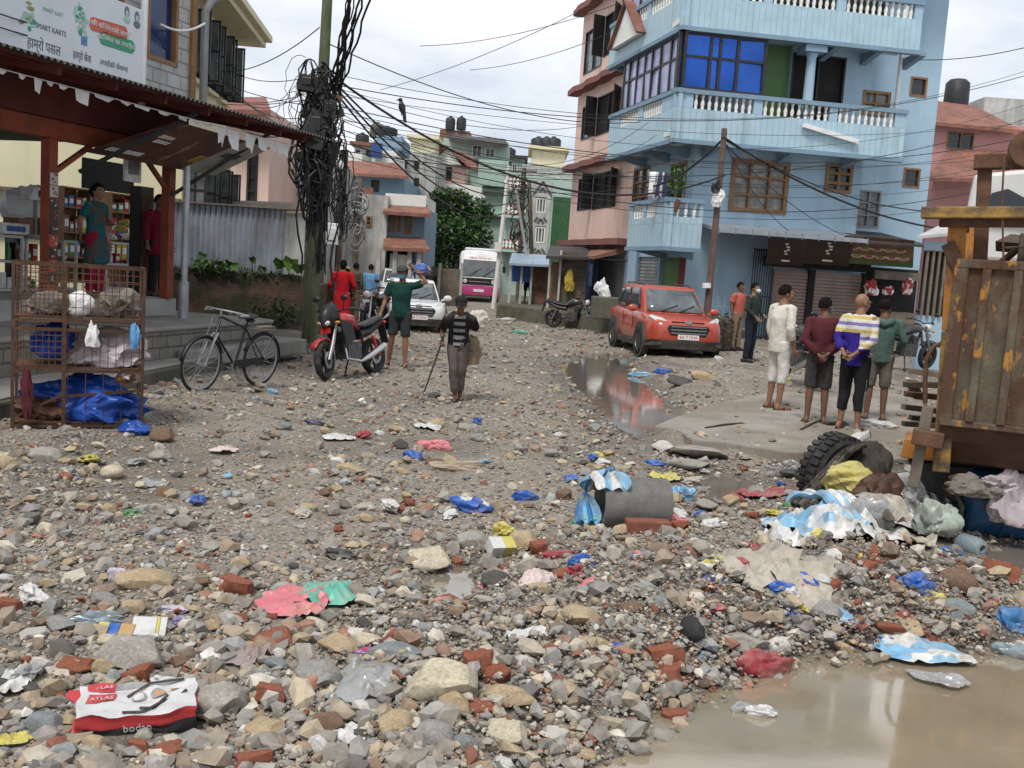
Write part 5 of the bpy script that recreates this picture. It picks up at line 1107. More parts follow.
t=thing('brick_shed','weathered brick shed with plank door and dark tin roof','shed',atY(570,300,36)); mb=MB(); boxpx(mb,560,586,252,305,36,3,base=.5); mb.build('wall',M_brickgry,t)
mb=MB(); boxpx(mb,550,560,262,304,36.2,.1,base=.5); mb.build('plank_door',M_wood,t); troof(t,[(546,256,35.4),(592,257,35.4),(590,247,38.5),(550,246,38.5)],M_tindk,'roof',.1)
mb=MB(); boxpx(mb,558.6,560.6,250,304,35.8,.15,base=.5); boxpx(mb,548,550,258,304,35.8,.15,base=.5); mb.build('door_post',M_concold,t)
p=atY(569,281,35.9); o=crumple('yellow_bag',MATS['yellow_goods'],p-Vector((0,.12,.35)),(.32,.2,.85),17,'bag',amp=.3,res=16); tag(o,'yellow plastic bag hanging on the brick shed wall','bag')
p=atY(602,293,30.5); o=crumple('white_bag',M_plwhite,p-Vector((0,.1,.1)),(.4,.2,.55),19,'bag',amp=.5,res=16); tag(o,'white plastic bag hanging on the blue gate','bag')
q=atY(607,302,30.0); mb=MB(); mb.box((q.x,q.y,.85),(.9,.8,.66)); tag(mb.build('concrete_block',M_concdk,loc=(q.x,q.y,.52),bevel=.04),'dark concrete tank block standing before the roller shutter','block')
# ------------------------------------------------------------- poles and cables
def polepts(b,t,n=6): return [b.lerp(t,i/n) for i in range(n+1)]
YP=18.0; pb=atY(309,346,YP); pt=atY(331,-70,YP); pb.z=.28
t=thing('utility_pole','tall mossy concrete utility pole choked with tangled black cables','utility pole',pb); TP=t
mb=MB(); mb.tube(polepts(pb,pt),[.150,.135,.120,.108,.098,.09,.085],12); mb.build('pole',M_poleconc,t,smooth=True)
rs=random.Random(12)
def pc(py): f=(346-py)/416; return pb.lerp(pt,f)
for i,(px,py,s,m) in enumerate([(308,84,(.34,.22,.28),M_black),(322,92,(.22,.2,.34),M_concdk),(312,108,(.3,.24,.4),M_black),(330,110,(.22,.2,.3),M_black),(338,98,(.12,.14,.1),M_wood),(341,113,(.10,.12,.14),M_concdk),(318,140,(.3,.24,.4),M_black),(331,152,(.2,.2,.4),M_black),(303,158,(.22,.2,.14),M_concdk),(316,128,(.42,.28,.5),M_black),(325,190,(.16,.16,.5),M_black)]):
    p=atY(px,py,YP-.18+.1*(i%3)); mb=MB(); mb.box(p,s,rot=(rs.uniform(-.15,.15),rs.uniform(-.4,.4),rs.uniform(-.5,.5))); mb.box(p+Vector((0,-s[1]/2-.01,s[2]*.1)),(s[0]*.5,.03,s[2]*.5)); mb.build('junction_box',m,t,bevel=.015)
mb=MB()
def loop(c,rx,rz,tilt,r=.008,seg=14,ang=0):
    e=Euler((rs.uniform(-.3,.3),ang,tilt)).to_matrix(); a0=rs.uniform(0,6.28); sw=rs.uniform(4.5,6.6)
    mb.tube([c+e@Vector((rx*math.cos(a0+sw*k/seg)*(1+.1*math.sin(3*k)),rs.uniform(-.02,.02),rz*math.sin(a0+sw*k/seg))) for k in range(seg+1)],r,4,caps=False)
for k in range(85):
    py=rs.triangular(72,200,115); q=pc(py)+Vector((rs.gauss(-.04,.13),rs.uniform(-.25,.05),rs.gauss(0,.1))); loop(q,rs.uniform(.06,.22),rs.uniform(.12,.45),rs.uniform(-.8,.8),rs.choice([.006,.009,.012,.016]))
for k in range(8): q=atY(rs.uniform(294,310),rs.uniform(80,140),YP-.1); loop(q,rs.uniform(.15,.34),rs.uniform(.25,.5),rs.uniform(-.4,.4),.006,18)
for k in range(26):
    q=pc(rs.uniform(60,120)); x=rs.gauss(.06,.2); L_=rs.uniform(1.2,3.4); mb.tube([q+Vector((x+.07*math.sin(j*1.3+k),-.16+.04*math.cos(j+k),-L_*j/8)) for j in range(9)],rs.choice([.008,.012,.018]),4,caps=False)
for k in range(22):
    a0=rs.uniform(0,6.28); q=pc(rs.uniform(76,118)); L_=rs.uniform(1.6,3.0); rr=rs.uniform(.13,.20); mb.tube([q+Vector((rr*math.cos(a0+.25*math.sin(j+k)),rr*math.sin(a0+.25*math.sin(j+k))*.9,-L_*j/8)) for j in range(9)],rs.choice([.012,.018,.026,.034]),5,caps=False)
for k in range(70):
    q=pc(rs.uniform(74,205))+Vector((rs.gauss(0,.12),-.16+rs.gauss(0,.06),0)); loop(q,rs.uniform(.06,.2),rs.uniform(.1,.4),rs.uniform(-.8,.8),rs.choice([.012,.018,.024]))
o=mb.build('cable_tangle',M_wire,t,fixn=False); o['kind']='stuff'
for px,py in((298,92),(341,165)): 
    p=atY(px,py,YP-.1); mb=MB(); mb.ball(p,(.05,.05,.08),8); mb.build('insulator',M_plwhite,t,smooth=True)
# bundles climbing towards the camera side
def cable(pts,r,lab,g,m=None,name='cable'):
    mb=MB(); mb.tube(pts,r,5,caps=False); o=mb.build(name,m or M_wire,loc=tuple(pts[0]),smooth=True,fixn=False); return tag(o,lab,'cable',g)
rs=random.Random(5)
for k in range(9):
    a=atY(334+rs.uniform(-4,10),84+rs.uniform(-8,14),YP-.1); b=atY(351+k*3.6+rs.uniform(-2,2),-40,15.5); c=a.lerp(b,.5)+Vector((rs.uniform(-.1,.06),0,rs.uniform(-.1,.1)))
    pts=[]
    for j in range(13): f=j/12; q=a*(1-f)**2+c*2*f*(1-f)+b*f*f; pts.append(q+Vector((.025*math.sin(j*1.9+k*2),.02*math.cos(j*2.3+k),0)))
    cable(pts,rs.choice([.012,.018,.026]),'thick black cable climbing from the tangled pole to the top of the photo','cables climbing from the pole')
# small second pole and cable bundle pole
b=atY(335,312,24); tp=atY(345,150,24); b.z=gz1(b.x,b.y)
t=thing('slim_pole','thin dark pole behind the mossy utility pole, with a white meter box','pole',b); mb=MB(); mb.tube(polepts(b,tp),.085,10); mb.build('pole',M_woodgrey,t,smooth=True)
mb=MB(); mb.box(atY(332,234,23.7),(.3,.2,.5)); mb.box(atY(332,234,23.58),(.2,.03,.3)); mb.build('meter_box',M_plwhite,t,bevel=.02)
mb=MB(); rs=random.Random(3)
for k in range(30):
    q=atY(340+rs.gauss(0,3),rs.uniform(150,225),24-.1); loop(q,rs.uniform(.05,.2),rs.uniform(.15,.6),rs.uniform(-.5,.5),.014)
o=mb.build('cable_tangle',M_wire,t,fixn=False); o['kind']='stuff'
b=atY(352,300,30); tp=atY(360,178,30); b.z=gz1(b.x,b.y)
t=thing('bundle_pole','grey wrapped pole with a hanging bundle of old cables in the left background','pole',b); mb=MB(); mb.tube(polepts(b,tp),.1,8); mb.build('pole',M_woodgrey,t,smooth=True)
mb=MB()
for k in range(15): q=atY(rs.gauss(356,1.6),rs.uniform(188,250),29.8); loop(q,rs.uniform(.08,.3),rs.uniform(.2,.6),rs.uniform(-.5,.5),.022)
o=mb.build('cable_bundle',M_framegrey,t,fixn=False); o['kind']='stuff'
b=atY(706,322,25.8); tp=atY(724.5,131,25.8); b.z=.2
t=thing('steel_pole','dark rusty steel pole in front of the blue building behind the red car','utility pole',b); mb=MB(); mb.tube(polepts(b,tp),[.10,.098,.09,.085,.08,.075,.07],10); mb.build('pole',M_polesteel,t,smooth=True)
for i,(px,py,m) in enumerate([(716,187,M_black),(719,197,M_plwhite),(717,201,M_plwhite)]):
    p=atY(px,py,25.65); o=crumple('hung_bundle',m,(0,0,0),(.22,.16,.35),i+40,'bag',amp=.5,res=12); o.data.transform(Matrix.Translation(p-Vector((0,0,.15)))); o.data.transform(WM[t.name].inverted()); o.parent=t; o.location=(0,0,0)
mb=MB(); mb.box(atY(724,133,25.75),(.12,.12,.22)); mb.build('insulator',M_polesteel,t); mb=MB(); mb.tube([atY(706.5,288,25.7),atY(706.7,283,25.7)],.11,10); mb.build('white_band',M_plwhite,t)
b=atY(494,300,44); tp=atY(509,165,44); b.z=0
t=thing('white_pole','slim pale lamp pole in front of the bus','pole',b); mb=MB(); mb.tube(polepts(b,tp),[.12,.11,.1,.1,.09,.085,.08],10); mb.build('pole',M_white,t,smooth=True)
mb=MB(); mb.box(atY(498,247,43.8),(.3,.15,.4)); mb.build('meter_box',M_plwhite,t)
for i,(x0,y0,x1,y1,Y,w_,lab) in enumerate([(518,300,524,168,41,.10,'dark wooden pole with cross bars right of the bus'),(535,297,529,180,42,.09,'brownish pole in front of the patterned building'),(538,300,516,190,40,.06,'pale leaning pole beside the blue stall')]):
    b=atY(x0,y0,Y); b.z=.0; tp=atY(x1,y1,Y); t=thing('wooden_pole',lab,'pole',b); mb=MB(); mb.tube(polepts(b,tp),w_,8); mb.build('pole',[M_woodgrey,M_woodgrey,M_concold][i],t,smooth=True)
    if i==0:
        for z in(172,182,192): q=atY(522,z,Y); mb=MB(); mb.bar(q+Vector((-.6,-.1,0)),q+Vector((.6,-.1,.05)),.06); mb.build('crossarm',M_woodgrey,t)
        mb=MB()
        for k in range(14): q=atY(rs.gauss(520,2),rs.uniform(180,250),Y-.2); loop(q,rs.uniform(.1,.4),rs.uniform(.2,.7),rs.uniform(-.5,.5),.02)
        o=mb.build('cable_tangle',M_wire,t,fixn=False); o['kind']='stuff'
# overhead cables
rs=random.Random(21)
PX=lambda x,y,Y: atY(x,y,Y)
pole=lambda py,dx=0: pc(py)+Vector((dx,-.05,0))
cable(sag(pole(72,.15),PX(725,175,25.7),1.15,24),.024,'thickest black cable drooping from the tangled pole to the steel pole','main cables'); 
for k in range(3): cable(sag(pole(78+4*k,.2),PX(520,192+6*k,41),.8+.2*k,22),.02,'black cable drooping from the tangled pole to the dark wooden pole','cables to the wooden pole')
cable(sag(PX(724.5,138,25.75),PX(936,228,31.5),.35,18),.03,'thick black cable running down right from the steel pole top','cables right of the steel pole')
cable(sag(PX(724.5,140,25.75),PX(960,212,31.8),.5,18),.018,'thin black cable running right from the steel pole','cables right of the steel pole')
cable(sag(PX(724,138,25.75),PX(640,188,30),.3,14),.03,'thick black cable from steel pole down to the small blue balcony','cables left of the steel pole')
for k,(x,y) in enumerate(((790,300),(845,236),(762,160))): cable(sag(PX(724,142,25.75),PX(x,y if k else 232,29.5),.25,12),.010,'thin service wire from the steel pole to the blue wall','service wires')
for k in range(13):
    y0=72+k*6.5+rs.uniform(-3,3); y1=[58,62,92,118,128,139,147,150,160,166,172,105,184][k]; 
    cable(sag(pole(y0,.1),PX(1060,y1+rs.uniform(-3,3),[27,26,28][k%3]),rs.uniform(.5,1.5),26),rs.choice([.005,.006,.009]),'thin black cable strung across from the tangled pole past the blue building','cables across the street')
for k in range(6): cable(sag(pole(84+k*9,.1),PX(640+k*9,110+k*12,30),rs.uniform(.5,1.3),22),.007,'thin cable strung from the tangled pole to the pink building','cables to the pink building')
for k in range(9):
    x,y=[(228,70),(228,92),(214,96),(222,104),(216,80),(232,88),(222,112),(225,120),(214,70)][k]; cable(sag(pole(72+k*8,-.1),PX(x,y,23),rs.uniform(.05,.4),14),.008,'thin cable strung from the tangled pole to the cream house','cables to the cream house')
cable(sag(pole(26,-.1),PX(214,71,23),.25,16),.010,'single cable sagging from high on the mossy pole to the cream house','upper cable')
cable(sag(pole(42,.1),PX(640,122,29),.45,20),.011,'single cable leaving high on the mossy pole towards the pink building','upper cable to the right')
for k,(a,b2) in enumerate([((420,46,40),(620,3,33)),((380,90,42),(620,-10,34)),((470,70,42),(640,20,34))]): cable(sag(PX(*a),PX(*b2),.3,14),.012,'faint thin cable crossing the open sky','sky cables')
cable(sag(PX(1060,38,26),PX(905,59,31),.2,10),.012,'thin cable from the blue building to the right edge','sky cable at right')
for k in range(2): cable(sag(PX(-20,7+14*k,11),PX(150,46+10*k,15.5),.08,14),.009,'thin cable crossing in front of the shop signboard','cables before the signboard')
# crow
for i,(px,py,Y,lab) in enumerate([(402,111,24,'black crow perched on the thick cable right of the tangled pole')]):
    q=PX(px,py,Y); t=thing('crow',lab,'bird',q); mb=MB(); mb.tube([q+Vector(v) for v in((.06,0,-.10),(.02,0,.0),(-.01,0,.10),(-.03,0,.19),(-.04,0,.24))],[.02,.07,.085,.05,.02],8); mb.ball(q+Vector((-.05,0,.25)),(.055,.05,.05),8)
    mb.build('body',M_black,t,smooth=True); mb=MB(); mb.tube([q+Vector((-.09,0,.25)),q+Vector((-.16,0,.235))],[.02,.003],6); mb.build('beak',M_black,t); mb=MB(); mb.prism([(.0,-.02),(.09,-.02),(.12,-.26),(.05,-.25)],-.04,.04,M=Matrix.Translation(q)); mb.build('tail',M_black,t)
    mb=MB(); mb.tube([q+Vector((0,.02,-.02)),q+Vector((-.01,.02,-.1))],.01,5); mb.tube([q+Vector((0,-.02,-.02)),q+Vector((-.01,-.02,-.1))],.01,5); mb.build('legs',M_black,t)
# ------------------------------------------------------------- rusty rubbish truck rear at right
YM=7.6
M_orpaint=mat('worn_orange_paint',(.36,.145,.025),.6,.2,4,.15,40,stain=[((.06,.035,.025),.5,.62,(5,5,3),.9)])
M_yelpaint=mat('worn_yellow_paint',(.33,.19,.04),.65,.25,4,.2,40,stain=[((.05,.035,.028),.36,.56,(4,6,6),.9)])
M_hop=mat('rust_streaked_steel',(.125,.108,.075),.75,.3,5,.25,40,stain=[((.075,.032,.018),.42,.56,(3,3,1.1),.92),((.36,.17,.03),.57,.62,(9,9,4),.9),((.30,.28,.24),.68,.74,(6,6,1.0),.6)],metal=.1)
M_hopdk=mat('dark_rust_steel',(.07,.035,.02),.6,.35,4,.3,30,stain=[((.17,.09,.05),.55,.75,(4,4,6),.6)],metal=.2)
pm_=lambda x,y,Y=YM: atY(x,y,Y)
base=atG(985,545); t=thing('rubbish_truck','rusty orange rubbish truck rear with ribbed hopper and beam frame','truck',(3.6,YM,0)); TM=t
a=pm_(947,370); xL=a.x; zt=pm_(985,267).z; zb=pm_(985,474).z; zm=pm_(985,425).z; xR=xL+2.4
prof=[(YM,zt),(YM+.02,zm),(YM+.06,zm-.14),(YM+.2,zb+.06),(YM+.42,zb),(YM+1.5,zb),(YM+1.6,zt)]
mb=MB(); n=len(prof); vs=[(xL,y,z) for y,z in prof]+[(xR,y,z) for y,z in prof]
mb.add(vs,[(i,i+1,n+i+1,n+i) for i in range(1,n-2)],1); mb.add(vs,[(0,1,n+1,n),(n-2,n-1,2*n-1,2*n-2)],0); mb.add(vs,[tuple(range(n))[::-1],tuple(range(n,2*n))],0)
mb.build('hopper',[M_hop,M_hopdk],t,bevel=.01)
mb=MB(); mb.bb((xL-.02,YM-.035,zt-.02),(xR,YM+.05,zt+.05)); mb.bb((xL-.015,YM-.03,zm-.02),(xR,YM-.001,zm+.03)); mb.bb((xL-.03,YM-.03,zm),(xL+.07,YM+.01,zt)); mb.build('hopper_rim',M_hop,t,bevel=.008)
for px in(975,1003,1040): 
    x=pm_(px,350).x; mb=MB(); mb.bb((x-.03,YM-.045,zm+.03),(x+.03,YM-.002,zt-.02)); mb.build('rib',M_hop,t,bevel=.006)
# frame
def beam(nm,p,q,w,h,m,Y=None,bev=.01,up=(0,0,1)): mb=MB(); mb.bar(p,q,w,h,0,up); return mb.build(nm,m,TM,bevel=bev)
beam('cross_beam',pm_(930,212,YM-.1),pm_(1120,217,YM-.1),.13,.085,M_yelpaint)
beam('cross_beam_web',pm_(941,222,YM),pm_(1100,226,YM),.06,.07,M_rust)
beam('upright',pm_(976,155,YM+.15),pm_(969,275,YM+.15),.10,.085,M_rust); beam('top_beam',pm_(968,162,YM+.1),pm_(1120,166,YM+.1),.12,.11,M_rust)
beam('side_column',pm_(952,215,YM+.12),pm_(944,330,YM+.12),.13,.13,M_orpaint); beam('lower_column',pm_(943.7,331,YM+.12),pm_(934,470,YM+.12),.125,.125,M_yelpaint); beam('inner_column',pm_(953,210,YM+.2),pm_(951,232,YM+.2),.1,.1,M_rust)
beam('diagonal_brace',pm_(946,243,YM+.05),pm_(963,285,YM+.05),.05,.10,M_rust)
beam('prop_bar',pm_(938,266,YM+.6),pm_(917,330,YM+.6),.045,.045,M_orpaint); beam('lower_prop',pm_(946,302,YM+.7),pm_(929,332,YM+.7),.03,.04,M_rust); beam('grey_prop',pm_(922,300,YM+.9),pm_(948,330,YM+.9),.06,.05,M_woodgrey)
mb=MB(); mb.tube([pm_(1010,158,YM-.15),pm_(1008,200,YM-.16),pm_(1005,262,YM-.1)],.008,6); mb.build('steel_cable',M_rust,t,smooth=True)
c=pm_(1026,152,YM-.05); mb=MB(Matrix.Translation(c)@Matrix.Rotation(PI/2,4,'X')); mb.lathe([(.02,-.06),(.13,-.06),(.14,-.045),(.11,-.03),(.11,.03),(.14,.045),(.13,.06),(.02,.06)],20); mb.build('pulley',M_rust,t,smooth=True); mb=MB(); mb.tube([c+Vector((0,-.1,0)),c+Vector((0,.15,0))],.03,10); mb.build('pulley_axle',M_black,t)
mb=MB(); mb.prism([(pm_(886,440,YM+.4).x,pm_(886,438,YM+.4).z),(pm_(946,440,YM+.4).x,pm_(946,440,YM+.4).z),(pm_(946,462,YM+.4).x,pm_(946,461,YM+.4).z),(pm_(882,458,YM+.4).x,pm_(882,458,YM+.4).z)],YM+.4,YM+.9); mb.build('rear_fender',M_orpaint,t,bevel=.012)
mb=MB(); mb.prism([(pm_(884,458,YM+.5).x,pm_(884,459,YM+.5).z),(pm_(946,460,YM+.5).x,pm_(946,462,YM+.5).z),(pm_(940,500,YM+.5).x,pm_(940,500,YM+.5).z),(pm_(902,490,YM+.5).x,pm_(902,488,YM+.5).z)],YM+.45,YM+.85); mb.build('chassis_box',M_black,t,bevel=.01)
beam('stake',pm_(924,406,YM+.1),pm_(909,488,YM+.1),.085,.07,M_woodgrey); beam('stake_clamp',pm_(914,437,YM),pm_(943,441,YM),.10,.12,M_rust)
beam('side_rail',pm_(938,300,YM+.35),pm_(934,450,YM+.35),.09,.1,M_yelpaint)
mb=MB(); mb.tube([pm_(940,342,YM+.1),pm_(930,346,YM+.1),pm_(923,358,YM+.1),pm_(921,380,YM+.1),pm_(921,404,YM+.1)],.018,8); mb.build('hose',M_rust,t,smooth=True)
mb=MB(); rs=random.Random(6)
for k in range(7): p=pm_(rs.uniform(975,1020),rs.uniform(238,262),YM+.6); mb.box(p,(rs.uniform(.1,.3),.2,rs.uniform(.05,.16)),rot=(rs.uniform(-.4,.4),rs.uniform(-.4,.4),rs.uniform(-1,1)))
mb.tube([pm_(970,262,YM+.5),pm_(985,248,YM+.5),pm_(1000,252,YM+.5),pm_(1030,240,YM+.5)],.03,8); mb.build('linkage',M_hopdk,t)
mb=MB(); mb.box(pm_(1018,232,YM+.3),(.16,.1,.24)); mb.build('bracket_plate',M_woodgrey,t,bevel=.01); mb=MB(); mb.box(pm_(1015,254,YM+.25),(.26,.1,.3)); mb.bar(pm_(992,248,YM+.15),pm_(1035,246,YM+.15),.02,.02); mb.build('lever_box',M_hop,t,bevel=.01)
# drum body further in and the cab
mb=MB(); mb.bb((xL+.1,YM+1.7,.5),(xR,YM+4.5,zt-.1)); mb.build('truck_body',M_hopdk,t,bevel=.03)
for i,(sx) in enumerate((xL+.05,)):
    mb=MB(Matrix.Translation((sx+.35,YM+2.4,.48))@Matrix.Rotation(PI/2,4,'Y')); mb.lathe([(.2,-.14),(.42,-.14),(.48,-.08),(.48,.08),(.42,.14),(.2,.14)],24); mb.build('wheel',M_rubber,t,smooth=True)
_a=R(-23); _pv=Vector((xL,YM,0)); _rt=Matrix.Rotation(_a,3,'Z'); TM.location=_pv+_rt@(Vector((3.6,YM,0))-_pv); TM.rotation_euler=(0,0,_a)
# white canopied loader behind
YB=13.0
q=pm_(990,300,YB); q.z=.15
t=thing('loader','yellow loader with white canopy standing behind the rubbish truck','loader',q)
xa,xb=pm_(964,190,YB).x,pm_(1100,190,YB).x; z0,z1=pm_(1000,262,YB).z,pm_(1000,172,YB).z
mb=MB(); mb.prism([(xa,z0),(xb,z0),(xb,z1+.15),(xa+.1,z1-.05)],YB,YB+1.9); mb.build('canopy',mat('dirty_white_paint',(.58,.57,.54),.5,.08,2,.05,stain=[((.2,.15,.1),.58,.8,(3,3,1),.5)]),t,bevel=.05)
mb=MB(); mb.bb((xa-.04,YB-.05,z0-.35),(xb,YB-.005,z0)); mb.bb((xa-.02,YB-.04,z0),(xa+.25,YB-.004,z0+.5)); mb.build('yellow_panel',M_orpaint,t,bevel=.02)
w0=pm_(985,212,YB); mb=MB(); mb.prism([(w0.x,w0.z-.1),(w0.x+.02,w0.z+.22),(w0.x+.2,w0.z+.28),(w0.x+.5,w0.z+.12),(w0.x+1.4,w0.z-.02),(w0.x+1.4,w0.z-.14)],YB-.09,YB-.053 if 0 else YB-.055); mb.build('window',M_glassdk,t)
mb=MB(); mb.bb((xa,YB,.15+.5),(xb,YB+1.8,z0-.36)); mb.build('body',M_hopdk,t,bevel=.03)
for k in range(2):
    mb=MB(Matrix.Translation((xa+.6+1.5*k,YB-.1,.15+.45))@Matrix.Rotation(PI/2,4,'X')); mb.lathe([(.15,-.16),(.4,-.16),(.46,-.1),(.46,.1),(.4,.16),(.15,.16)],22); mb.build('wheel',M_rubber,t,smooth=True)
_lv=Vector((xa,YB,0)); t.location=_lv+_rt@(t.location-_lv); t.rotation_euler=(0,0,_a)
# tyre, covered stump, barrel, timber
tp=Vector((pm_(829,475,8.7).x,8.7,0)); c=pm_(833,473,8.8); c.z=.23
t=thing('old_tyre','large worn black tyre half buried in the rubble left of the truck','tyre',(c.x,c.y,0)); TT=Matrix.Translation(c)@Matrix.Scale(.93,4)@Matrix.Rotation(.55,4,'Z')@Matrix.Rotation(PI/2+.1,4,'X')
mb=MB(TT); mb.lathe([(.22,-.12),(.32,-.13),(.36,-.09),(.37,0),(.36,.09),(.32,.13),(.22,.12),(.20,0),(.22,-.12)],36)
for k in range(30):
    a=2*PI*k/30
    for s in(-1,1): mb.box((.365*math.cos(a+s*.05),.365*math.sin(a+s*.05),s*.055),(.04,.045,.09),rot=(0,0,a))
mb.build('rubber',M_rubber,t); mb=MB(TT); mb.lathe([(.001,.03),(.10,.03),(.12,.07),(.19,.08),(.215,.10),(.2,-.02),(.001,-.03)],24); mb.build('rim',M_rust,t,smooth=True)
d=pm_(1016,520,7.9)+Vector((.05,0,0)); mb=MB(Matrix.Translation((d.x-.02,7.95,.22))@Matrix.Rotation(-.12,4,'Z')@Matrix.Rotation(PI/2,4,'Y')); mb.lathe([(.001,-.45),(.27,-.45),(.29,-.43),(.285,-.2),(.3,-.19),(.3,-.17),(.285,-.16),(.285,.14),(.3,.15),(.3,.17),(.285,.18),(.285,.43),(.27,.45),(.001,.45)],26)
tag(mb.build('blue_barrel',mat('blue_barrel_plastic',(.012,.07,.16),.4,.2,4,.05,stain=[((.10,.085,.06),.5,.75,(4,4,4),.6)]),loc=(d.x,7.95,0),smooth=True),'blue plastic barrel lying under the rusty hopper','barrel')
rs=random.Random(4)
M_rag=mat('grey_dirty_rag',(.20,.18,.155),.9,.35,6,.4,40,stain=[((.06,.05,.04),.45,.7,(5,5,5),.7)])
for k in range(15):
    x=952+k*6+rs.uniform(-3,3); a=pm_(x,474+rs.uniform(0,4),YM+.15+rs.uniform(0,.2)); L_=rs.uniform(.12,.55); mb=MB(); pts=[a+Vector((.03*math.sin(j*1.7+k),.02*math.cos(j*2+k),-L_*j/6)) for j in range(7)]
    mb.tube(pts,[(.03+.03*rs.random(),.012) for j in range(6)]+[(.004,.004)],6); o=mb.build('rag_strip',M_rag if k%3 else M_rust,loc=a,smooth=True); tag(o,'muddy rag strip hanging from the rusty hopper bottom','rag','rag strips under the hopper')
for i,(px,py,s,m,lab) in enumerate([(1012,497,(.34,.2,.42),mat('clear_dirty_plastic',(.42,.36,.38),.4,.15,6,.15),'large grey white plastic sack hanging at the right below the hopper'),(975,484,(.36,.2,.18),M_rag,'dirty cream rag caught under the hopper left'),(998,483,(.28,.2,.16),MATS['clear_dirty_plastic'],'pale plastic scrap caught under the hopper middle')]):
    p=pm_(px,py,YM+.0); o=crumple('hanging_sack',m,p-Vector((0,0,s[2]/2)),s,60+i,'bag',amp=.45,res=18); tag(o,lab,'sack')
for i,(px,py,L_,ang) in enumerate([(920,385,.7,.1),(925,397,.8,-.1),(918,410,.75,.15),(925,420,.7,0),(905,390,.5,.9),(928,375,.8,-.2),(915,425,.65,.05)]):
    L_*=.72; p=pm_(px+10,py,9.6+.12*i); mb=MB(); mb.box((0,0,0),(L_,.09,.05)); mb.box((L_*.1,0,.0255),(L_*.7,.07,.004)); o=mb.build('timber_offcut',[M_bark,M_rust,M_woodgrey][i%3],bevel=.005); place(o,p,ang,rot=(0,rs.uniform(-.12,.12) if i!=4 else .5,ang)); tag(o,'old timber offcut in the stack beside the rusty truck','timber','timber stack beside the truck')
# ------------------------------------------------------------- vehicles
def paint(name,c,rough=.28,dust=.35): return mat(name,c,rough,.06,2,.02,coat=.5,stain=[((.24,.20,.15),.48,.75,(1.5,1.5,2.5),dust)])
def wheel_parts(root,c,r,w,axis='X',rim=None,spokes=5,tm=None,steer=0):
    """axle along X; tyre with rim as sub-part"""
    Tm=Matrix.Translation(c)@Matrix.Rotation(steer,4,'Z')@Matrix.Rotation(PI/2,4,'Y')
    mb=MB(Tm); mb.lathe([(r*.62,-w*.45),(r*.72,-w*.5),(r*.93,-w*.46),(r,-w*.3),(r,w*.3),(r*.93,w*.46),(r*.72,w*.5),(r*.62,w*.45)],28); wh=mb.build('wheel',M_rubber,root,smooth=True)
    mb=MB(Tm); mb.lathe([(r*.64,-w*.42),(r*.6,-w*.25),(r*.56,0),(r*.6,w*.25),(r*.64,w*.42)],24)
    for k in range(spokes):
        a=2*PI*k/spokes; 
        for s in(-1,1): mb.bar((0,0,s*w*.30),(r*.62*math.cos(a),r*.62*math.sin(a),s*w*.26),r*.16,w*.08)
    mb.ball((0,0,0),(r*.14,r*.14,w*.4),10); mb.build('rim',rim or M_alu,wh,smooth=True); return wh
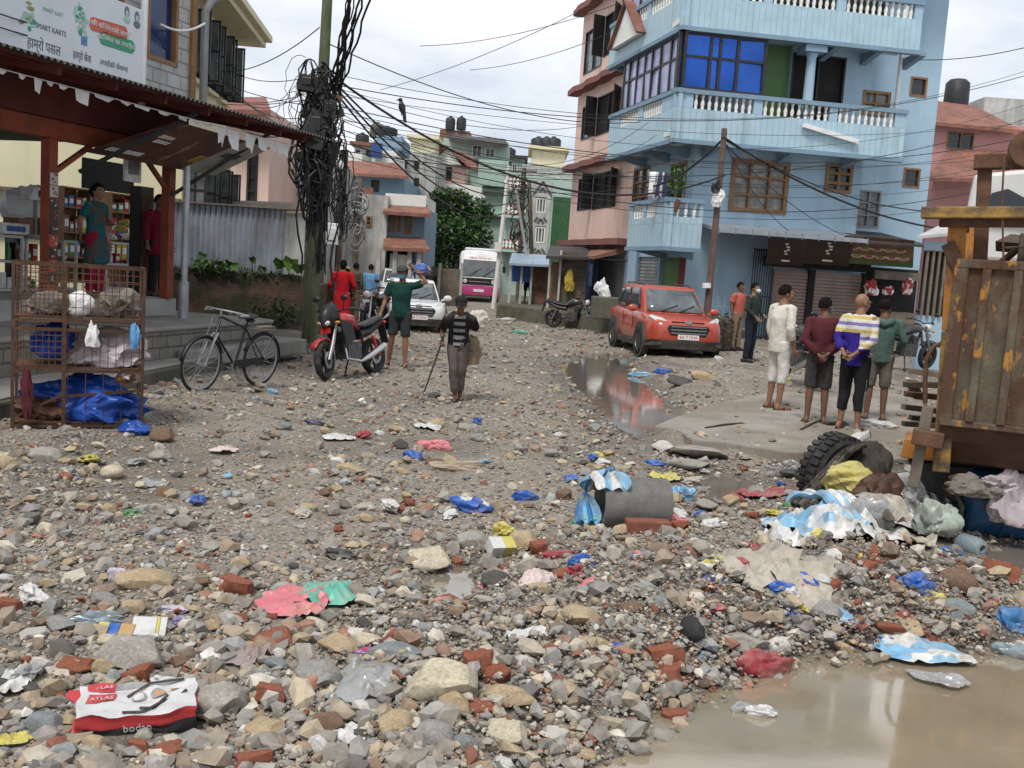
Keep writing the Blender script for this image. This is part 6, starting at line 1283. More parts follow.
def car(name,lab,P,L=4.0,Wd=1.76,Ht=1.62,loc=(0,0,0),rz=0,suv=True,group=None,plate=('BA 7 CHA',),grille=True,van=False):
    """front at y=0 facing -Y, rear at y=L"""
    t=thing(name,lab,'car',group=group); hw=Wd/2; bt=Ht*.62
    def sec(y,zb,zt,w,rt=.86):
        q=[(0,zb),(w*.85,zb),(w*.97,zb+.10),(w,zb+(zt-zb)*.4),(w*.985,zb+(zt-zb)*.72),(w*.94,zt-.045),(w*rt,zt),(0,zt+.015)]
        q=q+[(-x,z) for x,z in q[-2:0:-1]]; return [(x,y,z) for x,z in q]
    g=.2 if suv else .16; hd=bt-.05
    S=[sec(0,g+.16,bt*.70,hw*.66,.8),sec(.05,g+.06,bt*.80,hw*.80,.8),sec(.16,g+.02,bt*.87,hw*.91,.84),sec(.45,g,hd-.02,hw*.98),sec(1.0,g,hd+.02,hw),sec(L*.36,g,bt,hw),sec(L*.6,g,bt+.01,hw),sec(L-.5,g+.03,bt+.01,hw*.98),sec(L-.12,g+.1,bt-.02,hw*.92),sec(L,g+.2,bt-.12,hw*.8)]
    mb=MB(); mb.loft(S); mb.build('body',P,t,smooth=True)
    # greenhouse
    y0,y1,y2,y3=L*.26,L*.43,L-.52 if suv else L*.80,L-.10 if suv else L*.93
    def gs(y,w,z): return (y,w,z)
    bot=[(y0,hw*.84),(L*.5,hw*.90),(y3,hw*.80)]; 
    def ring(f,z): 
        a=y0+(y1-y0)*f;b=y3+(y2-y3)*f; wf=hw*(.83-.14*f);wm=hw*(.92-.18*f);wr=hw*(.82-.12*f); m=(a+b)/2
        q=[(0,a-.06),(wf*.6,a-.03),(wf,a+.05),(wm,m),(wr,b-.05),(wr*.6,b+.02),(0,b+.04)]; q=q+[(-x,y) for x,y in q[-2:0:-1]]; return [(x,y,z) for x,y in q]
    R_=[ring(0,bt-.02),ring(.5,bt+(Ht-bt)*.5),ring(.9,Ht-.06),ring(1.0,Ht-.015)]
    mb=MB(); mb.loft(R_)
    top=ring(1.18,Ht+.005); mb.loft([R_[-1],top]); mb.build('roof',P,t,smooth=True)
    def on(f,s,side):  # point on front/rear/side glass, f height 0..1, s across
        z=bt+(Ht-bt)*f
        if side in('f','r'):
            a=(y0+(y1-y0)*f-.055) if side=='f' else (y3+(y2-y3)*f+.045); wf=hw*((.83 if side=='f' else .82)-.14*f)
            return Vector((s*wf,a+(.09*s*s if side=='f' else -.08*s*s)-(.012 if side=='f' else -.012),z))
        a=y0+(y1-y0)*f+.05;b=y3+(y2-y3)*f-.05; y=a+(b-a)*s; wf=hw*(.83-.14*f);wm=hw*(.92-.18*f);wr=hw*(.82-.12*f); x=(wf+(wm-wf)*s*2 if s<.5 else wm+(wr-wm)*(s-.5)*2)+.012
        return Vector((x if side=='R' else -x,y,z))
    def glass(nm,side,s0,s1,f0,f1,m=M_glassdk,n=8):
        mb=MB(); vs=[on(f0+(f1-f0)*j/3,s0+(s1-s0)*i/n,side) for j in range(4) for i in range(n+1)]
        mb.add(vs,[(j*(n+1)+i,j*(n+1)+i+1,(j+1)*(n+1)+i+1,(j+1)*(n+1)+i) for j in range(3) for i in range(n)]); o=mb.build(nm,m,t,smooth=True,fixn=False); so=o.modifiers.new('s','SOLIDIFY'); so.thickness=.012; so.offset=0; return o
    gm=MATS['dusky_glass'] if 'dusky_glass' in MATS else mat('dusky_glass',(.09,.105,.11),.08,.4,2,0,spec=.9)
    glass('windshield','f',-.93,.93,.04,.86,gm); glass('rear_window','r',-.85,.85,.1,.82)
    for s in('L','R'):
        glass('side_window',s,.10,.44,.10,.86); glass('side_window',s,.48,.80,.10,.86); 
        if suv: glass('side_window',s,.84,.97,.14,.78)
        sg=1 if s=='R' else -1
        m_=MB(); m_.ball((sg*(hw+.10),L*.30,bt+.06),(.12,.06,.085),10); m_.bar((sg*(hw-.08),L*.30,bt),(sg*(hw+.05),L*.30,bt+.04),.05); m_.build('mirror',P,t,smooth=True)
        m_=MB(); m_.add([(sg*hw*.50,.115,bt*.80),(sg*hw*.80,.165,bt*.815),(sg*hw*.92,.40,bt*.90),(sg*hw*.86,.42,bt*.935),(sg*hw*.62,.16,bt*.88)],[(0,1,2,3,4)]); o=m_.build('headlight',MATS['lamp_glass'] if 'lamp_glass' in MATS else mat('lamp_glass',(.55,.55,.55),.12,.15,6,0,spec=.8),t); o.modifiers.new('s','SOLIDIFY').thickness=.06; o.modifiers['s'].offset=0
        m_=MB(Matrix.Translation((sg*hw*.66,.075,bt*.50))@Matrix.Rotation(PI/2,4,'X')); m_.lathe([(.001,0),(.055,0),(.065,.03),(.09,.035),(.09,-.03)],14); m_.build('fog_light',M_black,t,smooth=True)
        m_=MB(); m_.bb((sg*hw*.70,L-.10,bt*.68),(sg*hw*.90,L-.02,bt*.95)); m_.build('tail_light',M_red,t,bevel=.02)
        m_=MB(); m_.bar((sg*hw*.995,L*.38,g+.32),(sg*hw*.995,L*.38,bt-.06),.012,.012); m_.bar((sg*hw*.995,L*.60,g+.32),(sg*hw*.995,L*.60,bt-.06),.012,.012); m_.build('door_seam',M_black,t)
        m_=MB(); m_.bb((sg*hw*.985,L*.54,bt-.16),(sg*hw*1.02,L*.58,bt-.13)); m_.build('door_handle',P,t,bevel=.008)
        if suv: m_=MB(); m_.tube([(sg*hw*.64,y1+.15,Ht),(sg*hw*.64,y1+.3,Ht+.04),(sg*hw*.64,y2-.2,Ht+.04),(sg*hw*.64,y2-.05,Ht)],.018,6); m_.build('roof_rail',M_black,t,smooth=True)
    # dark lower cladding, bumper, grille
    mb=MB(); mb.loft([sec(-.03,g+.02,g+.20,hw*.72,.98),sec(.10,g-.01,g+.20,hw*.93,.98),sec(.40,g-.03,g+.14,hw*1.012,.98)],caps=True); mb.build('bumper',MATS['dusty_black'] if 'dusty_black' in MATS else mat('dusty_black',(.04,.038,.035),.7,.25,4,.05,stain=[((.16,.14,.11),.45,.75,(3,3,3),.6)]),t,smooth=True)
    mb=MB(); 
    for sg in(-1,1): mb.bb((sg*hw*.97,.95,g-.02),(sg*hw*1.008,L-.95,g+.12))
    for a in(0,): mb.bb((-hw*.8,L-.13,g+.06),(hw*.8,L+.03,g+.26)); 
    mb.build('sill_cladding',MATS['dusty_black'],t,bevel=.02)
    zc=bt*.66
    mb=MB(); mb.prism([(-hw*.50,zc+.10),(hw*.50,zc+.10),(hw*.56,zc+.02),(hw*.46,zc-.13),(-hw*.46,zc-.13),(-hw*.56,zc+.02)],-.012,.05); gr=mb.build('grille',M_black,t,bevel=.015)
    mb=MB()
    for k in range(3): mb.bb((-hw*.46,-.026,zc-.085+.07*k),(hw*.46,-.013,zc-.06+.07*k))
    mb.build('grille_bar',M_alu,gr)
    mb=MB(); mb.bb((-hw*.42,.055,bt*.805),(hw*.42,.10,bt*.845)); mb.build('upper_grille',M_black,t)
    mb=MB(Matrix.Translation((0,.045,bt*.835))@Matrix.Rotation(PI/2,4,'X')@Matrix.Diagonal((1.7,.75,1,1))); mb.lathe([(.001,.02),(.05,.02),(.055,0)],16); mb.build('badge',M_chrome,t,smooth=True)
    mb=MB(); mb.bb((-.24,-.035,zc-.21),(.24,-.012,zc-.10)); pl=mb.build('number_plate',M_plwhite,t); text_mesh('plate_number',plate[0],.095,Matrix(((1,0,0,0),(0,0,-1,-.038),(0,1,0,zc-.155),(0,0,0,1))),M_red,None,.001).parent=pl
    mb=MB(); 
    for sx in(-.45,.15): a=on(.06,sx,'f'); b=on(.30,sx+.55,'f'); mb.bar(a+Vector((0,-.03,0)),b+Vector((0,-.03,0)),.022,.02)
    mb.build('wiper',M_black,t)
    r=.33 if suv else .28
    for sg in(-1,1):
        for y in(.78,L-.80):
            mb=MB(Matrix.Translation((sg*hw*.97,y,r+.02))@Matrix.Rotation(PI/2,4,'Y')); mb.lathe([(.001,-.10),(r+.075,-.10),(r+.075,.055),(.001,.055)] if sg>0 else [(.001,-.055),(r+.075,-.055),(r+.075,.10),(.001,.10)],28); mb.build('wheel_arch',MATS['dusty_black'],t,smooth=True)
            wheel_parts(t,(sg*(hw*.94),y,r),r,.21,rim=M_alu)
    place(t,loc,rz); return t
M_redpaint=paint('red_car_paint',(.40,.062,.035),.25,.25); M_whitepaint=paint('white_car_paint',(.62,.63,.63),.3,.3)
q=atG(684,358); car('suv','muddy red compact suv parked by the steel pole',M_redpaint,3.9,1.76,1.56,(q.x+.05,q.y-.0,q.z-.03),R(9))
wq=atG(430,337); car('hatchback','white car parked behind the man in the green shirt',M_whitepaint,3.6,1.6,1.34,(wq.x-.45,wq.y+1.4,wq.z),R(12),suv=False)
wq=atG(392,310); car('hatchback','white car farther up the street with a pale windscreen',M_whitepaint,3.6,1.6,1.5,(wq.x-.1,wq.y+3,wq.z),R(10),suv=False)
# bus
def bus(loc,rz):
    t=thing('minibus','white minibus with pink lower front coming down the street','bus'); P=M_whitepaint; hw=1.05; L=6.5; Ht=2.62
    def sec(y,z0,z1,w,c=.12): 
        q=[(0,z0),(w-.03,z0),(w,z0+.1),(w,z0+(z1-z0)*.5),(w*.97,z1-c*2),(w*.90,z1-c*.6),(w*.7,z1),(0,z1+.03)]; q=q+[(-a,b) for a,b in q[-2:0:-1]]; return [(a,y,b) for a,b in q]
    mb=MB(); mb.loft([sec(0,.35,1.2,hw*.93,.05),sec(.06,.33,1.3,hw,.05),sec(.28,.33,Ht-.35,hw),sec(.5,.33,Ht-.06,hw),sec(.9,.33,Ht,hw),sec(L-.2,.33,Ht,hw),sec(L,.45,Ht-.2,hw*.94)]); mb.build('body',P,t,smooth=True)
    pk=paint('pink_bus_paint',(.45,.05,.20),.3,.3)
    mb=MB(); mb.loft([sec(-.06,.36,.80,hw*.94,.03),sec(.02,.33,.84,hw*1.01,.03),sec(.5,.33,.84,hw*1.012,.03)]); mb.build('bumper',pk,t,smooth=True)
    mb=MB(); vs=[(-hw*.86,.03,1.32),(hw*.86,.03,1.32),(hw*.80,.245,2.10),(-hw*.80,.245,2.10)]; mb.add([(x,y-.03,z) for x,y,z in vs]+vs,[(0,1,2,3),(7,6,5,4),(0,4,5,1),(1,5,6,2),(2,6,7,3),(3,7,4,0)]); mb.build('windshield',MATS['dusky_glass'],t)
    mb=MB(); vs=[(-hw*.80,.235,2.12),(hw*.80,.235,2.12),(hw*.76,.33,2.32),(-hw*.76,.33,2.32)]; mb.add([(x,y-.03,z) for x,y,z in vs]+vs,[(0,1,2,3),(7,6,5,4),(0,4,5,1),(1,5,6,2),(2,6,7,3),(3,7,4,0)]); b=mb.build('banner',M_plwhite,t)
    c_=math.atan2(.2,.095); text_mesh('banner_letters','NEPAL YATAYAT',.15,Matrix(((1,0,0,0),(0,math.cos(c_),-math.sin(c_),.24),(0,math.sin(c_),math.cos(c_),2.22),(0,0,0,1))),M_red,None,.002).parent=b
    mb=MB(); mb.prism([(-hw*.80,.88),(hw*.80,.88),(hw*.86,1.22),(-hw*.86,1.22)],-.03,.05); gr=mb.build('grille',M_black,t,bevel=.02)
    mb=MB(); mb.bb((-hw*.5,-.045,1.02),(hw*.5,-.031,1.06)); mb.build('grille_bar',M_chrome,gr)
    for s in(-1,1):
        mb=MB(Matrix.Translation((s*hw*.68,-.035,1.04))@Matrix.Rotation(PI/2,4,'X')); mb.lathe([(.001,.03),(.09,.03),(.11,0)],14); mb.build('headlight',MATS['lamp_glass'],t,smooth=True)
        mb=MB(); mb.tube([(s*hw*.95,.2,2.1),(s*(hw+.15),.05,2.05),(s*(hw+.18),.05,1.85)],.02,6); mb.box((s*(hw+.18),.05,1.72),(.16,.07,.32)); mb.build('mirror',M_black,t)
        for k in range(4): mb=MB(); mb.bb((s*(hw-.01),.75+1.35*k,1.35),(s*(hw+.008),1.95+1.35*k,2.1)); mb.build('side_window',M_glassdk,t)
        for y in(1.0,L-1.3): wheel_parts(t,(s*(hw-.1),y,.38),.38,.22,rim=M_framegrey)
    mb=MB(); mb.bb((-.26,-.09,.52),(.26,-.065,.66)); mb.build('number_plate',M_plwhite,t); mb=MB(); mb.bb((-hw*.75,1.2,Ht+.0),(hw*.75,L-1.5,Ht+.13)); mb.build('roof_pod',P,t,bevel=.06)
    mb=MB(); mb.bar((-.5,-.03,1.34),(.1,.10,1.75),.03,.02); mb.bar((.2,-.03,1.34),(.75,.10,1.72),.03,.02); mb.build('wiper',M_black,t)
    place(t,loc,rz)
bq=atY(478,299,51); bus((bq.x,51,gz1(bq.x,51)),R(4))
# two wheelers ------------------------------------------------------
M_enginegrey=mat('dull_engine_metal',(.10,.10,.10),.5,.3,14,.2,40,metal=.6,stain=[((.12,.10,.08),.5,.7,(8,8,8),.6)])
def motorcycle(lab,P,loc,rz,fair=True,lean=.0,steer=0,acc=None,helmet=None,group='motorcycles',scooter=False,rz_cat='motorcycle'):
    """front wheel towards -Y"""
    acc=acc or P; t=thing('scooter' if scooter else 'motorcycle',lab,rz_cat,group=group); r=.30 if not scooter else .24; wb=1.32; T_=M_black
    def W_(y,w): 
        Tm=Matrix.Translation((0,y,r))@Matrix.Rotation(steer if y<0 else 0,4,'Z')@Matrix.Rotation(PI/2,4,'Y'); mb=MB(Tm); mb.lathe([(r*.72,-w*.4),(r*.9,-w*.5),(r*.98,-w*.25),(r,0),(r*.98,w*.25),(r*.9,w*.5),(r*.72,w*.4)],26); wh=mb.build('wheel',M_rubber,t,smooth=True)
        mb=MB(Tm); mb.lathe([(r*.74,-w*.36),(r*.66,-w*.2),(r*.66,w*.2),(r*.74,w*.36)],22)
        for k in range(6): a=k*PI/3; mb.bar((r*.1*math.cos(a),r*.1*math.sin(a),0),(r*.7*math.cos(a+.2),r*.7*math.sin(a+.2),0),.035,.03)
        mb.lathe([(.001,-.06),(.06,-.06),(.06,.06),(.001,.06)],12); mb.build('rim',M_black,wh,smooth=True)
        mb=MB(Tm); mb.lathe([(.07,.065),(.13,.065),(.13,.072),(.07,.072)],18); mb.build('brake_disc',M_alu,wh)
    W_(-wb/2,.10 if not scooter else .11); W_(wb/2,.13)
    yf=-wb/2; hd=(0,yf+.30,.92)
    for s in(-1,1):
        mb=MB(); mb.tube([(s*.085,yf,r),(s*.085,yf+.13,.55),(s*.08,yf+.29,.95)],[.028,.032,.024],8); mb.build('fork',M_alu,t,smooth=True)
        mb=MB(); mb.tube([(0,yf+.30,1.0),(s*.12,yf+.28,1.03),(s*.26,yf+.34,1.06),(s*.37,yf+.42,1.05)],.014,6); mb.tube([(s*.27,yf+.35,1.06),(s*.38,yf+.43,1.05)],.022,8); mb.build('handlebar',M_black,t,smooth=True)
        mb=MB(); mb.tube([(s*.2,yf+.3,1.05),(s*.25,yf+.25,1.2)],.008,5); mb.ball((s*.26,yf+.25,1.23),(.075,.025,.045),10); mb.build('mirror',M_black,t,smooth=True)
        mb=MB(); mb.ball((s*.17,yf+.16,.86),(.05,.03,.025),8); mb.build('indicator',mat('amber_lens',(.5,.2,.03),.3,.1,5,0) if 'amber_lens' not in MATS else MATS['amber_lens'],t,smooth=True)
    mb=MB()   # front mudguard
    n=9; 
    for k in range(n):
        a=R(35+k*13); 
        for x in(-.06,-.03,0,.03,.06): mb.v.append((x,yf-(r+.045-abs(x)*.25)*math.cos(a),r+(r+.045-abs(x)*.25)*math.sin(a)))
    mb.f=[(i*5+j,i*5+j+1,(i+1)*5+j+1,(i+1)*5+j) for i in range(n-1) for j in range(4)]; mb.m=[0]*len(mb.f); o=mb.build('mudguard',acc,t,smooth=True); o.modifiers.new('s','SOLIDIFY').thickness=.012
    if scooter:
        mb=MB(); mb.tube([(0,yf+.16,.34),(0,yf+.24,.6),(0,yf+.30,.95)],[(.17,.04),(.21,.05),(.14,.06)],10); mb.build('leg_shield',P,t,smooth=True)
        mb=MB(); mb.box((0,yf+.50,.30),(.28,.45,.06)); mb.build('floorboard',M_black,t,bevel=.02)
        mb=MB(); mb.tube([(0,.12,.38),(0,.3,.52),(0,.6,.6),(0,.95,.58)],[(.12,.12),(.17,.18),(.17,.17),(.08,.07)],12); mb.build('body',P,t,smooth=True)
    else:
        mb=MB(); mb.tube([(0,yf+.30,.90),(0,-.05,.78),(0,.35,.66),(0,.75,.80)],.03,8); mb.tube([(0,yf+.32,.82),(0,-.22,.42),(0,.25,.34),(0,wb/2,r)],.028,8); mb.build('frame',M_black,t,smooth=True)
        mb=MB(); mb.tube([(0,yf+.36,.86),(0,-.20,.90),(0,.0,.88),(0,.22,.76)],[(.07,.05),(.15,.11),(.15,.11),(.08,.05)],14); mb.build('fuel_tank',P,t,smooth=True)
        mb=MB(); mb.box((0,-.02,.42),(.26,.36,.26)); mb.tube([(0,-.12,.5),(0,-.18,.72)],.09,12)
        for k in range(5): mb.box((0,-.155,.55+.035*k),(.23,.2,.012))
        mb.build('engine',M_enginegrey,t,bevel=.03)
        mb=MB(); mb.tube([(.08,-.22,.5),(.13,-.25,.3),(.14,.1,.24),(.16,.3,.30),(.17,.75,.46)],[.02,.022,.025,.05,.055],10); mb.build('exhaust',M_chrome,t,smooth=True)
        mb=MB(); mb.tube([(0,.2,.66),(0,.5,.70),(0,.85,.84),(0,1.0,.88)],[(.13,.09),(.12,.08),(.09,.06),(.03,.03)],10); mb.build('tail_cowl',M_black,t,smooth=True)
        mb=MB()
        for s in(-1,1): mb.tube([(s*.11,.52,.62),(s*.13,wb/2,r)],.025,8)
        mb.build('shock_absorber',M_red if fair else M_alu,t,smooth=True)
        if fair:
            mb=MB(); mb.tube([(0,yf+.06,.78),(0,yf+.10,.88),(0,yf+.24,.99),(0,yf+.36,1.12)],[(.06,.03),(.15,.12),(.19,.15),(.10,.03)],14); mb.build('fairing',M_black,t,smooth=True)
            for s in(-1,1): mb=MB(); mb.prism([(yf+.22,.92),(-.10,.84),(-.02,.60),(-.30,.46),(yf+.35,.62)],s*.13,s*.165,M=Matrix(((0,1,0,0),(1,0,0,0),(0,0,1,0),(0,0,0,1)))); mb.build('side_fairing',M_black,t,bevel=.012)
            mb=MB(); mb.add([(-.09,yf+.125,1.0),(.09,yf+.125,1.0),(.06,yf+.30,1.17),(-.06,yf+.30,1.17)],[(0,1,2,3)]); mb.build('windscreen',M_glassdk,t).modifiers.new('s','SOLIDIFY').thickness=.008
            mb=MB(); mb.ball((0,yf+.06,.86),(.11,.05,.055),10); mb.build('headlight',MATS['lamp_glass'],t,smooth=True)
        else:
            mb=MB(); mb.ball((0,yf+.16,.90),(.10,.08,.10),12); mb.build('headlight',MATS['lamp_glass'],t,smooth=True)
    mb=MB(); mb.tube([(0,.08,.80),(0,.3,.79),(0,.55,.83),(0,.85,.92)],[(.10,.04),(.14,.05),(.13,.05),(.10,.03)],10); mb.build('seat',M_black,t,smooth=True)
    mb=MB(); mb.bb((-.09,yf-.0+.07,.70),(.09,yf+.08,.78)); mb.build('number_plate',M_red if fair else M_plwhite,t); mb=MB(); mb.bar((0,.95,.80),(0,1.05,.5),.14,.015); mb.build('rear_mudguard',M_black,t); mb=MB(); mb.ball((0,1.0,.84),(.08,.03,.035),8); mb.build('tail_light',M_red,t,smooth=True)
    mb=MB(); mb.tube([(-.09,.1,.3),(-.24,.18,.02)],.014,6); mb.tube([(-.20,.18,.02),(-.28,.18,.01)],.015,6); mb.build('kickstand',M_black,t)
    if helmet: mb=MB(); mb.ball((.12,yf+.36,1.15),(.13,.15,.13),14); tag(mb.build('helmet',helmet[0],loc=(0,0,0),smooth=True),None)
    t.location=loc; t.rotation_euler=(0,lean,rz); return t
M_bikered=paint('red_bike_paint',(.38,.025,.03),.25,.15); M_bikeblk=paint('black_bike_paint',(.02,.02,.022),.3,.3)
q=atG(326,380); motorcycle('red and black faired motorcycle parked beside the mossy pole',M_bikered,(q.x+.28,q.y+.58,q.z),R(-25),True,R(-8),R(12),group=None)
q=atG(372,330); motorcycle('black motorcycle parked between the red dressed woman and white car',M_bikeblk,(q.x+.05,q.y+.4,q.z),R(-14),False,R(-6),group=None)
q=atG(572,329); motorcycle('black motorcycle with white mirrors parked sideways by the raised path',M_bikeblk,(q.x,q.y,q.z),R(68),False,R(-7),R(-20),group=None)
q=atG(798,388); motorcycle('black motorcycle standing behind the man in white',M_bikeblk,(q.x+.05,q.y+.3,q.z+.03),R(-172),False,R(-6),group=None)
q=atG(905,372); motorcycle('dusty black motorcycle parked at the shop right of the hooded man',M_bikeblk,(q.x+.05,q.y+.3,q.z+.05),R(115),False,R(-6),R(10),group=None)
q=atG(925,362); motorcycle('dark scooter with windscreen near the rusty truck',M_bikeblk,(q.x+.5,q.y+.8,q.z+.05),R(150),False,R(-6),scooter=True,group=None,rz_cat='scooter')
# bicycle
def bicycle(loc,rz,lean):
    t=thing('bicycle','old black roadster bicycle leaning by the kerb left of the mossy pole','bicycle'); r=.335; wb=1.12; yf=-wb/2; yr=wb/2
    for y in(yf,yr):
        Tm=Matrix.Translation((0,y,r))@Matrix.Rotation(PI/2,4,'Y'); mb=MB(Tm); mb.tube([(r*math.cos(a),r*math.sin(a),0) for a in[2*PI*k/40 for k in range(40)]],.019,8,closed=True); wh=mb.build('wheel',M_rubber,t,smooth=True)
        mb=MB(Tm); mb.tube([((r-.025)*math.cos(a),(r-.025)*math.sin(a),0) for a in[2*PI*k/40 for k in range(40)]],.012,6,closed=True); mb.build('rim',M_steel,wh,smooth=True)
        mb=MB(Tm); 
        for k in range(28): a=2*PI*k/28; b=a+(.9 if k%2 else -.9); mb.tube([(.025*math.cos(b),.025*math.sin(b),.03 if k%4<2 else -.03),((r-.02)*math.cos(a),(r-.02)*math.sin(a),0)],.0022,4,caps=False)
        mb.tube([(0,0,-.05),(0,0,.05)],.022,10); mb.build('spokes',M_steel,wh)
        mb=MB(); 
        for k in range(11):
            a=R(20+k*(15 if y<0 else 16)); 
            for x in(-.03,0,.03): mb.v.append((x,y-(r+.035)*math.cos(a)*(1 if y<0 else -1) if 0 else y+(r+.035-abs(x)*.3)*math.cos(a)*(1 if y>0 else -1)*-1,r+(r+.035-abs(x)*.3)*math.sin(a)))
        mb.f=[(i*3+j,i*3+j+1,(i+1)*3+j+1,(i+1)*3+j) for i in range(10) for j in range(2)]; mb.m=[0]*20; mb.build('mudguard',M_black,t,smooth=True).modifiers.new('s','SOLIDIFY').thickness=.004
    hd0,hd1=(0,yf+.22,.72),(0,yf+.26,.92); bb_=(0,.05,.28); st=(0,.20,.80)
    mb=MB()
    for a,b in((hd1,(0,.185,.76)),((0,yf+.21,.70),bb_),(bb_,st),(hd0,hd1)): mb.tube([a,b],.016,8)
    for s in(-1,1): mb.tube([bb_,(s*.06,yr,r)],.009,6); mb.tube([(0,.19,.76),(s*.06,yr,r)],.008,6)
    mb.build('frame',M_black,t,smooth=True)
    mb=MB()
    for s in(-1,1): mb.tube([(s*.055,yf,r),(s*.05,yf+.12,.6),(s*.03,yf+.21,.72)],.011,7); mb.tube([(s*.07,yf,r),(s*.06,yf+.19,.9)],.005,5)
    mb.build('fork',M_steel,t,smooth=True)
    mb=MB(); mb.tube([hd1,(0,yf+.26,1.0)],.013,8); mb.tube([(-.28,yf+.42,.97),(-.25,yf+.28,1.0),(-.1,yf+.2,1.01),(.1,yf+.2,1.01),(.25,yf+.28,1.0),(.28,yf+.42,.97)],.011,7); 
    for s in(-1,1): mb.tube([(s*.28,yf+.30,.97),(s*.28,yf+.43,.965)],.018,8); mb.tube([(s*.15,yf+.22,.98),(s*.15,yf+.30,.99),(s*.24,yf+.36,.96)],.005,5)
    mb.build('handlebar',M_steel,t,smooth=True)
    mb=MB(); mb.tube([(0,.05,.90),(0,.18,.90),(0,.30,.92)],[(.02,.015),(.06,.025),(.10,.03)],12); mb.tube([st,(0,.22,.88)],.012,8); mb.ball((0,.26,.86),(.07,.06,.03),8); mb.build('saddle',M_black,t,smooth=True)
    mb=MB(); mb.bb((-.06,.30,.735),(.06,.72,.745)); 
    for s in(-1,1): mb.tube([(s*.06,.70,.74),(s*.07,yr,r)],.006,5); mb.tube([(s*.07,.30,.74),(s*.07,.72,.74)],.008,5)
    mb.bb((-.05,.45,.75),(.05,.72,.775)); mb.build('carrier',M_woodgrey,t)
    mb=MB(Matrix.Translation(bb_)@Matrix.Rotation(PI/2,4,'Y')); mb.lathe([(.07,.03),(.09,.03),(.09,.035),(.07,.035)],24); mb.tube([(0,0,-.05),(0,0,.05)],.015,8); mb.bar((0,0,.045),(.16,.04,.045),.02,.01); mb.bar((0,0,-.045),(-.16,-.04,-.045),.02,.01); mb.box((.16,.04,.09),(.05,.09,.02)); mb.box((-.16,-.04,-.09),(.05,.09,.02)); mb.build('crank',M_steel,t)
    mb=MB(); 
    for z in(.075,-.03): mb.bar((.04,bb_[1],bb_[2]+z),(.04,yr,r+z*.5),.006,.012)
    mb.bb((.03,bb_[1]-.05,bb_[2]-.0),(.05,yr,r+.03)); mb.build('chain_guard',M_black,t)
    mb=MB(); mb.tube([(-.05,yr-.12,.3),(-.16,yr-.05,.0)],.01,6); mb.build('kickstand',M_steel,t)
    t.location=loc; t.rotation_euler=(0,lean,rz)
a,b=atG(200,391),atG(257,386); bicycle(((a.x+b.x)/2,(a.y+b.y)/2,(a.z+b.z)/2),math.atan2(b.y-a.y,b.x-a.x)-PI/2 if 0 else math.atan2(-(b.x-a.x),(b.y-a.y)),R(5))
# ------------------------------------------------------------- people
M_skin=mat('skin',(.24,.125,.075),.55,.12,6,.05); M_skindk=mat('dark_skin',(.15,.075,.045),.55,.12,6,.05); M_hair=mat('black_hair',(.010,.008,.007),.85,.3,30,.6,60,spec=.08)
M_eye=mat('eye_white',(.6,.58,.55),.3,.05,5,0); M_iris=mat('dark_iris',(.015,.01,.008),.2,.05,5,0); M_lip=mat('lip',(.20,.075,.06),.5,.1,5,0)
def cloth(name,c,var=.14,c2=None): 
    if name in MATS: return MATS[name]
    return mat(name,c,.9,var,7,.35,22,spec=.15,bdist=.03,stain=[(c2,.5,.56,(3,3,3),.7)] if c2 else None)
def voxmesh(mb,name,mats,parent,vox,matfn=None,smooth=6,fold=0,seed=0,extra=None):
    me=bpy.data.meshes.new('tmp'); me.from_pydata(mb.v,[],mb.f); o=bpy.data.objects.new('tmp',me); COL.objects.link(o)
    r=o.modifiers.new('r','REMESH'); r.mode='VOXEL'; r.voxel_size=vox
    s=o.modifiers.new('s','SMOOTH'); s.iterations=smooth; s.factor=.5
    m2=bpy.data.meshes.new_from_object(o.evaluated_get(bpy.context.evaluated_depsgraph_get())); bpy.data.objects.remove(o); m2.name=name
    if fold:
        n=len(m2.vertices); co=np.empty(n*3,np.float32); m2.vertices.foreach_get('co',co); co=co.reshape(-1,3); no=np.empty(n*3,np.float32); m2.vertices.foreach_get('normal',no); no=no.reshape(-1,3)
        d=np.array([mnoise.noise(Vector((p[0]*9+seed,p[1]*9,p[2]*5)))+.5*mnoise.noise(Vector((p[0]*20,p[1]*20+seed,p[2]*11))) for p in co]); co=co+no*(d*fold)[:,None]; m2.vertices.foreach_set('co',co.ravel().astype(np.float32))
    m2.materials.clear()
    for m in mats: m2.materials.append(m)
    idx=[0]*len(m2.polygons)
    if matfn: idx=[matfn(p.center) for p in m2.polygons]
    m2.polygons.foreach_set('material_index',idx)
    if extra is not None:   # add separate fine shapes (fingers, eyes) to the same mesh
        b=bmesh.new(); b.from_mesh(m2); base=[b.verts.new(v) for v in extra.v]; 
        for f,mi in zip(extra.f,extra.m):
            try: q=b.faces.new([base[i] for i in f]); q.material_index=mi
            except ValueError: pass
        bmesh.ops.recalc_face_normals(b,faces=b.faces); b.to_mesh(m2); b.free()
    m2.polygons.foreach_set('use_smooth',[True]*len(m2.polygons)); m2.update()
    o=bpy.data.objects.new(name,m2); COL.objects.link(o); o.parent=parent; return o
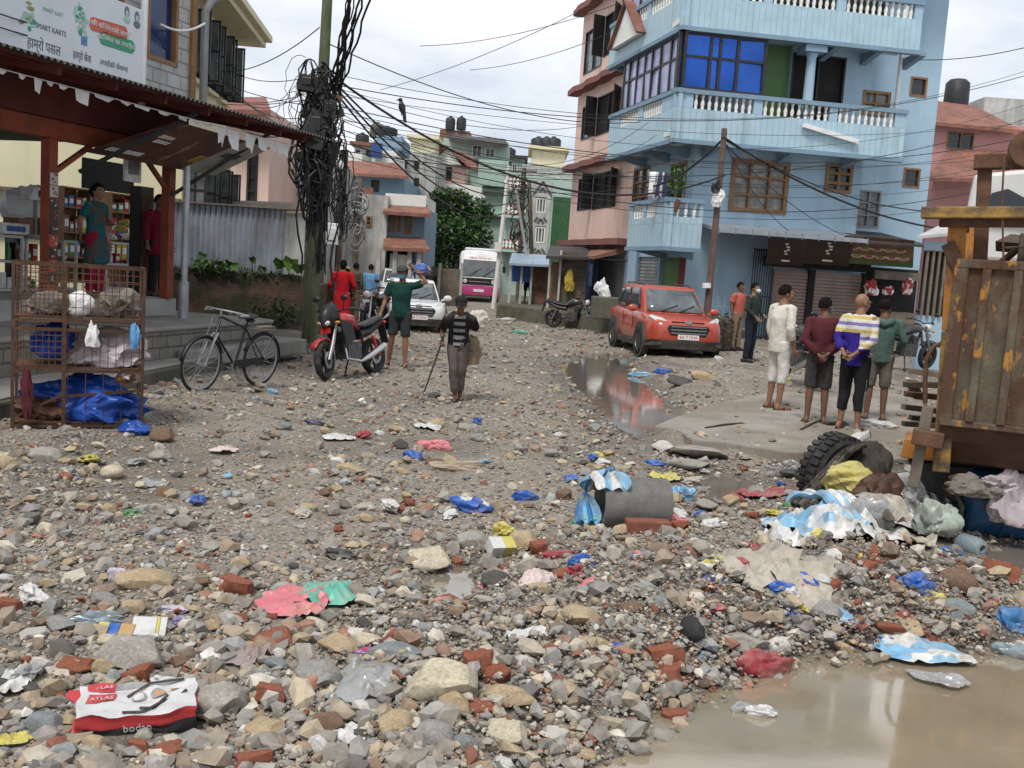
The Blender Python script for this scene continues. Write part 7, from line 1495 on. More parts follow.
def hand(mb,ex,w,d,side,curl=.5,palmn=None):
    """w wrist, d direction the hand points, palm tube into mb and fingers into ex"""
    d=Vector(d).normalized(); n=Vector(palmn) if palmn else Vector((0,-1,0)); n=(n-d*n.dot(d)); n=n.normalized() if n.length>.05 else d.orthogonal().normalized(); s=d.cross(n)*side; w=Vector(w)
    mb.tube([w-d*.02,w+d*.03,w+d*.075,w+d*.09],[(.024),(.03),(.033),(.024)],8)
    for k,(o,L) in enumerate(((-.030,.062),(-.010,.074),(.010,.070),(.029,.055))):
        a=w+d*.075+s*o; c1=d*math.cos(curl*.7)+n*math.sin(curl*.7); c2=d*math.cos(curl*1.7)+n*math.sin(curl*1.7); c3=d*math.cos(curl*2.6)+n*math.sin(curl*2.6)
        b=a+c1*L*.45; c=b+c2*L*.32; e=c+c3*L*.28; ex.tube([a-d*.02,a,b,c,e],[.0095,.0095,.009,.008,.006],6)
    a=w+d*.025-s*.028; b=a+(d*.5-s*.75+n*.3).normalized()*.035; ex.tube([a,b,b+(d*.8-s*.2+n*.5).normalized()*.03],[.012,.011,.008],6)
def person(lab,loc,rz,h,skin,top,bottom,arms=None,legs=None,bow=0,sleeve=1.0,leglen=1.0,hair='short',headturn=0,tilt=0,topmats=None,topfn=None,hem=.86,shoes='sandals',build=1.0,mask=None,cap=None,extra_fn=None,lean=0,flare=1.0,botmats=None,botfn=None,vox=.013,hand_curl=(.5,.5),palms=None,neckline=None):
    t=thing('person',lab,'person'); k=h/1.72; B=build
    fw=lambda p: Vector((p[0],p[1]-lean*max(0,p[2]-.9)-bow*max(0,p[2]-1.15)**1.5*1.6,p[2]-bow*.12*max(0,p[2]-1.0)))
    A=arms or {}; aL=A.get('L',[(.20,.01,1.42),(.245,.03,1.13),(.25,-.03,.88)]); aR=A.get('R',[(-.20,.01,1.42),(-.245,.03,1.13),(-.25,-.03,.88)])
    G_=legs or {}; lL=G_.get('L',[(.09,0,.92),(.10,-.01,.50),(.11,.02,.09)]); lR=G_.get('R',[(-.09,0,.92),(-.10,-.01,.50),(-.11,.02,.09)])
    aL=[fw(p) if i==0 else Vector(p) for i,p in enumerate(aL)]; aR=[fw(p) if i==0 else Vector(p) for i,p in enumerate(aR)]
    body=MB(); ex=MB()
    body.tube([fw(p) for p in((0,0,.86),(0,0,.98),(0,.0,1.12),(0,-.005,1.28),(0,.0,1.40),(0,.01,1.46))],[(.10*B,.155),(.105*B,.15),(.10*B,.14),(.115*B,.165),(.095,.17),(.06,.09)],16)
    nk=fw((0,.015,1.45)); hc=fw((0,-.02,1.61)); hc.y-=bow*.02
    body.tube([nk,nk.lerp(hc,.6)],[.062,.055],12)
    HM=Matrix.Translation(hc)@Matrix.Rotation(headturn,4,'Z')@Matrix.Rotation(tilt,4,'X')
    def hb(c,r,mb=body,mi=0,n=14): q=MB(HM); q.ball(c,r,n,mi); b=len(mb.v); mb.v+=q.v; mb.f+=[tuple(i+b for i in f) for f in q.f]; mb.m+=q.m
    hb((0,.012,.02),(.077,.095,.10)); hb((0,-.03,-.055),(.056,.062,.065)); hb((0,-.098,-.018),(.013,.022,.022)); hb((0,-.088,.005),(.010,.014,.03))
    for s in(-1,1): hb((s*.078,.015,-.01),(.012,.022,.034)); hb((s*.032,-.083,.022),(.026,.016,.010)); hb((s*.035,-.07,-.03),(.025,.02,.02))
    for s in(-1,1): hb((s*.032,-.088,.008),(.0135,.008,.007),ex,1,8); hb((s*.032,-.0945,.008),(.006,.004,.006),ex,2,8); hb((s*.033,-.094,.028),(.020,.006,.004),ex,2,8)
    hb((0,-.090,-.058),(.023,.010,.0075),ex,3,8)
    for (S,E,Wr),s,cu in((aL,1,hand_curl[0]),(aR,-1,hand_curl[1])):
        body.tube([S.lerp(Vector((0,S.y,S.z)),.3),S,S.lerp(E,.35),E,E.lerp(Wr,.35),Wr],[.05,.056,.050,.040,.040,.026],10)
        hand(body,ex,Wr,Wr-E,s,cu,(palms or {}).get('L' if s>0 else 'R'))
    for (Hp,K,An),s in((lL,1),(lR,-1)):
        Hp,K,An=Vector(Hp),Vector(K),Vector(An)
        body.tube([Hp+Vector((0,0,.02)),Hp.lerp(K,.4),K,K.lerp(An,.3),An],[.085*B,.075,.055,.054,.036],12)
        ft=Vector((An.x+s*.012,An.y,An.z-.09)); body.tube([An,ft+Vector((0,.04,.04))],[.036,.034],8); body.tube([ft+Vector((0,.06,.032)),ft+Vector((0,-.04,.035)),ft+Vector((s*.01,-.13,.022)),ft+Vector((s*.012,-.185,.016))],[.034,.036,(.024,.045),(.012,.03)],10)
        sh=MB(Matrix.Scale(k,4))
        if shoes=='sandals':
            sh.tube([ft+Vector((0,.085,-.002)),ft+Vector((0,-.05,-.002)),ft+Vector((s*.012,-.20,-.002))],[(.012,.036),(.012,.042),(.012,.035)],10); sh.tube([ft+Vector((-.05,-.06,.01)),ft+Vector((0,-.08,.07)),ft+Vector((.05,-.06,.01))],.012,6)
        else: sh.tube([ft+Vector((0,.085,.03)),ft+Vector((0,.0,.045)),ft+Vector((s*.01,-.12,.03)),ft+Vector((s*.012,-.21,.022))],[.04,(.045,.046),(.034,.05),(.02,.035)],12)
        sh.build('sandal' if shoes=='sandals' else 'shoe',M_black if shoes!='sandals' else cloth('sandal_leather',(.035,.022,.018)),t,smooth=True)
    S_=Matrix.Scale(k,4)
    for q in(body,ex): q.v=[tuple(S_@Vector(p)) for p in q.v]
    voxmesh(body,'body',[skin,M_eye,M_iris,M_lip],t,vox,None,4,extra=ex)
    # shirt
    sm=MB(); b=1.10
    zs=[(hem,(.125*B*flare,.172*flare)),(.98,(.128*B,.165)),(1.12,(.125*B,.160)),(1.28,(.135*B,.182)),(1.40,(.112,.185)),(1.462,(.07,.10))]
    if hem<.8: zs=[(hem,(.16*flare,.21*flare)),(.80,(.15*flare,.19*flare))]+[(z,r) for z,r in zs[1:]]
    sm.tube([fw((0,.0,z)) for z,r in zs],[r for z,r in zs],18)
    for S,E,Wr in(aL,aR):
        pts=[S.lerp(Vector((0,S.y,S.z)),.35),S-Vector((0,0,.012)),S.lerp(E,.5)]; rr=[.066,.068,.062]
        if sleeve<=.5: pts[-1]=S.lerp(E,max(.3,sleeve*1.6)); rr[-1]=.072
        else:
            f=min(1,(sleeve-.5)*2); pts+=[E,E.lerp(Wr,f*.5),E.lerp(Wr,f*.97)]; rr+=[.058,.055,.045]
        sm.tube(pts,rr,10)
    sm.v=[tuple(S_@Vector(p)) for p in sm.v]
    voxmesh(sm,'shirt' if hem>.8 else 'tunic',topmats or [top],t,.014,(lambda c: topfn(c/k)) if topfn else None,3,.012,len(lab))
    pm=MB(); pm.tube([(0,0,.84),(0,0,.92),(0,0,1.0)],[(.115*B,.165),(.122*B,.168),(.118*B,.155)],16)
    for Hp,K,An in(lL,lR):
        Hp,K,An=Vector(Hp),Vector(K),Vector(An); pts=[Hp+Vector((0,0,.03)),Hp.lerp(K,.45)]; rr=[.10*B,.093]
        if leglen<=.5: pts.append(Hp.lerp(K,leglen*2)); rr.append(.085)
        else: f=(leglen-.5)*2; pts+=[K,K.lerp(An,f*.5),K.lerp(An,f)]; rr+=[.078,.074,.066]
        pm.tube(pts,rr,12)
    pm.v=[tuple(S_@Vector(p)) for p in pm.v]
    voxmesh(pm,'trousers' if leglen>.7 else 'shorts',botmats or [bottom],t,.014,(lambda c: botfn(c/k)) if botfn else None,3,.015,len(lab)+9)
    KM=S_@HM
    if hair!='bald':
        q=MB(KM); n=18; vs=[];fs=[]
        for i in range(10):
            a=PI*.62*i/9
            for j in range(n):
                bb=2*PI*j/n; f=math.sin(a); y=math.cos(bb); lim=1.0
                z=math.cos(a)*.112; ex_=1+.10*mnoise.noise(Vector((i*.9,j*1.7,len(lab))))
                if y<-.25 and z<.052: z=.052+.0*z; f=min(f,.92)
                vs.append((.087*f*math.sin(bb)*ex_,.012+.106*f*y*ex_,.022+z*ex_))
        for i in range(9):
            for j in range(n): fs.append((i*n+j,i*n+(j+1)%n,(i+1)*n+(j+1)%n,(i+1)*n+j))
        q.add(vs,fs)
        if hair=='bun': q.ball((0,.11,.0),(.05,.05,.055),10); q.ball((0,.06,-.05),(.07,.05,.06),10)
        if hair=='long': q.tube([(0,.08,.02),(0,.105,-.1),(0,.11,-.25),(0,.10,-.36)],[(.05,.075),(.05,.075),(.035,.055),(.012,.02)],10)
        q.build('hair',M_hair,t,smooth=2)
    if mask: q=MB(KM); q.ball((0,-.068,-.045),(.062,.052,.050),12); q.tube([(-.075,.0,-.01),(-.06,-.06,-.03)],.004,4); q.tube([(.075,.0,-.01),(.06,-.06,-.03)],.004,4); q.build('face_mask',mask,t,smooth=True)
    if cap: q=MB(KM); q.lathe([(.094,.045),(.098,.07),(.09,.105),(.06,.135),(.02,.148),(.001,.15)],18); q.add([(-.075,-.07,.062),(.075,-.07,.062),(.06,-.155,.045),(0,-.175,.042),(-.06,-.155,.045)],[(0,1,2,3,4)]); o=q.build('cap',cap,t,smooth=True); o.modifiers.new('s','SOLIDIFY').thickness=.008
    if extra_fn: extra_fn(t,k,S_)
    place(t,loc,rz); return t
N_=lambda c:C(*c)
c_vest=cloth('dark_vest',(.03,.028,.03)); c_grey=cloth('grey_stripe',(.30,.30,.31)); c_blk=cloth('black_cloth',(.018,.018,.02)); c_trs=cloth('brown_grey_trouser',(.105,.085,.075)); c_cap=cloth('black_cap',(.02,.02,.025))
def vestfn(c):
    if abs(c.x)>.085 or c.y>.03: return 0 if abs(c.x)<.24 and c.z>1.0 else (2 if c.z<1.3 else 0)
    return 1 if int((c.z+5)/.055)%2 else 2
q=atG(455,401)
SK=mat('dirty_white_sack',(.50,.46,.39),.8,.2,6,.3,25)
def sackf(t,k,S): pass
w=person('man in black cap, dark vest and striped shirt walking with a stick and sack',(q.x,q.y,q.z),R(4),1.50,M_skindk,c_vest,c_trs,
 arms={'R':[(-.19,-.03,1.38),(-.27,.02,1.12),(-.25,-.13,.94)],'L':[(.19,-.03,1.38),(.27,.0,1.14),(.20,-.16,1.27)]},legs={'L':[(.08,0,.90),(.07,-.02,.50),(.07,.06,.10)],'R':[(-.08,0,.90),(-.06,-.12,.52),(.0,-.08,.09)]},bow=.9,lean=.12,sleeve=.5,leglen=.93,topmats=[c_vest,c_grey,c_blk],topfn=vestfn,cap=c_cap,tilt=R(14),hand_curl=(1.0,1.1))
k_=1.50/1.72; mb=MB(); hx=Vector((q.x-.26*k_,q.y-.17*k_,q.z+.90*k_)); ft=atG(424,391); mb.tube([hx+Vector((.01,.0,.10)),hx,Vector((ft.x+.02,ft.y-.25,ft.z))],[.015,.013,.010],8); mb.tube([hx+Vector((.01,0,.10)),hx+Vector((.05,.02,.12))],.014,8); tag(mb.build('walking_stick',M_bark,loc=tuple(hx),smooth=True),'dark wooden walking stick held by the man in the vest','stick')
o=crumple('shoulder_sack',SK,(q.x+.24,q.y+.12,q.z+.98),(.30,.28,.34),77,'bag',amp=.18); tag(o,'off white sack slung over the walking man\'s shoulder','sack')
o=crumple('tan_bag',cloth('tan_bag_cloth',(.25,.19,.13)),(q.x+.19,q.y+.14,q.z+.52),(.24,.22,.42),78,'bag',amp=.34); tag(o,'tan cloth bag hanging behind the walking man\'s hip','bag')
# man in green
q=atG(398,367); c_grn=cloth('bottle_green_tee',(.012,.045,.038)); c_sh=cloth('charcoal_shorts',(.035,.037,.042)); M_mask=cloth('blue_face_mask',(.10,.30,.42),.05)
person('masked man in dark green T-shirt and shorts steadying a bundle by his head',(q.x,q.y,q.z),R(-8),1.72,M_skin,c_grn,c_sh,arms={'R':[(-.20,.0,1.42),(-.29,.02,1.14),(-.33,-.08,.92)],'L':[(.20,0,1.42),(.44,-.06,1.50),(.22,-.10,1.71)]},legs={'L':[(.09,0,.92),(.11,-.02,.50),(.12,-.02,.09)],'R':[(-.09,0,.92),(-.13,-.02,.52),(-.20,.10,.10)]},sleeve=.42,leglen=.46,build=1.1,mask=M_mask,cap=cloth('grey_cap',(.06,.062,.065)))
o=crumple('bundle',MATS['blue_goods'],(q.x+.30,q.y-.02,q.z+1.62),(.34,.30,.20),31,'bag',two=cloth('pinkish_cloth',(.40,.22,.20)),amp=.25); tag(o,'blue and pink cloth bundle held up by the man in green','bundle')
# men at right
c_cream=cloth('cream_cotton',(.58,.55,.48),.05); c_wsh=cloth('white_cotton',(.60,.58,.54),.06)
q=atG(774,410); person('bearded man in cream shirt and white knee length shorts facing right',(q.x,q.y,q.z),R(112),1.70,M_skin,c_cream,c_wsh,arms={'L':[(.20,0,1.42),(.25,.02,1.14),(.23,-.06,.88)],'R':[(-.20,.01,1.42),(-.26,.05,1.14),(-.24,-.05,.88)]},sleeve=.8,leglen=.66,hem=.80,build=1.25,headturn=R(-15),flare=1.02)
c_mar=cloth('maroon_shirt',(.085,.022,.028)); c_chk=cloth('checked_short',(.05,.048,.045),.3,(.09,.085,.075))
bk={'L':[(.19,0,1.42),(.25,.10,1.14),(.06,.18,.96)],'R':[(-.19,0,1.42),(-.25,.10,1.14),(-.06,.18,.98)]}
q=atG(814,424); person('man in maroon shirt and checked shorts with hands clasped behind his back',(q.x,q.y,q.z),R(172),1.58,M_skindk,c_mar,c_chk,arms=bk,sleeve=.97,leglen=.50,headturn=R(-45),mask=M_mask,palms={'L':(0,1,0),'R':(0,1,0)},hem=.84)
c_pur=cloth('purple_jacket',(.035,.022,.21)); c_stw=cloth('white_stripe_cloth',(.58,.56,.52),.05); c_sty=cloth('yellow_stripe_cloth',(.50,.40,.14),.05); c_stp=cloth('violet_stripe_cloth',(.20,.17,.36),.05)
def strf(c):
    if c.z<1.24 and not(c.x<-.06 and c.y>-.05 and c.z>1.05): return 0
    return [1,2,1,3][int((c.z+3)/.042)%4]
q=atG(848,431); person('bald man in purple jacket with striped shoulders and black track pants',(q.x,q.y,q.z),R(142),1.66,M_skin,c_pur,c_blk,arms={'L':[(.18,0,1.42),(.23,.08,1.15),(.10,.19,1.00)],'R':[(-.18,0,1.42),(-.23,.10,1.15),(-.05,.20,.98)]},sleeve=.9,leglen=.80,hair='bald',topmats=[c_pur,c_stw,c_sty,c_stp],topfn=strf,botmats=[c_blk,c_grey],botfn=lambda c:1 if abs(abs(c.x)-.165)<.012 and abs(c.y)<.03 else 0,hem=.82,headturn=R(-30),palms={'L':(0,1,0),'R':(0,1,0)},lean=.03)
c_hood=cloth('grey_green_hoodie',(.075,.12,.105)); c_khk=cloth('grey_khaki_shorts',(.135,.12,.10))
def hoodf(t,k,S): q_=MB(S); q_.tube([(-.13,.02,1.44),(-.08,.10,1.42),(0,.13,1.38),(.08,.10,1.42),(.13,.02,1.44)],[.035,.05,.06,.05,.035],10); q_.build('hood',c_hood,t,smooth=True)
q=atG(880,424); person('man in grey green hooded jacket and khaki shorts turned away',(q.x,q.y+.25,q.z),R(165),1.60,M_skindk,c_hood,c_khk,arms={'L':[(.20,0,1.42),(.26,.0,1.14),(.22,-.18,1.02)],'R':[(-.20,0,1.42),(-.29,.02,1.16),(-.24,-.16,1.02)]},sleeve=.97,leglen=.52,headturn=R(-35),extra_fn=hoodf,build=1.15,hem=.84)
c_dkg=cloth('dark_olive_sweater',(.030,.038,.034)); c_dkb=cloth('dark_blue_trousers',(.018,.02,.03))
q=atG(748,362); person('man in dark sweater with white face mask standing near the trimmed hedge',(q.x,q.y,q.z),R(50),1.68,M_skin,c_dkg,c_dkb,arms={'L':[(.20,0,1.42),(.27,-.02,1.15),(.15,-.22,1.02)],'R':[(-.20,0,1.42),(-.27,.0,1.15),(-.14,-.18,.98)]},sleeve=.9,shoes='shoes',mask=cloth('white_face_mask',(.6,.6,.6),.04))
c_sal=cloth('salmon_shirt',(.42,.11,.085)); q=atG(738,352); person('man in salmon pink shirt standing behind the man in dark sweater',(q.x,q.y+.4,q.z),R(40),1.64,M_skindk,c_sal,cloth('tan_trousers',(.20,.15,.10)),sleeve=.45,shoes='shoes')
# left and far
c_red=cloth('red_dress',(.40,.012,.018)); q=atY(341,320,23.5); q.z=.28
person('woman in long red dress seen from behind near the mossy pole',(q.x,q.y,gz1(q.x,q.y)+.05),R(185),1.66,M_skin,c_red,cloth('pink_printed_trousers',(.40,.10,.13)),sleeve=.75,hem=.42,hair='bun',flare=1.1,arms={'L':[(.19,0,1.40),(.29,.03,1.12),(.28,-.12,.95)],'R':[(-.19,0,1.40),(-.29,.03,1.12),(-.24,-.16,.98)]})
for px,py,Y,h,rz,top,bot,lab in((369,314,30,1.66,200,cloth('light_blue_shirt',(.13,.27,.46)),c_dkb,'man in light blue shirt standing beside the black parked motorcycle'),(354,312,28,1.68,150,cloth('olive_jacket',(.07,.065,.04)),cloth('khaki_trouser',(.14,.12,.09)),'man in olive jacket with his back turned near the cable bundle'),(430,296,41,1.6,10,c_blk,c_blk,'small dark clothed figure standing by the yard wall'),(527,303,39.5,1.62,5,c_blk,cloth('navy_shorts',(.02,.022,.04)),'man in black T-shirt with pale cap walking before the blue stall'),(345,314,26.5,1.55,170,c_dkb,c_blk,'dark figure with tan hat behind the woman in red')):
    q=atY(px,py,Y); z=.52 if px==527 else gz1(q.x,q.y)
    person(lab,(q.x,q.y,z),R(rz),h,M_skindk,top,bot,sleeve=.8 if px!=527 else .42,leglen=.95 if px!=527 else .48,shoes='shoes',cap=c_stw if px==527 else (cloth('tan_hat',(.33,.2,.11)) if px==345 else None),vox=.02)
# shop people
c_teal=cloth('teal_kurta',(.015,.085,.10),.15,(.10,.05,.03)); q=lw(fpt(LS,95,293,-.5)[0],-.5,1.03)
person('woman in teal printed tunic and maroon trousers standing in the shop',q,R(78),1.62,M_skin,c_teal,cloth('maroon_trousers',(.22,.012,.035)),arms={'L':[(.19,0,1.40),(.25,.05,1.12),(.22,-.05,.88)],'R':[(-.19,0,1.40),(-.27,.10,1.14),(-.16,.15,.94)]},sleeve=.42,hem=.52,hair='bun',flare=1.02)
q=lw(fpt(LS,157,300,-.7)[0],-.7,1.03); person('person in dark red top half hidden behind the red shop post',q,R(60),1.60,M_skindk,cloth('dark_red_top',(.14,.012,.018)),c_blk,sleeve=.9,hem=.7)
# ------------------------------------------------------------- cage, concrete pipe, litter and larger stones
# --- wire cage
ca=atG(12,431); cb=atG(141,429); cz=(ca.z+cb.z)/2; CMX=frame((ca.x,ca.y,cz),(cb.x-ca.x,cb.y-ca.y),((cb.y-ca.y),-(cb.x-ca.x))); CW=(cb-ca).length; CH=1.47; CD=.62
t=thing('wire_cage','rusty three tier wire cage holding blue plastic and junk at left','cage',(ca+cb)/2); 
mb=MB(CMX)
xm=CW*.385
for x in(0,CW):
    for w in(0,-CD): mb.bar((x,w,0),(x,w,CH),.027)
mb.bar((xm,.005,0),(xm,.005,CH+.02),.035,.035)
Z_=[.03,.53,.98,CH]
for z in Z_:
    for w in(0,-CD): mb.bar((0,w,z),(CW,w,z),.026)
    for x in(0,CW): mb.bar((x,0,z),(x,-CD,z),.03)
mb.bar((0,0,.90),(CW,0,.90),.03); mb.bar((xm,0,.30),(CW,0,.36),.025); mb.bar((xm,.0,.62),(CW*.6,0,.88),.02); mb.bar((0,0,.10),(xm,0,.32),.02)
mb.build('frame',M_hopdk,t)
mb=MB(CMX); wr=.0035
def wires(x0,x1,z0,z1,w,dx,dz):
    n=int((x1-x0)/dx)
    for k in range(n+1): x=x0+(x1-x0)*k/max(n,1); mb.tube([(x,w,z0),(x,w,z1)],wr,4,caps=False)
    if dz:
        n=int((z1-z0)/dz)
        for k in range(n+1): z=z0+(z1-z0)*k/max(n,1); mb.tube([(x0,w,z),(x1,w,z)],wr,4,caps=False)
wires(.03,xm-.02,.98,CH,.01,.035,.035); wires(xm+.03,CW-.03,.98,CH,.01,.06,.12); wires(.03,xm-.02,.53,.90,.01,.05,.05); wires(xm+.03,CW-.03,.53,.90,.01,.065,0); wires(xm+.03,CW-.03,.03,.53,.01,.13,0); wires(.03,CW,.98,CH,-CD,.07,.07); wires(.03,CW,.53,.9,-CD,.09,.09)
o=mb.build('wire_mesh',M_rust,t,fixn=False)
mb=MB(CMX)
for z in Z_[:3]: mb.bb((.02,-CD+.02,z+.018),(CW-.02,-.02,z+.03))
mb.build('shelf',M_rust,t)
def incage(name,lab,cat,x,z,size,m,seed,w=-.3,**k): p=CMX@Vector((x,w,z)); o=crumple(name,m,p,size,seed,'bag',**k); return tag(o,lab,cat)
M_clearpl=MATS['clear_dirty_plastic']; M_bluesheet=mat('blue_sheet_plastic',(.012,.055,.27),.35,.25,4,.15,14)
incage('blue_tarpaulin','large crumpled blue tarpaulin filling the cage bottom tier','tarpaulin',CW*.58,.05,(1.0,.52,.44),M_bluesheet,401,amp=.30)
incage('plastic_sack','big grey translucent plastic sack in the cage middle tier','sack',CW*.66,.55,(.78,.46,.36),M_clearpl,402,amp=.3)
incage('blue_bag','round blue plastic bag at the left of the cage middle tier','bag',CW*.27,.62,(.34,.36,.34),M_bluesheet,403,amp=.35)
incage('sack','brown sack in the cage top tier left','sack',CW*.26,1.0,(.42,.40,.24),M_rag,404)
incage('foam_box','white foam lump in the cage top tier','foam',CW*.50,1.0,(.26,.3,.26),M_plwhite,405,amp=.15)
incage('rag_bundle','dark rag bundle in the cage top tier right','rag',CW*.80,1.0,(.42,.4,.30),c_trs,406,two=M_rag)
incage('rag_bundle','small orange and clear packet in the cage bottom right','packet',CW*.90,.42,(.2,.2,.16),M_orpaint,407,two=M_clearpl,w=-.1)
incage('rag_bundle','dark brown junk under the tarpaulin at the cage foot','junk',CW*.25,.06,(.5,.4,.24),M_hopdk,408)
incage('dark_cloth','dark maroon cloth strip hanging at the cage left front','cloth',.12,.10,(.10,.06,.52),c_mar,409,w=.04)
incage('blue_glove','light blue plastic strip tied to the cage front at right','plastic strip',CW*.93,.74,(.08,.06,.26),M_skyblue,410,w=.04)
incage('white_strip','white plastic shred tied to the cage middle bar','plastic strip',CW*.60,.76,(.10,.05,.26),M_plwhite,411,w=.04,amp=.6)
incage('blue_lump','small dark blue plastic lump on the ground at the cage corner','plastic lump',CW*.93,-.02,(.26,.2,.14),M_bluesheet,412,w=.12)
# --- pale concrete slab at the feet of the standing men
sp_=[]
for a,b in zip(SLABP,SLABP[1:]+SLABP[:1]):
    for k in range(7): 
        f=k/7; x,y=a[0]+(b[0]-a[0])*f,a[1]+(b[1]-a[1])*f; d=.42*float(fbm(np.array([x*1.7]),np.array([y*1.7]),3,8)[0]); sp_.append((x+d,y+d*1.5))
mb=MB(); mb.slab(sp_,.0,.1625); o=mb.build('concrete_slab',mat('slab_concrete',(.27,.25,.215),.85,.15,1.5,.3,25,stain=[((.19,.16,.125),.42,.60,(.9,.9,.9),.9),((.12,.11,.095),.58,.68,(4,1.2,3),.6)]),bevel=.02); o['kind']='structure'
# --- concrete pipe
q=atG(634,531); PR=.19; ax=Vector((1,.16,0)).normalized(); 
t=thing('concrete_pipe','broken grey concrete pipe section lying on the rubble','pipe',(q.x,q.y,q.z)); TP_=Matrix.Translation((q.x,q.y+.18,q.z+PR-.03))@Matrix.Rotation(math.atan2(ax.y,ax.x),4,'Z')@Matrix.Rotation(PI/2,4,'Y')
M_pipe=mat('pipe_concrete',(.16,.155,.145),.85,.2,4,.25,40,stain=[((.06,.06,.055),.46,.66,(2.5,2.5,2.5),.8),((.3,.29,.27),.66,.76,(6,6,6),.5)])
mb=MB(TP_); mb.lathe([(PR*.80,-.25),(PR*.98,-.25),(PR,-.235),(PR,.0),(PR*.99,.006),(PR,.012),(PR,.235),(PR*.98,.25),(PR*.80,.25),(PR*.78,.235),(PR*.78,-.235),(PR*.80,-.25)],44); mb.build('shell',M_pipe,t,smooth=True)
q2=atG(646,533); mb=MB(Matrix.Translation((q2.x,q2.y-.06,q2.z+.05))@Matrix.Rotation(.1,4,'Z')); mb.bb((-.16,-.06,-.07),(.16,.06,.055)); 
M_brk=mat('wet_red_brick',(.20,.07,.045),.85,.25,9,.3,60,stain=[((.10,.075,.06),.5,.75,(8,8,8),.6)])
tag(mb.build('brick',M_brk,loc=(q2.x,q2.y-.06,q2.z),bevel=.012),'red brick standing in front of the concrete pipe','brick')
# --- litter helpers
def lit(name,lab,cat,px,py,wpx,hpx,m,seed,kind='bag',two=None,rz=0,amp=.32,dz=-.01,res=20,sy=.9):
    """wpx, hpx: seen size in the picture; turned into metres at its distance"""
    p=atG(px,py)
    for _,P,zw,_s in PUD:
        if sd1(p,P)>0 and p.z<zw: p=atZ(px,py,zw)
    D=depth(p); k=D/1000; a=math.atan2(H-p.z,p.y); w=wpx*k; 
    h=max(.04,hpx*k*(.80 if kind=='bag' else .42)); dy=max(.05,(hpx*k*.55 if kind=='bag' else hpx*k*.8/max(.25,math.sin(a))))
    dy=min(dy,w*1.3)
    NODISC.append((p.x,p.y+dy*.15,w*.44,dy*.5+.02))
    o=crumple(name,m,(p.x,p.y+dy*.25,p.z+dz),(w*1.05,dy,h),seed,kind,rz,two=two,amp=amp,res=res); return tag(o,lab,cat)
pl=lambda n,c,r=.4,v=.2: MATS[n] if n in MATS else mat(n,c,r,v,9,.25,20,spec=.4,trans=.35 if 'clear' in n else 0,stain=[((.23,.195,.15),.42,.70,(8,8,8),.8)])
P_blue=pl('blue_bag_plastic',(.012,.10,.42)); P_lb=pl('light_blue_plastic',(.20,.42,.62)); P_white=pl('white_bag_plastic',(.60,.60,.59)); P_pink=pl('pink_bag_plastic',(.60,.16,.19)); P_red=pl('red_bag_plastic',(.30,.035,.045)); P_teal=pl('teal_net_plastic',(.10,.42,.32)); P_yel=pl('yellow_plastic',(.55,.48,.10)); P_clear=pl('clear_plastic',(.46,.47,.47),.2); P_pale=pl('pale_pink_foam',(.62,.50,.47),.6); P_beige=pl('beige_sack_cloth',(.40,.33,.24),.8); P_black=pl('black_bag_plastic',(.02,.02,.022)); P_navy=pl('navy_plastic',(.02,.035,.10)); P_orange=pl('orange_plastic',(.50,.23,.03)); P_green=pl('green_plastic',(.06,.22,.07)); P_dirty=pl('muddy_white_sheet',(.40,.36,.30),.7,.3); P_cblue=pl('pale_blue_clear_plastic',(.33,.43,.48),.15)
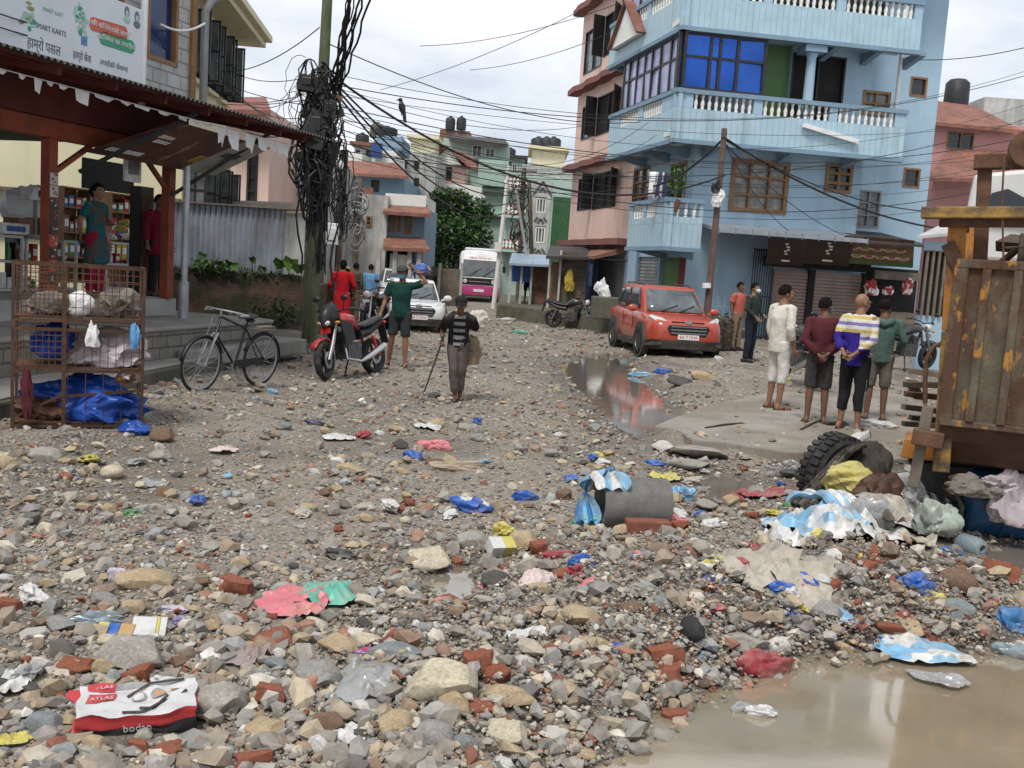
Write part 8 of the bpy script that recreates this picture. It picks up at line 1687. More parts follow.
L_=[('plastic_bag','pale blue clear plastic bag left of the yellow carton in the foreground','bag',98,627,50,24,P_cblue,1),
('plastic_bag','pink plastic bag flattened beside the teal net','bag',291,615,72,34,P_pink,2,'sheet'),('net','teal green plastic net lying beside the pink bag','net',329,604,56,34,P_teal,3,'sheet'),
('plastic_sheet','clear crumpled plastic sheet left of the large cream boulder','sheet',363,697,66,50,P_clear,4,'sheet'),('plastic_scrap','white plastic scrap below the clear crumpled sheet','plastic scrap',345,744,40,20,P_white,5,'sheet'),
('plastic_bag','magenta and violet scrap above the clear crumpled sheet','bag',368,657,26,12,pl('magenta_plastic',(.42,.03,.16)),6),('foam_slab','pale pink foam slab in the middle foreground','foam slab',537,587,38,22,P_pale,7,'sheet'),
('wrapper','crushed red wrapper touching a blue bag in the middle of the road','wrapper',558,560,34,14,P_red,8),('plastic_bag','small blue bag beside the crushed red wrapper','bag',581,568,26,20,P_blue,9),
('plastic_bag','blue and white plastic bag in the middle of the road','bag',472,514,38,24,P_white,10),('plastic_bag','flat blue plastic scrap right of the blue and white bag','bag',525,501,26,15,P_blue,11),
('cloth','pink cloth in the road behind the blue scrap and beige sack','cloth',434,450,28,15,P_pink,12),('plastic_bag','blue bag touching the pink cloth in the road','bag',413,459,20,13,P_blue,13),('sack','beige cloth sack flattened in the road by the pink cloth','sack',459,471,50,15,P_beige,14),
('plastic_bag','teal bag at the left foot of the concrete pipe','bag',589,527,28,16,P_teal,15),('plastic_scrap','blue scrap under the front of the concrete pipe','plastic scrap',622,535,32,9,P_blue,16),('plastic_sheet','yellow sheet behind the concrete pipe','sheet',667,482,28,18,P_yel,17,'sheet'),('plastic_bag','small blue bag behind the yellow sheet','bag',656,466,18,10,P_blue,18),
('plastic_bag','dark blue bag flattened near the white sheet','bag',713,586,30,14,pl('deep_blue_plastic',(.01,.045,.24)),19),('plastic_bag','bright blue bag on the muddy white sheet','bag',782,597,26,22,P_blue,20),('plastic_bag','bright blue scrap left of the tarpaulin heap','bag',777,547,26,12,P_blue,21),
('sack_sheet','long muddy white woven sheet spread on the rubble','sheet',762,577,92,50,P_dirty,22,'sheet'),('sack_sheet','muddy grey sheet right of the long white woven sheet','sheet',808,584,78,40,P_dirty,23,'sheet'),
('plastic_bag','crumpled dark red bag at the edge of the big puddle','bag',765,676,56,38,P_red,24),('plastic_sheet','white and light blue bag floating in the big puddle','bag',926,662,96,27,P_white,25,'sheet'),('plastic_bag','clear bag half sunk in front of the white and blue bag','bag',940,686,52,15,P_clear,26,'sheet'),
('plastic_bag','bright blue bag beside the brown boulder at right','bag',914,593,40,28,P_blue,27),('plastic_bag','blue bag at the right edge above the big puddle','bag',1014,633,40,34,pl('mid_blue_plastic',(.03,.16,.38)),28),('wrapper','orange packet among the rubble below the tarpaulin heap','wrapper',828,567,22,10,P_orange,29),('wrapper','yellow wrapper strip in front of the bright blue bag at right','wrapper',936,602,22,14,P_yel,30),
('net_heap','heap of red netting beside the small trash puddle','netting',765,498,46,16,P_red,31,'sheet'),('plastic_scrap','white paper scrap in the middle foreground rubble','plastic scrap',527,642,46,12,P_white,32,'sheet'),('foil','white foil scrap lying in the big puddle','foil',762,716,34,16,P_white,33),('foil','grey foil scrap in the puddle beside the white foil','foil',742,710,24,12,P_clear,34),
('plastic_sheet','clear pinkish plastic at left of the middle foreground','sheet',243,664,40,36,pl('pinkish_clear_plastic',(.50,.40,.38),.25),35,'sheet'),('plastic_bag','lilac white plastic beside the flat tan rock','bag',118,582,30,20,pl('lilac_plastic',(.48,.44,.52)),36),('leaf_scrap','small green plastic scrap on the left gravel','plastic scrap',131,516,16,9,P_green,37),
('cloth','dark blue cloth strip on the road near the motorcycle','cloth',312,425,24,9,P_navy,38),('plastic_strip','white plastic strip on the road near the dark blue cloth','plastic strip',337,441,28,12,P_white,39,'sheet'),('plastic_scrap','white scraps on the road in front of the walking man','plastic scrap',428,430,26,10,P_white,40,'sheet'),('plastic_bag','white plastic bag behind the hooded man\'s feet','bag',879,430,32,13,P_white,41),('plastic_bag','dark rag on the concrete slab by the sandals','rag',838,427,24,8,P_black,42),
('plastic_bag','blue bag in the debris before the red car','bag',664,374,18,8,P_blue,43),('plastic_bag','light blue scraps in the debris left of the red car','bag',640,377,20,8,P_lb,44),('plastic_bag','tiny white bag on the ground right of the red car','bag',719,362,9,7,P_white,45),('plastic_scrap','white plastic tray edge at the left border','plastic tray',2,694,36,26,P_white,46,'sheet'),('wrapper','yellow wrapper in the bottom left corner','wrapper',12,748,30,13,P_yel,47,'sheet'),('wrapper','violet checked wrapper right of the white green carton','wrapper',180,626,16,14,pl('violet_plastic',(.20,.16,.34)),48),('plastic_scrap','white scrap with violet tint above the carton','plastic scrap',172,613,26,12,pl('lilac_plastic',(.48,.44,.52)),49),
('wrapper','pink cup rim half buried beside the small puddle','cup',444,602,24,9,P_pink,50),('plastic_scrap','pale pink scrap right of the cup rim','plastic scrap',461,604,16,8,P_pale,51),('wrapper','violet printed wrapper in front of the concrete pipe','wrapper',640,563,20,14,pl('violet_plastic',(.20,.16,.34)),52),('plastic_scrap','white green plastic scrap left of the dark blue bag','plastic scrap',698,574,34,10,P_white,53,'sheet'),
('wrapper','yellow bottle scrap left of the bright blue bag at right','wrapper',866,563,18,11,P_yel,54),('plastic_scrap','red crushed can among the rubble near the brown boulder','can',905,613,16,14,P_red,55),('plastic_bag','blue scrap right of the tarpaulin heap by the barrel','bag',952,563,20,14,P_blue,56),('plastic_scrap','clear crushed bottle at the puddle edge at far right','bottle',1012,657,30,22,P_cblue,57),('plastic_scrap','pale scraps on the left gravel below the cage','plastic scrap',150,488,30,10,P_clear,58,'sheet'),('plastic_scrap','faded pink scrap on the left gravel','plastic scrap',222,454,26,8,P_pale,59,'sheet'),('plastic_scrap','small blue plastic scrap by the bicycle wheel','plastic scrap',272,393,14,7,P_lb,60),
('plastic_scrap','white scraps piled near the white pole','plastic scrap',508,321,14,5,P_white,61),('plastic_scrap','light teal bag at the edge of the raised path','bag',520,334,16,6,P_teal,62),('plastic_bag','black bag among the rubble below the puddle sheet','bag',845,573,36,12,P_black,63),('plastic_scrap','green plastic scrap below the old tyre','plastic scrap',792,507,22,8,P_green,64),('plastic_scrap','light blue paper scrap in rubble under the muddy sheets','paper scrap',845,604,22,8,P_lb,65,'sheet')]
for r_ in L_:
    nm,lab,cat,px,py,w,h,m,sd=r_[:9]; kd=r_[9] if len(r_)>9 else 'bag'
    two={10:P_blue,6:pl('violet_plastic',(.20,.16,.34)),25:P_lb,52:P_pink,53:P_yel}.get(sd)
    lit(nm,lab,cat,px,py,w,h,m,sd+100,kd,two=two,rz=(sd*37%60-30)/60.,res=26 if w>40 else 16,dz=-.008)
# torn sack draped over the pipe
def drape(name,lab,cat,pts,m,two=None,seed=0,wid=.3,n=8,thick=.02):
    """cloth strip along points, puckered across"""
    mb=MB(); P_=[Vector(p) for p in pts]; N=len(P_)
    for i,p in enumerate(P_):
        d=(P_[min(i+1,N-1)]-P_[max(i-1,0)]).normalized(); s=d.cross(Vector((0,0,1))); s=s.normalized() if s.length>.1 else Vector((1,0,0)); up=s.cross(d)
        w=wid*(1+.35*mnoise.noise(Vector((i*.8,seed,0))))
        for j in range(n+1):
            f=j/n-.5; mb.v.append(p+s*w*f+up*(.045*math.sin(j*2.1+i*.7+seed)+.05*mnoise.noise(Vector((j*.7,i*.7,seed)))))
    mb.f=[(i*(n+1)+j,(i+1)*(n+1)+j,(i+1)*(n+1)+j+1,i*(n+1)+j+1) for i in range(N-1) for j in range(n)]; mb.m=[(1 if two and (int((k%n)/n*4+seed)%2) else 0) for k in range(len(mb.f))]
    o=mb.build(name,[m,two] if two else m,loc=tuple(P_[0]),smooth=2,fixn=False); so=o.modifiers.new('s','SOLIDIFY'); so.thickness=.006; o.modifiers.new('ss','SUBSURF').render_levels=1
    return tag(o,lab,cat)
c=TP_@Vector((0,0,-.23)); 
def onpipe(a,s,r=PR+.015): return TP_@Vector((r*math.cos(a),r*math.sin(a),s))
# local frame: x axis points down (after the turn), y along ground
pts=[onpipe(PI+.9-.28*k,-.20) for k in range(9)]
pts=sorted(pts,key=lambda p:p.y); drape('torn_sack','torn blue and white woven sack draped over the pipe end','sack',pts,P_lb,P_white,3,.26)
pts=[onpipe(PI-.2,-.17)+Vector((0,-.0,.03)),onpipe(PI-.6,-.28,PR+.03),onpipe(PI-1.2,-.32,PR+.02),onpipe(PI-1.7,-.31,PR+.02),Vector((c.x-.10,c.y-.16,q.z+.03))]
drape('torn_sack','frayed blue sack end hanging at the left mouth of the pipe','sack',pts,pl('mid_blue_plastic',(.03,.16,.38)),P_lb,5,.2)
# --- tarpaulin heap beside the truck
HP=lambda px,py,dz=0,dy=0: (lambda p: Vector((p.x,p.y+dy,p.z+dz)))(atG(px,py))
for i,(nm,lab,px,py,w,h,m,two,kd) in enumerate([
('sack_heap','white and sky blue striped sack sheet in front of the tyre',822,540,104,74,P_white,P_lb,'sheet'),('sack_heap','crumpled grey white sack under the sky blue sheet',798,553,54,40,P_white,P_dirty,'sheet'),
('sack_heap','large white tarpaulin bunch right of the yellow sack',908,527,86,70,P_white,P_clear,'sheet'),('sack_heap','grey twisted sack below the white tarpaulin bunch',893,548,88,44,P_dirty,P_white,'sheet'),('sack_heap','pale green clear bag at the right end of the heap',938,543,34,40,pl('pale_green_plastic',(.34,.40,.35),.3),None,'bag'),
('sack_heap','dark brown rag lump behind the grey twisted sack',880,527,46,44,M_hopdk,None,'bag'),('sack_heap','light grey plastic lump beside the dark rag lump',868,540,44,34,P_clear,None,'bag')]):
    lit(nm,lab,'sack',px,py,w,h*1.25,m,300+i,kd,two=two,res=36,dz=[.12,.04,.16,.05,.05,.08,.06][i],amp=.42)
o=crumple('yellow_sack',pl('pale_yellow_plastic',(.52,.45,.13)),HP(846,513,.18,.05),(.44,.28,.26),311,'bag',.2,amp=.25); tag(o,'pale yellow sack lying against the old tyre','sack')
o=crumple('covered_lump',mat('dark_fabric_lump',(.05,.045,.038),.9,.3,6,.3),HP(868,505,-.02,.25),(.52,.46,.62),312,'bag',0,amp=.18); tag(o,'dark cloth wrapped lump between the tyre and orange block','bundle')
p0=HP(850,470,.62,.6); drape('black_strip','long black cloth strip sloping over the tyre to the ground','cloth strip',[HP(862,505,.52,.1),HP(846,505,.50,.05),HP(826,505,.34,-.05),HP(806,505,.14,-.1),HP(790,507,.03,-.1)],P_black,None,2,.10)
drape('white_strip','white cloth strip folded over the top of the tyre','cloth strip',[HP(868,500,.58,.2),HP(852,500,.56,.1),HP(838,500,.40,.05),HP(828,500,.26,.0)],P_white,None,4,.11)
mb=MB(Matrix.Translation(HP(968,552,.06))@Matrix.Rotation(.4,4,'Z')@Matrix.Rotation(PI/2,4,'X')); mb.lathe([(.03,-.10),(.055,-.10),(.075,-.06),(.075,.08),(.06,.12),(.03,.13),(.03,.10)],20); tag(mb.build('plastic_jar',P_cblue,loc=HP(968,552,.06),smooth=True),'dusky clear plastic jar beside the blue barrel','jar')
# --- cartons
q=atG(124,738); NODISC.append((q.x,q.y+.12,.27,.20)); D=depth(q); k=D/1000; CB=Matrix.Translation((q.x,q.y+.14,q.z+.05))@Matrix.Rotation(R(16),4,'Z')@Matrix.Rotation(R(10),4,'X')@Matrix.Rotation(R(-3),4,'Y')
t=thing('cookware_carton','crushed white and red printed carton with pan pictures in left foreground','carton',(q.x,q.y,q.z))
M_cw=mat('printed_carton_white',(.50,.49,.49),.45,.12,7,.12,9,stain=[((.23,.195,.15),.52,.74,(9,9,9),.6)]); M_cr=mat('printed_carton_red',(.45,.045,.05),.45,.12,7,.1,9,stain=[((.23,.195,.15),.54,.74,(9,9,9),.6)]); M_ck=mat('printed_carton_black',(.03,.03,.032),.45,.2,7,.1,9,stain=[((.23,.195,.15),.54,.74,(9,9,9),.6)]); M_cg=mat('printed_carton_grey',(.24,.24,.24),.4,.3,12,.1,9,stain=[((.23,.195,.15),.54,.74,(9,9,9),.6)])
Lc,Wc_,Hc=.43,.22,.115; n=14
def cart(u,v,w): # crushed box surface
    P=Vector((u*Lc/2,v*Wc_/2,w*Hc/2)); P.z+=.016*mnoise.noise(Vector((u*2.2,v*2.2,w*1.0+3)))*2-.012*(1-abs(u))*(w>0); P.y+=.012*mnoise.noise(Vector((u*2.5,w*2,5))); P.x+=.01*mnoise.noise(Vector((v*2,w*3,9))); return P
mb=MB(CB)
def face(fn,mats):
    vs=[fn(-1+2*i/n,-1+2*j/n) for i in range(n+1) for j in range(n+1)]
    fs=[(i*(n+1)+j,(i+1)*(n+1)+j,(i+1)*(n+1)+j+1,i*(n+1)+j+1) for i in range(n) for j in range(n)]
    b=len(mb.v); mb.v+=[tuple(CB@Vector(p)) for p in vs]; mb.f+=[tuple(a+b for a in f) for f in fs]; mb.m+=[mats((i+.5)/n,(j+.5)/n) for i in range(n) for j in range(n)]
face(lambda a,b:cart(a,b,1),lambda a,b: 3 if b>.86 else 0)
face(lambda a,b:cart(a,-1,b),lambda a,b: 1 if b>(.35+.5*a if a<.6 else .55) else 2)
face(lambda a,b:cart(a,1,b),lambda a,b:3); face(lambda a,b:cart(1,a,b),lambda a,b:1 if b>.5 else 2); face(lambda a,b:cart(-1,a,b),lambda a,b:1 if a<.5 else 0); face(lambda a,b:cart(a,b,-1),lambda a,b:0)
mb.build('box',[M_cw,M_cr,M_ck,M_cg],t,smooth=True,fixn=True)
mb=MB(CB); 
def onbox(u,v,e=.003): p=cart(u,v,1); p.z+=e; return p
def qd(u0,u1,v0,v1,mi,e=.003): 
    m_=5; vs=[onbox(u0+(u1-u0)*i/m_,v0+(v1-v0)*j/m_,e) for i in range(m_+1) for j in range(m_+1)]; mb.add(vs,[(i*(m_+1)+j,(i+1)*(m_+1)+j,(i+1)*(m_+1)+j+1,i*(m_+1)+j+1) for i in range(m_) for j in range(m_)],mi)
qd(-.86,-.40,-.10,.36,0); qd(-.86,-.40,.52,.95,0)
for u,v,ru,rv,mi in((.62,.35,.10,.13,3),(.33,.12,.13,.17,2),(.34,.13,.08,.10,3),(.02,.0,.13,.15,2),(.02,.0,.09,.10,4)):
    vs=[onbox(u,v,.005+.001*mi)]+[onbox(u+ru*math.cos(2*PI*k/16),v+rv*math.sin(2*PI*k/16),.005+.001*mi) for k in range(16)]; mb.add(vs,[(0,1+k,1+(k+1)%16) for k in range(16)],mi)
for pts in([(-.25,-.75),(.1,-.62),(.45,-.40),(.85,-.02)],[(.05,-.50),(.3,-.55),(.55,-.2)],[(-.2,.1),(.2,.5),(.8,.72)]):
    for a,b in zip(pts,pts[1:]): mb.bar(onbox(*a,.005),onbox(*b,.005),.012,.003,1)
mb.build('printed_panel',[M_cr,M_ck,M_cg,mat('printed_carton_food',(.38,.17,.07),.5,.3,20,0),M_cw],t,fixn=True)
for u,v in((-.63,.13),(-.63,.73)):
    o=text_mesh('lettering','ATLAS',.026,CB@Matrix.Translation(onbox(u,v-.03,.0075)),M_cw,t,.001,sx=1.15)
text_mesh('lettering','bodan',.042,CB@Matrix.Translation(cart(.05,-1,-.1)+Vector((0,-.008,0)))@Matrix.Rotation(PI/2,4,'X'),M_cw,t,.001)
mb=MB(CB); mb.add([(-.225,-.10,-.05),(-.29,-.12,-.055),(-.28,-.05,-.05),(-.22,-.02,-.02)],[(0,1,2,3)]); mb.build('torn_flap',M_cr,t,fixn=False).modifiers.new('s','SOLIDIFY').thickness=.004; mb=MB(CB); mb.add([(-.22,.03,.02),(-.27,.06,.045),(-.26,.09,.05),(-.21,.10,.04)],[(0,1,2,3)]); mb.build('torn_flap',M_cr,t,fixn=False).modifiers.new('s','SOLIDIFY').thickness=.004
mb=MB(CB); mb.add([(-.205,-.112,-.03),(-.17,-.14,-.056),(-.11,-.135,-.056),(-.13,-.112,-.02)],[(0,1,2,3)]); mb.build('white_flap',M_cw,t,fixn=False).modifiers.new('s','SOLIDIFY').thickness=.004
def carton(lab,px,py,sz,rz,tilt,mats,bands,name='carton'):
    q=atG(px,py); NODISC.append((q.x,q.y,.09,.07)); mb=MB(); a,b,c=[v/2 for v in sz]; x=-a
    for wd,mi in bands: mb.bb((x+.001,-b,-c),(x+wd*sz[0],b,c),mi); x+=wd*sz[0]
    o=mb.build(name,mats,bevel=.003); place(o,(q.x,q.y,q.z+c+.015),rot=(tilt,.05,rz)); return tag(o,lab,'carton')
carton('yellow, blue and tan milk packet lying in the left foreground',115,637,(.17,.09,.03),.12,R(24),[P_yel,P_blue,pl('tan_print',(.45,.28,.12)),P_white],[(.3,0),(.3,1),(.4,2)])
carton('white and green printed drink carton next to the milk packet',149,634,(.16,.12,.035),.25,R(26),[P_white,P_yel,P_green],[(.7,0),(.1,1),(.2,0)])
carton('small white carton with lime panel standing in the middle foreground',500,556,(.17,.10,.09),.5,R(32),[P_white,P_yel],[(.55,0),(.45,1)])
# --- rocks one can point at: (px, py of foot, width px, height px, colour, label)
ROCKM={k:mat(k+'_rock',v,.88,.25,9,.45,45,spec=.25,bdist=.015,stain=[(tuple(x*.55 for x in v),.5,.72,(5,5,5),.55),((.16,.135,.105),.56,.74,(3,3,3),.7)]) for k,v in dict(grey=(.27,.26,.24),tan=(.39,.30,.19),cream=(.50,.44,.33),dark=(.085,.08,.075),bluish=(.20,.22,.22),brown=(.17,.11,.075),brick=(.24,.085,.05),mortar=(.31,.29,.255),white=(.52,.50,.47)).items()}
ROCKV=[]
for i in range(12):
    v,f=stone_shape(700+i,3,cuts=11 if i<8 else 3,rough=.07 if i<8 else .05,rnd=0 if i<8 else .15)
    me=bpy.data.meshes.new('rock'); mesh_np(me,v,f); me.materials.append(ROCKM['grey']); ROCKV.append(me)
    if i>=8: me.polygons.foreach_set('use_smooth',[True]*len(me.polygons))
    else:
        me.polygons.foreach_set('use_smooth',[True]*len(me.polygons)); me.set_sharp_from_angle(angle=R(28))
BRV=[]
for i in range(8):
    b=MB(); b.box((0,0,0),(2,2,2)); me=bpy.data.meshes.new('brick')
    bm=bmesh.new(); bmesh.ops.create_cube(bm,size=2); bmesh.ops.subdivide_edges(bm,edges=bm.edges,cuts=7,use_grid_fill=True)
    rs=random.Random(i); cuts=[(Vector((rs.gauss(0,1),rs.gauss(0,1),rs.gauss(0,1))).normalized(),rs.uniform(.72,1.2)) for k in range(10)]
    for v in bm.verts:
        for n_,o_ in cuts:
            d=v.co.dot(n_)-o_
            if d>0: v.co-=n_*d
        v.co*=1+.16*mnoise.noise(v.co*1.1+Vector((i*5,0,0)))+.06*mnoise.noise(v.co*6+Vector((i*5,0,0)))
    bm.to_mesh(me); bm.free(); me.materials.append(ROCKM['brick']); me.polygons.foreach_set('use_smooth',[True]*len(me.polygons)); me.set_sharp_from_angle(angle=R(32)); BRV.append(me)
def rock(lab,px,py,w,h,colr,seed,kind='rock',round_=False,flat=None,group=None,p=None,rz=None,tilt=.25,sink=.2):
    rs=random.Random(seed); p=p if p is not None else atG(px,py); D=depth(p); k=D/1000; W2=w*k/2; H2=max(.012,h*k*.5); me=(BRV[seed%8] if kind=='brick' else ROCKV[8+seed%4] if round_ else ROCKV[seed%8])
    o=bpy.data.objects.new('brick' if kind=='brick' else 'rock',me); COL.objects.link(o)
    d=max(.5,min(1.2,rs.uniform(.65,1.0)))*W2; o.scale=(W2*1.05,d,H2*.95); o.location=(p.x,p.y+d*.35,p.z+H2*(.95-2*sink*.5)); o.rotation_euler=(rs.uniform(-tilt,tilt),rs.uniform(-tilt*.6,tilt*.6),rz if rz is not None else rs.uniform(-.5,.5))
    o.material_slots[0].link='OBJECT'; o.material_slots[0].material=ROCKM[colr]
    return tag(o,lab,'brick' if kind=='brick' else 'stone',group)
HERO=[('large cream and tan boulder right of the clear plastic sheet',441,706,72,54,'cream'),('dark tan face of broken rock leaning under the cream boulder',452,716,40,28,'tan'),('round grey river stone below the cream boulder',434,747,38,28,'grey','r'),
('layered tan rock left of the round grey stone',396,737,38,26,'tan'),('brown tan stone at the lower left of the clear plastic sheet',327,734,34,24,'brown'),('flat grey slab left of the clear plastic sheet',312,690,52,34,'grey'),('grey slab behind the clear plastic sheet',395,665,60,18,'bluish'),('cream flat stone behind the grey slab',365,648,34,14,'cream'),('golden tan flat stone above the clear sheet',340,655,46,20,'tan'),
('long tan layered block under the broken bricks',508,708,56,24,'tan'),('white tan stone below the layered block',505,743,42,26,'cream'),('flat tan rock with brown edge in the left gravel',142,588,56,18,'tan'),('big rough grey mortar lump behind the carton',130,672,66,40,'mortar'),('large crumbling mortar lump right of the carton',210,718,62,40,'mortar'),('tan angular stone just behind the carton',103,676,24,20,'tan'),
('grey stone slab at left behind the pale blue bag',57,630,34,14,'grey'),('large tan rock in the middle right foreground',577,632,46,28,'tan'),('flat tan slab below the large tan rock',592,656,44,18,'tan'),('pale cream long stone in the middle of the road',428,568,44,22,'cream'),('grey tan rock left of the lime carton',472,548,32,18,'mortar'),('tan rock right of the lime carton',522,549,32,20,'tan'),('dark grey stone by the small puddle',492,588,30,18,'dark'),
('grey boulder in the pile left of the dark red bag',745,655,50,24,'mortar'),('brown rounded boulder beside the bright blue bag at right',958,593,40,28,'brown','r'),('big grey block in the pile below the muddy sheets',828,612,32,26,'grey'),('dark grey flat stone on the muddy sheet',792,573,30,12,'dark'),('tan stone in the pile near the right water edge',908,635,36,18,'tan'),('cream stone on the pile above the dark red bag',780,655,26,20,'white'),('grey blue rock at right above the white blue bag',955,620,40,24,'bluish'),
('long pale stone in the middle pile',690,612,34,16,'cream'),('grey green rounded stone in the middle pile',663,612,30,18,'bluish','r'),('brown stone with tan face at the pile middle',630,618,30,16,'brown'),('flat pale slab in the pile middle',645,598,46,12,'grey'),('tan boulder at far left above the cage shadow',6,470,22,16,'tan'),('tan brown stone near the cage foot',160,441,24,16,'brown'),('grey flat stones heap near the cage foot',44,461,30,14,'mortar'),
('white grey stone at the left middle ground',45,535,22,14,'cream'),('dark stone in the road near the beige sack',432,466,20,9,'brown'),('cream slab behind the beige sack',350,473,30,9,'tan'),('flat concrete piece before the middle puddle',690,470,52,12,'mortar'),('long concrete chunk at the slab front edge',700,459,60,14,'mortar'),('white stone at the slab front edge',664,452,24,13,'white'),('dark flat slab piece beside the red car debris',680,385,26,9,'dark'),('tan boulder near the red car',702,381,22,11,'tan'),('dark stone by the tip of the walking stick',434,398,13,7,'dark'),('pale rock in the bottom middle water edge',560,700,34,20,'tan'),('grey rough lump left of the puddle edge',618,712,36,24,'mortar')]
for i,hh in enumerate(HERO): rock(hh[0],hh[1],hh[2],hh[3],hh[4],hh[5],i*7+3,round_=len(hh)>6)
HB=[('rounded red brick piece at the left middle ground',237,594,28,18),('flat red brick piece below the pink bag',276,645,38,13),('red brick piece left of the flat grey slab',270,705,28,22),('red brick piece right of the golden tan stone',394,652,24,22),('red brick piece under the clear sheet and boulder',484,716,30,14),('broken red brick leaning right of the cream boulder',478,676,28,28),('dark red brick end right of the leaning brick',497,682,26,18),('brick piece at the bottom edge left of middle',163,764,30,20),('brick piece at the bottom left margin',253,768,34,16),('red brick half in the left gravel',108,662,0,0),('orange red brick at the pile near the black capped stone',664,667,34,24),('tall orange brick piece at the puddle corner',668,690,26,26),('brick fragment left of the puddle corner',605,664,20,12),('brick lying at the water edge',676,722,26,14),('thin brick slab lying in the puddle edge',703,730,40,10),('brick end behind the carton',135,682,26,18),('small brick at far left ground',8,612,22,14),('brick lying below the blue bag at right',893,637,32,14),('brick at the right end of the water edge',998,580,36,20),('brick below the tarpaulin heap',882,565,34,14),('brick piece standing below the heap',866,578,24,18),('brick piece near the lime carton',538,556,16,18),('brown brick left of the carton top',75,672,34,12)]
for i,(lab,px,py,w,h) in enumerate(HB):
    if w: rock(lab,px,py,w,h,'brick',i*5+1,'brick')
# half sunk pot with dark cap
q=atG(686,646); t=thing('broken_pot','brown clay pot with black cap half buried in the pile','pot',q); mb=MB(Matrix.Translation((q.x,q.y+.05,q.z+.03))@Matrix.Rotation(.7,4,'Y')); mb.ball((0,0,0),(.075,.075,.07),16); mb.build('clay_body',ROCKM['brown'],t,smooth=True); mb=MB(Matrix.Translation((q.x+.03,q.y+.02,q.z+.085))@Matrix.Rotation(.6,4,'Y')@Matrix.Rotation(.5,4,'X')); mb.lathe([(.066,-.02),(.068,.01),(.055,.028),(.001,.034)],20); mb.build('black_cap',M_rubber,t,smooth=True)
# sticks
for i,(a,b,lab) in enumerate([((822,421),(800,432),'thin twig on the concrete slab'),((705,430),(742,425),'thin stick lying on the pale slab')]):
    p,q=atG(*a),atG(*b); mb=MB(); mb.tube([p+Vector((0,0,.015)),p.lerp(q,.5)+Vector((0,0,.025)),q+Vector((0,0,.015))],.012,6); tag(mb.build('stick',M_bark,loc=tuple(p),smooth=True),lab,'stick')
# many more single stones and bricks, largest in view first -----------------
rs=random.Random(99); CN=['grey','grey','mortar','mortar','tan','tan','tan','cream','cream','bluish','dark','brown','white']
WN={'grey':'grey','mortar':'pale grey','tan':'tan','cream':'cream','bluish':'bluish grey','dark':'dark grey','brown':'brown','white':'whitish'}
used=[(h[1],h[2],h[3]) for h in HERO]+[(b[1],b[2],b[3]) for b in HB]
def zone(px,py):
    if py<470: return 'on the far part of the road' 
    if px>640: return 'in the rubble pile right of the concrete pipe' if py<640 else 'at the edge of the big puddle'
    if px<330: return 'in the left foreground gravel' if py>560 else 'on the left gravel below the cage'
    return 'in the middle foreground rubble' if py>600 else 'in the middle of the littered road'
n=0; tries=0
while n<235 and tries<4000:
    tries+=1; px=rs.uniform(-30,1050); py=rs.uniform(425,790)
    if px>560 and rs.random()<.0: continue
    p=atG(px,py); 
    if any(sd1(p,P)>.10 for _,P,_,_ in PUD): continue
    if sd1(p,SLABP)>0 or px>935 and py<545 or p.x<-3.3 and py<440: continue
    dens=1.0 if (px>520 and py>560) or py>640 else .55
    if rs.random()>dens: continue
    w=rs.triangular(11,38,14)*(.55+.55*(py-400)/370); h=w*rs.uniform(.42,.72)
    if any(abs(px-a)<(w+c)*.42 and abs(py-b)<(w+c)*.3 for a,b,c in used): continue
    used.append((px,py,w)); c=rs.choice(CN); z=zone(px,py); big='large' if w>30 else 'middling' if w>19 else 'small'; rd=rs.random()<.13
    lab='%s %s %s stone %s'%(big,'rounded' if rd else 'angular',WN[c],z); rock(lab,px,py,w,h,c,1000+n*3+tries%7,round_=rd,group='%s %s stones %s'%(big+(' rounded' if rd else ' angular'),WN[c],z),p=p,tilt=.35); n+=1
n=0
while n<62 and tries<8000:
    tries+=1; px=rs.uniform(-20,1040); py=rs.uniform(470,785)
    if px<520 and rs.random()<.5: continue
    p=atG(px,py)
    if any(sd1(p,P)>.03 for _,P,_,_ in PUD) or (px>935 and py<545): continue
    w=rs.triangular(8,26,10)*(.6+.5*(py-400)/370); h=w*rs.uniform(.45,.75)
    if any(abs(px-a)<(w+c)*.42 and abs(py-b)<(w+c)*.3 for a,b,c in used): continue
    used.append((px,py,w)); z=zone(px,py); big='large' if w>22 else 'small'; rock('%s broken red brick piece %s'%(big,z),px,py,w,h,'brick',2000+n*3,'brick',group='%s broken bricks %s'%(big,z),p=p,tilt=.4); n+=1

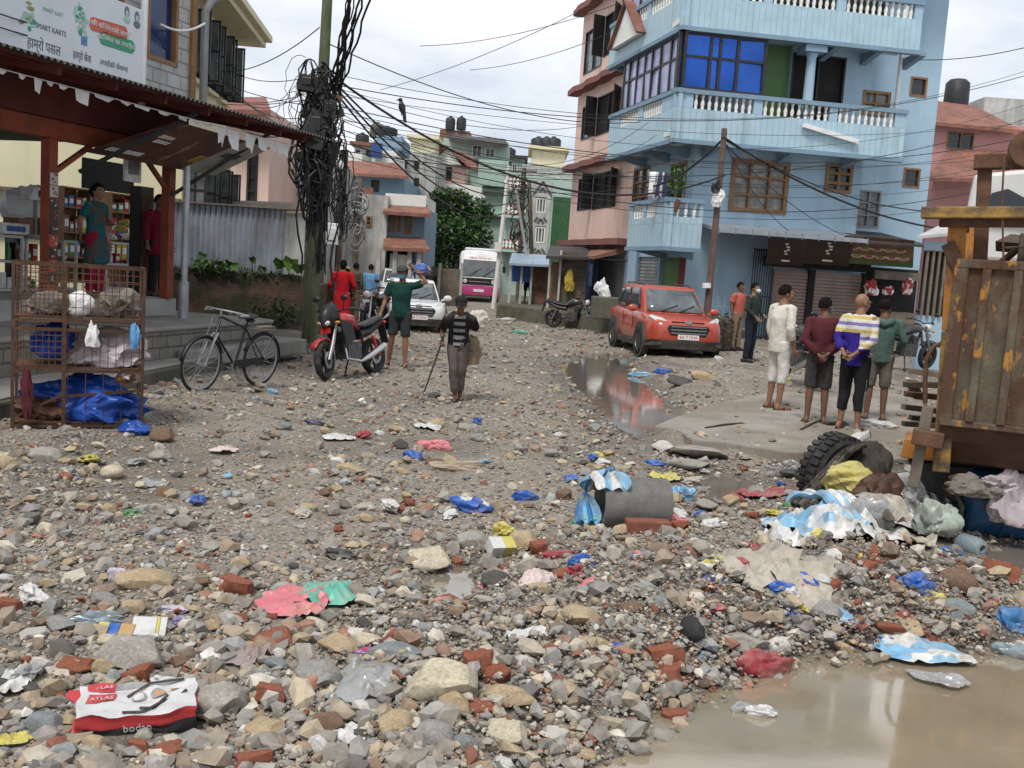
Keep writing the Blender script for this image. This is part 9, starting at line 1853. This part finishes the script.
# small dirty scraps, each its own, sharing a few crumpled shapes
SP=[]
for i in range(7):
    o=crumple('scrap',P_white,(0,0,0),(.2,.15,.05) if i<4 else (.2,.16,.10),900+i,'bag',amp=.5,res=12); SP.append(o.data); bpy.data.objects.remove(o)
rs=random.Random(77); n=0
SC_=[('white',P_white),('white',P_white),('clear',P_clear),('clear',P_clear),('blue',P_blue),('pale blue',P_lb),('pink',P_pink),('muddy',P_dirty),('muddy',P_dirty),('black',P_black),('yellow',P_yel),('red',P_red)]
while n<95:
    px=rs.uniform(0,1020) if rs.random()<.45 else rs.uniform(560,1000); py=rs.triangular(345,740,520)
    if px>930 and py<560 or py<430 and px<200: continue
    p=atG(px,py)
    if any(sd1(p,P)>-.02 for _,P,_,_ in PUD) or sd1(p,SLABP)>-.1: continue
    c,m=rs.choice(SC_); s_=rs.uniform(.35,1.0)*(1.0 if py<560 else .75); o=bpy.data.objects.new('plastic_scrap',rs.choice(SP)); COL.objects.link(o); o.material_slots[0].link='OBJECT'; o.material_slots[0].material=m
    o.location=(p.x,p.y,p.z+.012); o.rotation_euler=(rs.uniform(-.3,.3),rs.uniform(-.3,.3),rs.uniform(0,6)); o.scale=(s_,s_*rs.uniform(.6,1),s_*rs.uniform(.7,1.3)); z=zone(px,py); NODISC.append((p.x,p.y,.08*s_,.06*s_))
    tag(o,'small dirty %s plastic scrap %s'%(c,z),'plastic scrap','small %s scraps %s'%(c,z)); n+=1
# extra cloth strips tangled over the heap
for i,(a,b,c_,m,two,lab) in enumerate([((790,520),(822,525),(862,545),P_white,P_lb,'long white and sky blue strip lying across the heap front'),((872,505),(900,498),(936,520),P_white,None,'white plastic strip over the top right of the heap'),((852,520),(880,535),(905,552),P_dirty,None,'muddy twisted strip in the middle of the heap'),((905,500),(925,515),(940,535),P_clear,None,'clear plastic strip at the right of the heap')]):
    A,B,D_=HP(*a,.16),HP(*b,.34),HP(*c_,.12); pts=[A*(1-f)**2+B*2*f*(1-f)+D_*f*f+Vector((0,-.06*math.sin(f*9+i),.04*math.sin(f*12+i))) for f in [k/11 for k in range(12)]]
    drape('cloth_strip',lab,'cloth strip',pts,m,two,i+20,.20)
def bias_keep(x,y,px,py,rs):
    d=.16+2.3*np.clip(fbm(x*.75,y*.6,3,55)+.30+.12*sstep(7.5,5.5,y),0,1); d=d*(1-.55*sstep(.25,.0,np.abs(x+1.2+.05*y-.3*np.sin(y*.5)))*sstep(4.5,7,y))*(1-.5*sstep(.22,.0,np.abs(x-.35+.05*y-.3*np.sin(y*.5)))*sstep(6,9,y))
    sd=poly_sd(x,y,SLABP); d=np.where(sd>-.05,.25,d)
    d=np.where((px>640)&(py<440)&(py>340),d*.4,d)
    for nm,P,zw,s in PUD: d=np.where((gz(x,y)<zw+.004)&(poly_sd(x,y,P)>-.5),np.where(poly_sd(x,y,P)>.22,.012,.22),d)
    return rs.uniform(0,1,len(x))<d
def pile(x,y):
    h=np.zeros(len(x))
    for mx,my,r,a in MND[:5]: h+=.5*a*np.exp(-((x-mx)**2+(y-my)**2)/(r*r))
    return h
def brick_keep(x,y,px,py,rs): return bias_keep(x,y,px,py,rs)&(rs.uniform(0,1,len(x))<np.where(px>540,1,.45))
for nm,a in [('gravel',dict(N=70000,seed=3,szpx=1.7,szm=(.006,.03),sub=0)),('rubble',dict(N=21000,seed=5,szpx=3.6,szm=(.024,.15),sub=1))]:
    o=stone_field(nm,keepfn=bias_keep,lift=pile,**a); o.data.materials.append(M_rubble); o['kind']='stuff'
o=stone_field('brick_rubble',N=900,seed=9,szpx=3,szm=(.02,.1),sub=1,col=PAL['brick'],boxy=True,keepfn=brick_keep,lift=pile); o.data.materials.append(M_rubble); o['kind']='stuff'
# ------------------------------------------------------------- light, sky, camera
W=bpy.data.worlds.new('World'); SC.world=W; W.use_nodes=True; nt=W.node_tree; N=nt.nodes; L=nt.links
bg=N['Background']; sky=N.new('ShaderNodeTexSky'); sky.sky_type='NISHITA'; sky.sun_disc=False
SUN_EL,SUN_AZ=R(58),R(205)   # azimuth clockwise from +Y: behind and a little left of the camera
sky.sun_elevation=SUN_EL; sky.sun_rotation=SUN_AZ; sky.dust_density=3
tc=N.new('ShaderNodeTexCoord'); mp=N.new('ShaderNodeMapping'); mp.inputs['Scale'].default_value=(1.6,1.6,4.5); L.new(tc.outputs['Generated'],mp.inputs['Vector'])
n1=N.new('ShaderNodeTexNoise'); n1.inputs['Scale'].default_value=1.5; n1.inputs['Detail'].default_value=7; n1.inputs['Roughness'].default_value=.55; L.new(mp.outputs[0],n1.inputs['Vector'])
cr=N.new('ShaderNodeValToRGB'); e=cr.color_ramp.elements; e[0].position=.40; e[0].color=(4.9,5.4,6.2,1); e[1].position=.62; e[1].color=(8.3,8.4,8.5,1); L.new(n1.outputs['Fac'],cr.inputs[0])
mx=N.new('ShaderNodeMix'); mx.data_type='RGBA'; mx.inputs[0].default_value=.88; L.new(sky.outputs[0],mx.inputs[6]); L.new(cr.outputs[0],mx.inputs[7])
L.new(mx.outputs[2],bg.inputs['Color']); bg.inputs['Strength'].default_value=.076
sl=bpy.data.lights.new('sun','SUN'); sl.energy=1.5; sl.angle=R(16); sl.color=(1,.96,.9)
so=bpy.data.objects.new('sun',sl); COL.objects.link(so); so.location=(0,-20,40)
dv=Vector((math.sin(SUN_AZ)*math.cos(SUN_EL),math.cos(SUN_AZ)*math.cos(SUN_EL),math.sin(SUN_EL)))
so.rotation_euler=dv.to_track_quat('Z','Y').to_euler()
cd=bpy.data.cameras.new('camera'); cam=bpy.data.objects.new('camera',cd); COL.objects.link(cam)
cd.sensor_fit='HORIZONTAL'; cd.sensor_width=36; cd.lens=36*FPX/1024; cd.clip_start=.1; cd.clip_end=3000
cam.matrix_world=Matrix(((CR.x,CU.x,-CF.x,0),(CR.y,CU.y,-CF.y,0),(CR.z,CU.z,-CF.z,H),(0,0,0,1)))
SC.camera=cam
vs=SC.view_settings; vs.view_transform='Standard'; vs.look='None'; vs.gamma=1; vs.exposure=.92; vs.use_curve_mapping=False
SC.cycles.max_bounces=6; SC.cycles.diffuse_bounces=3; SC.cycles.glossy_bounces=3; SC.cycles.transparent_max_bounces=8; SC.cycles.transmission_bounces=3
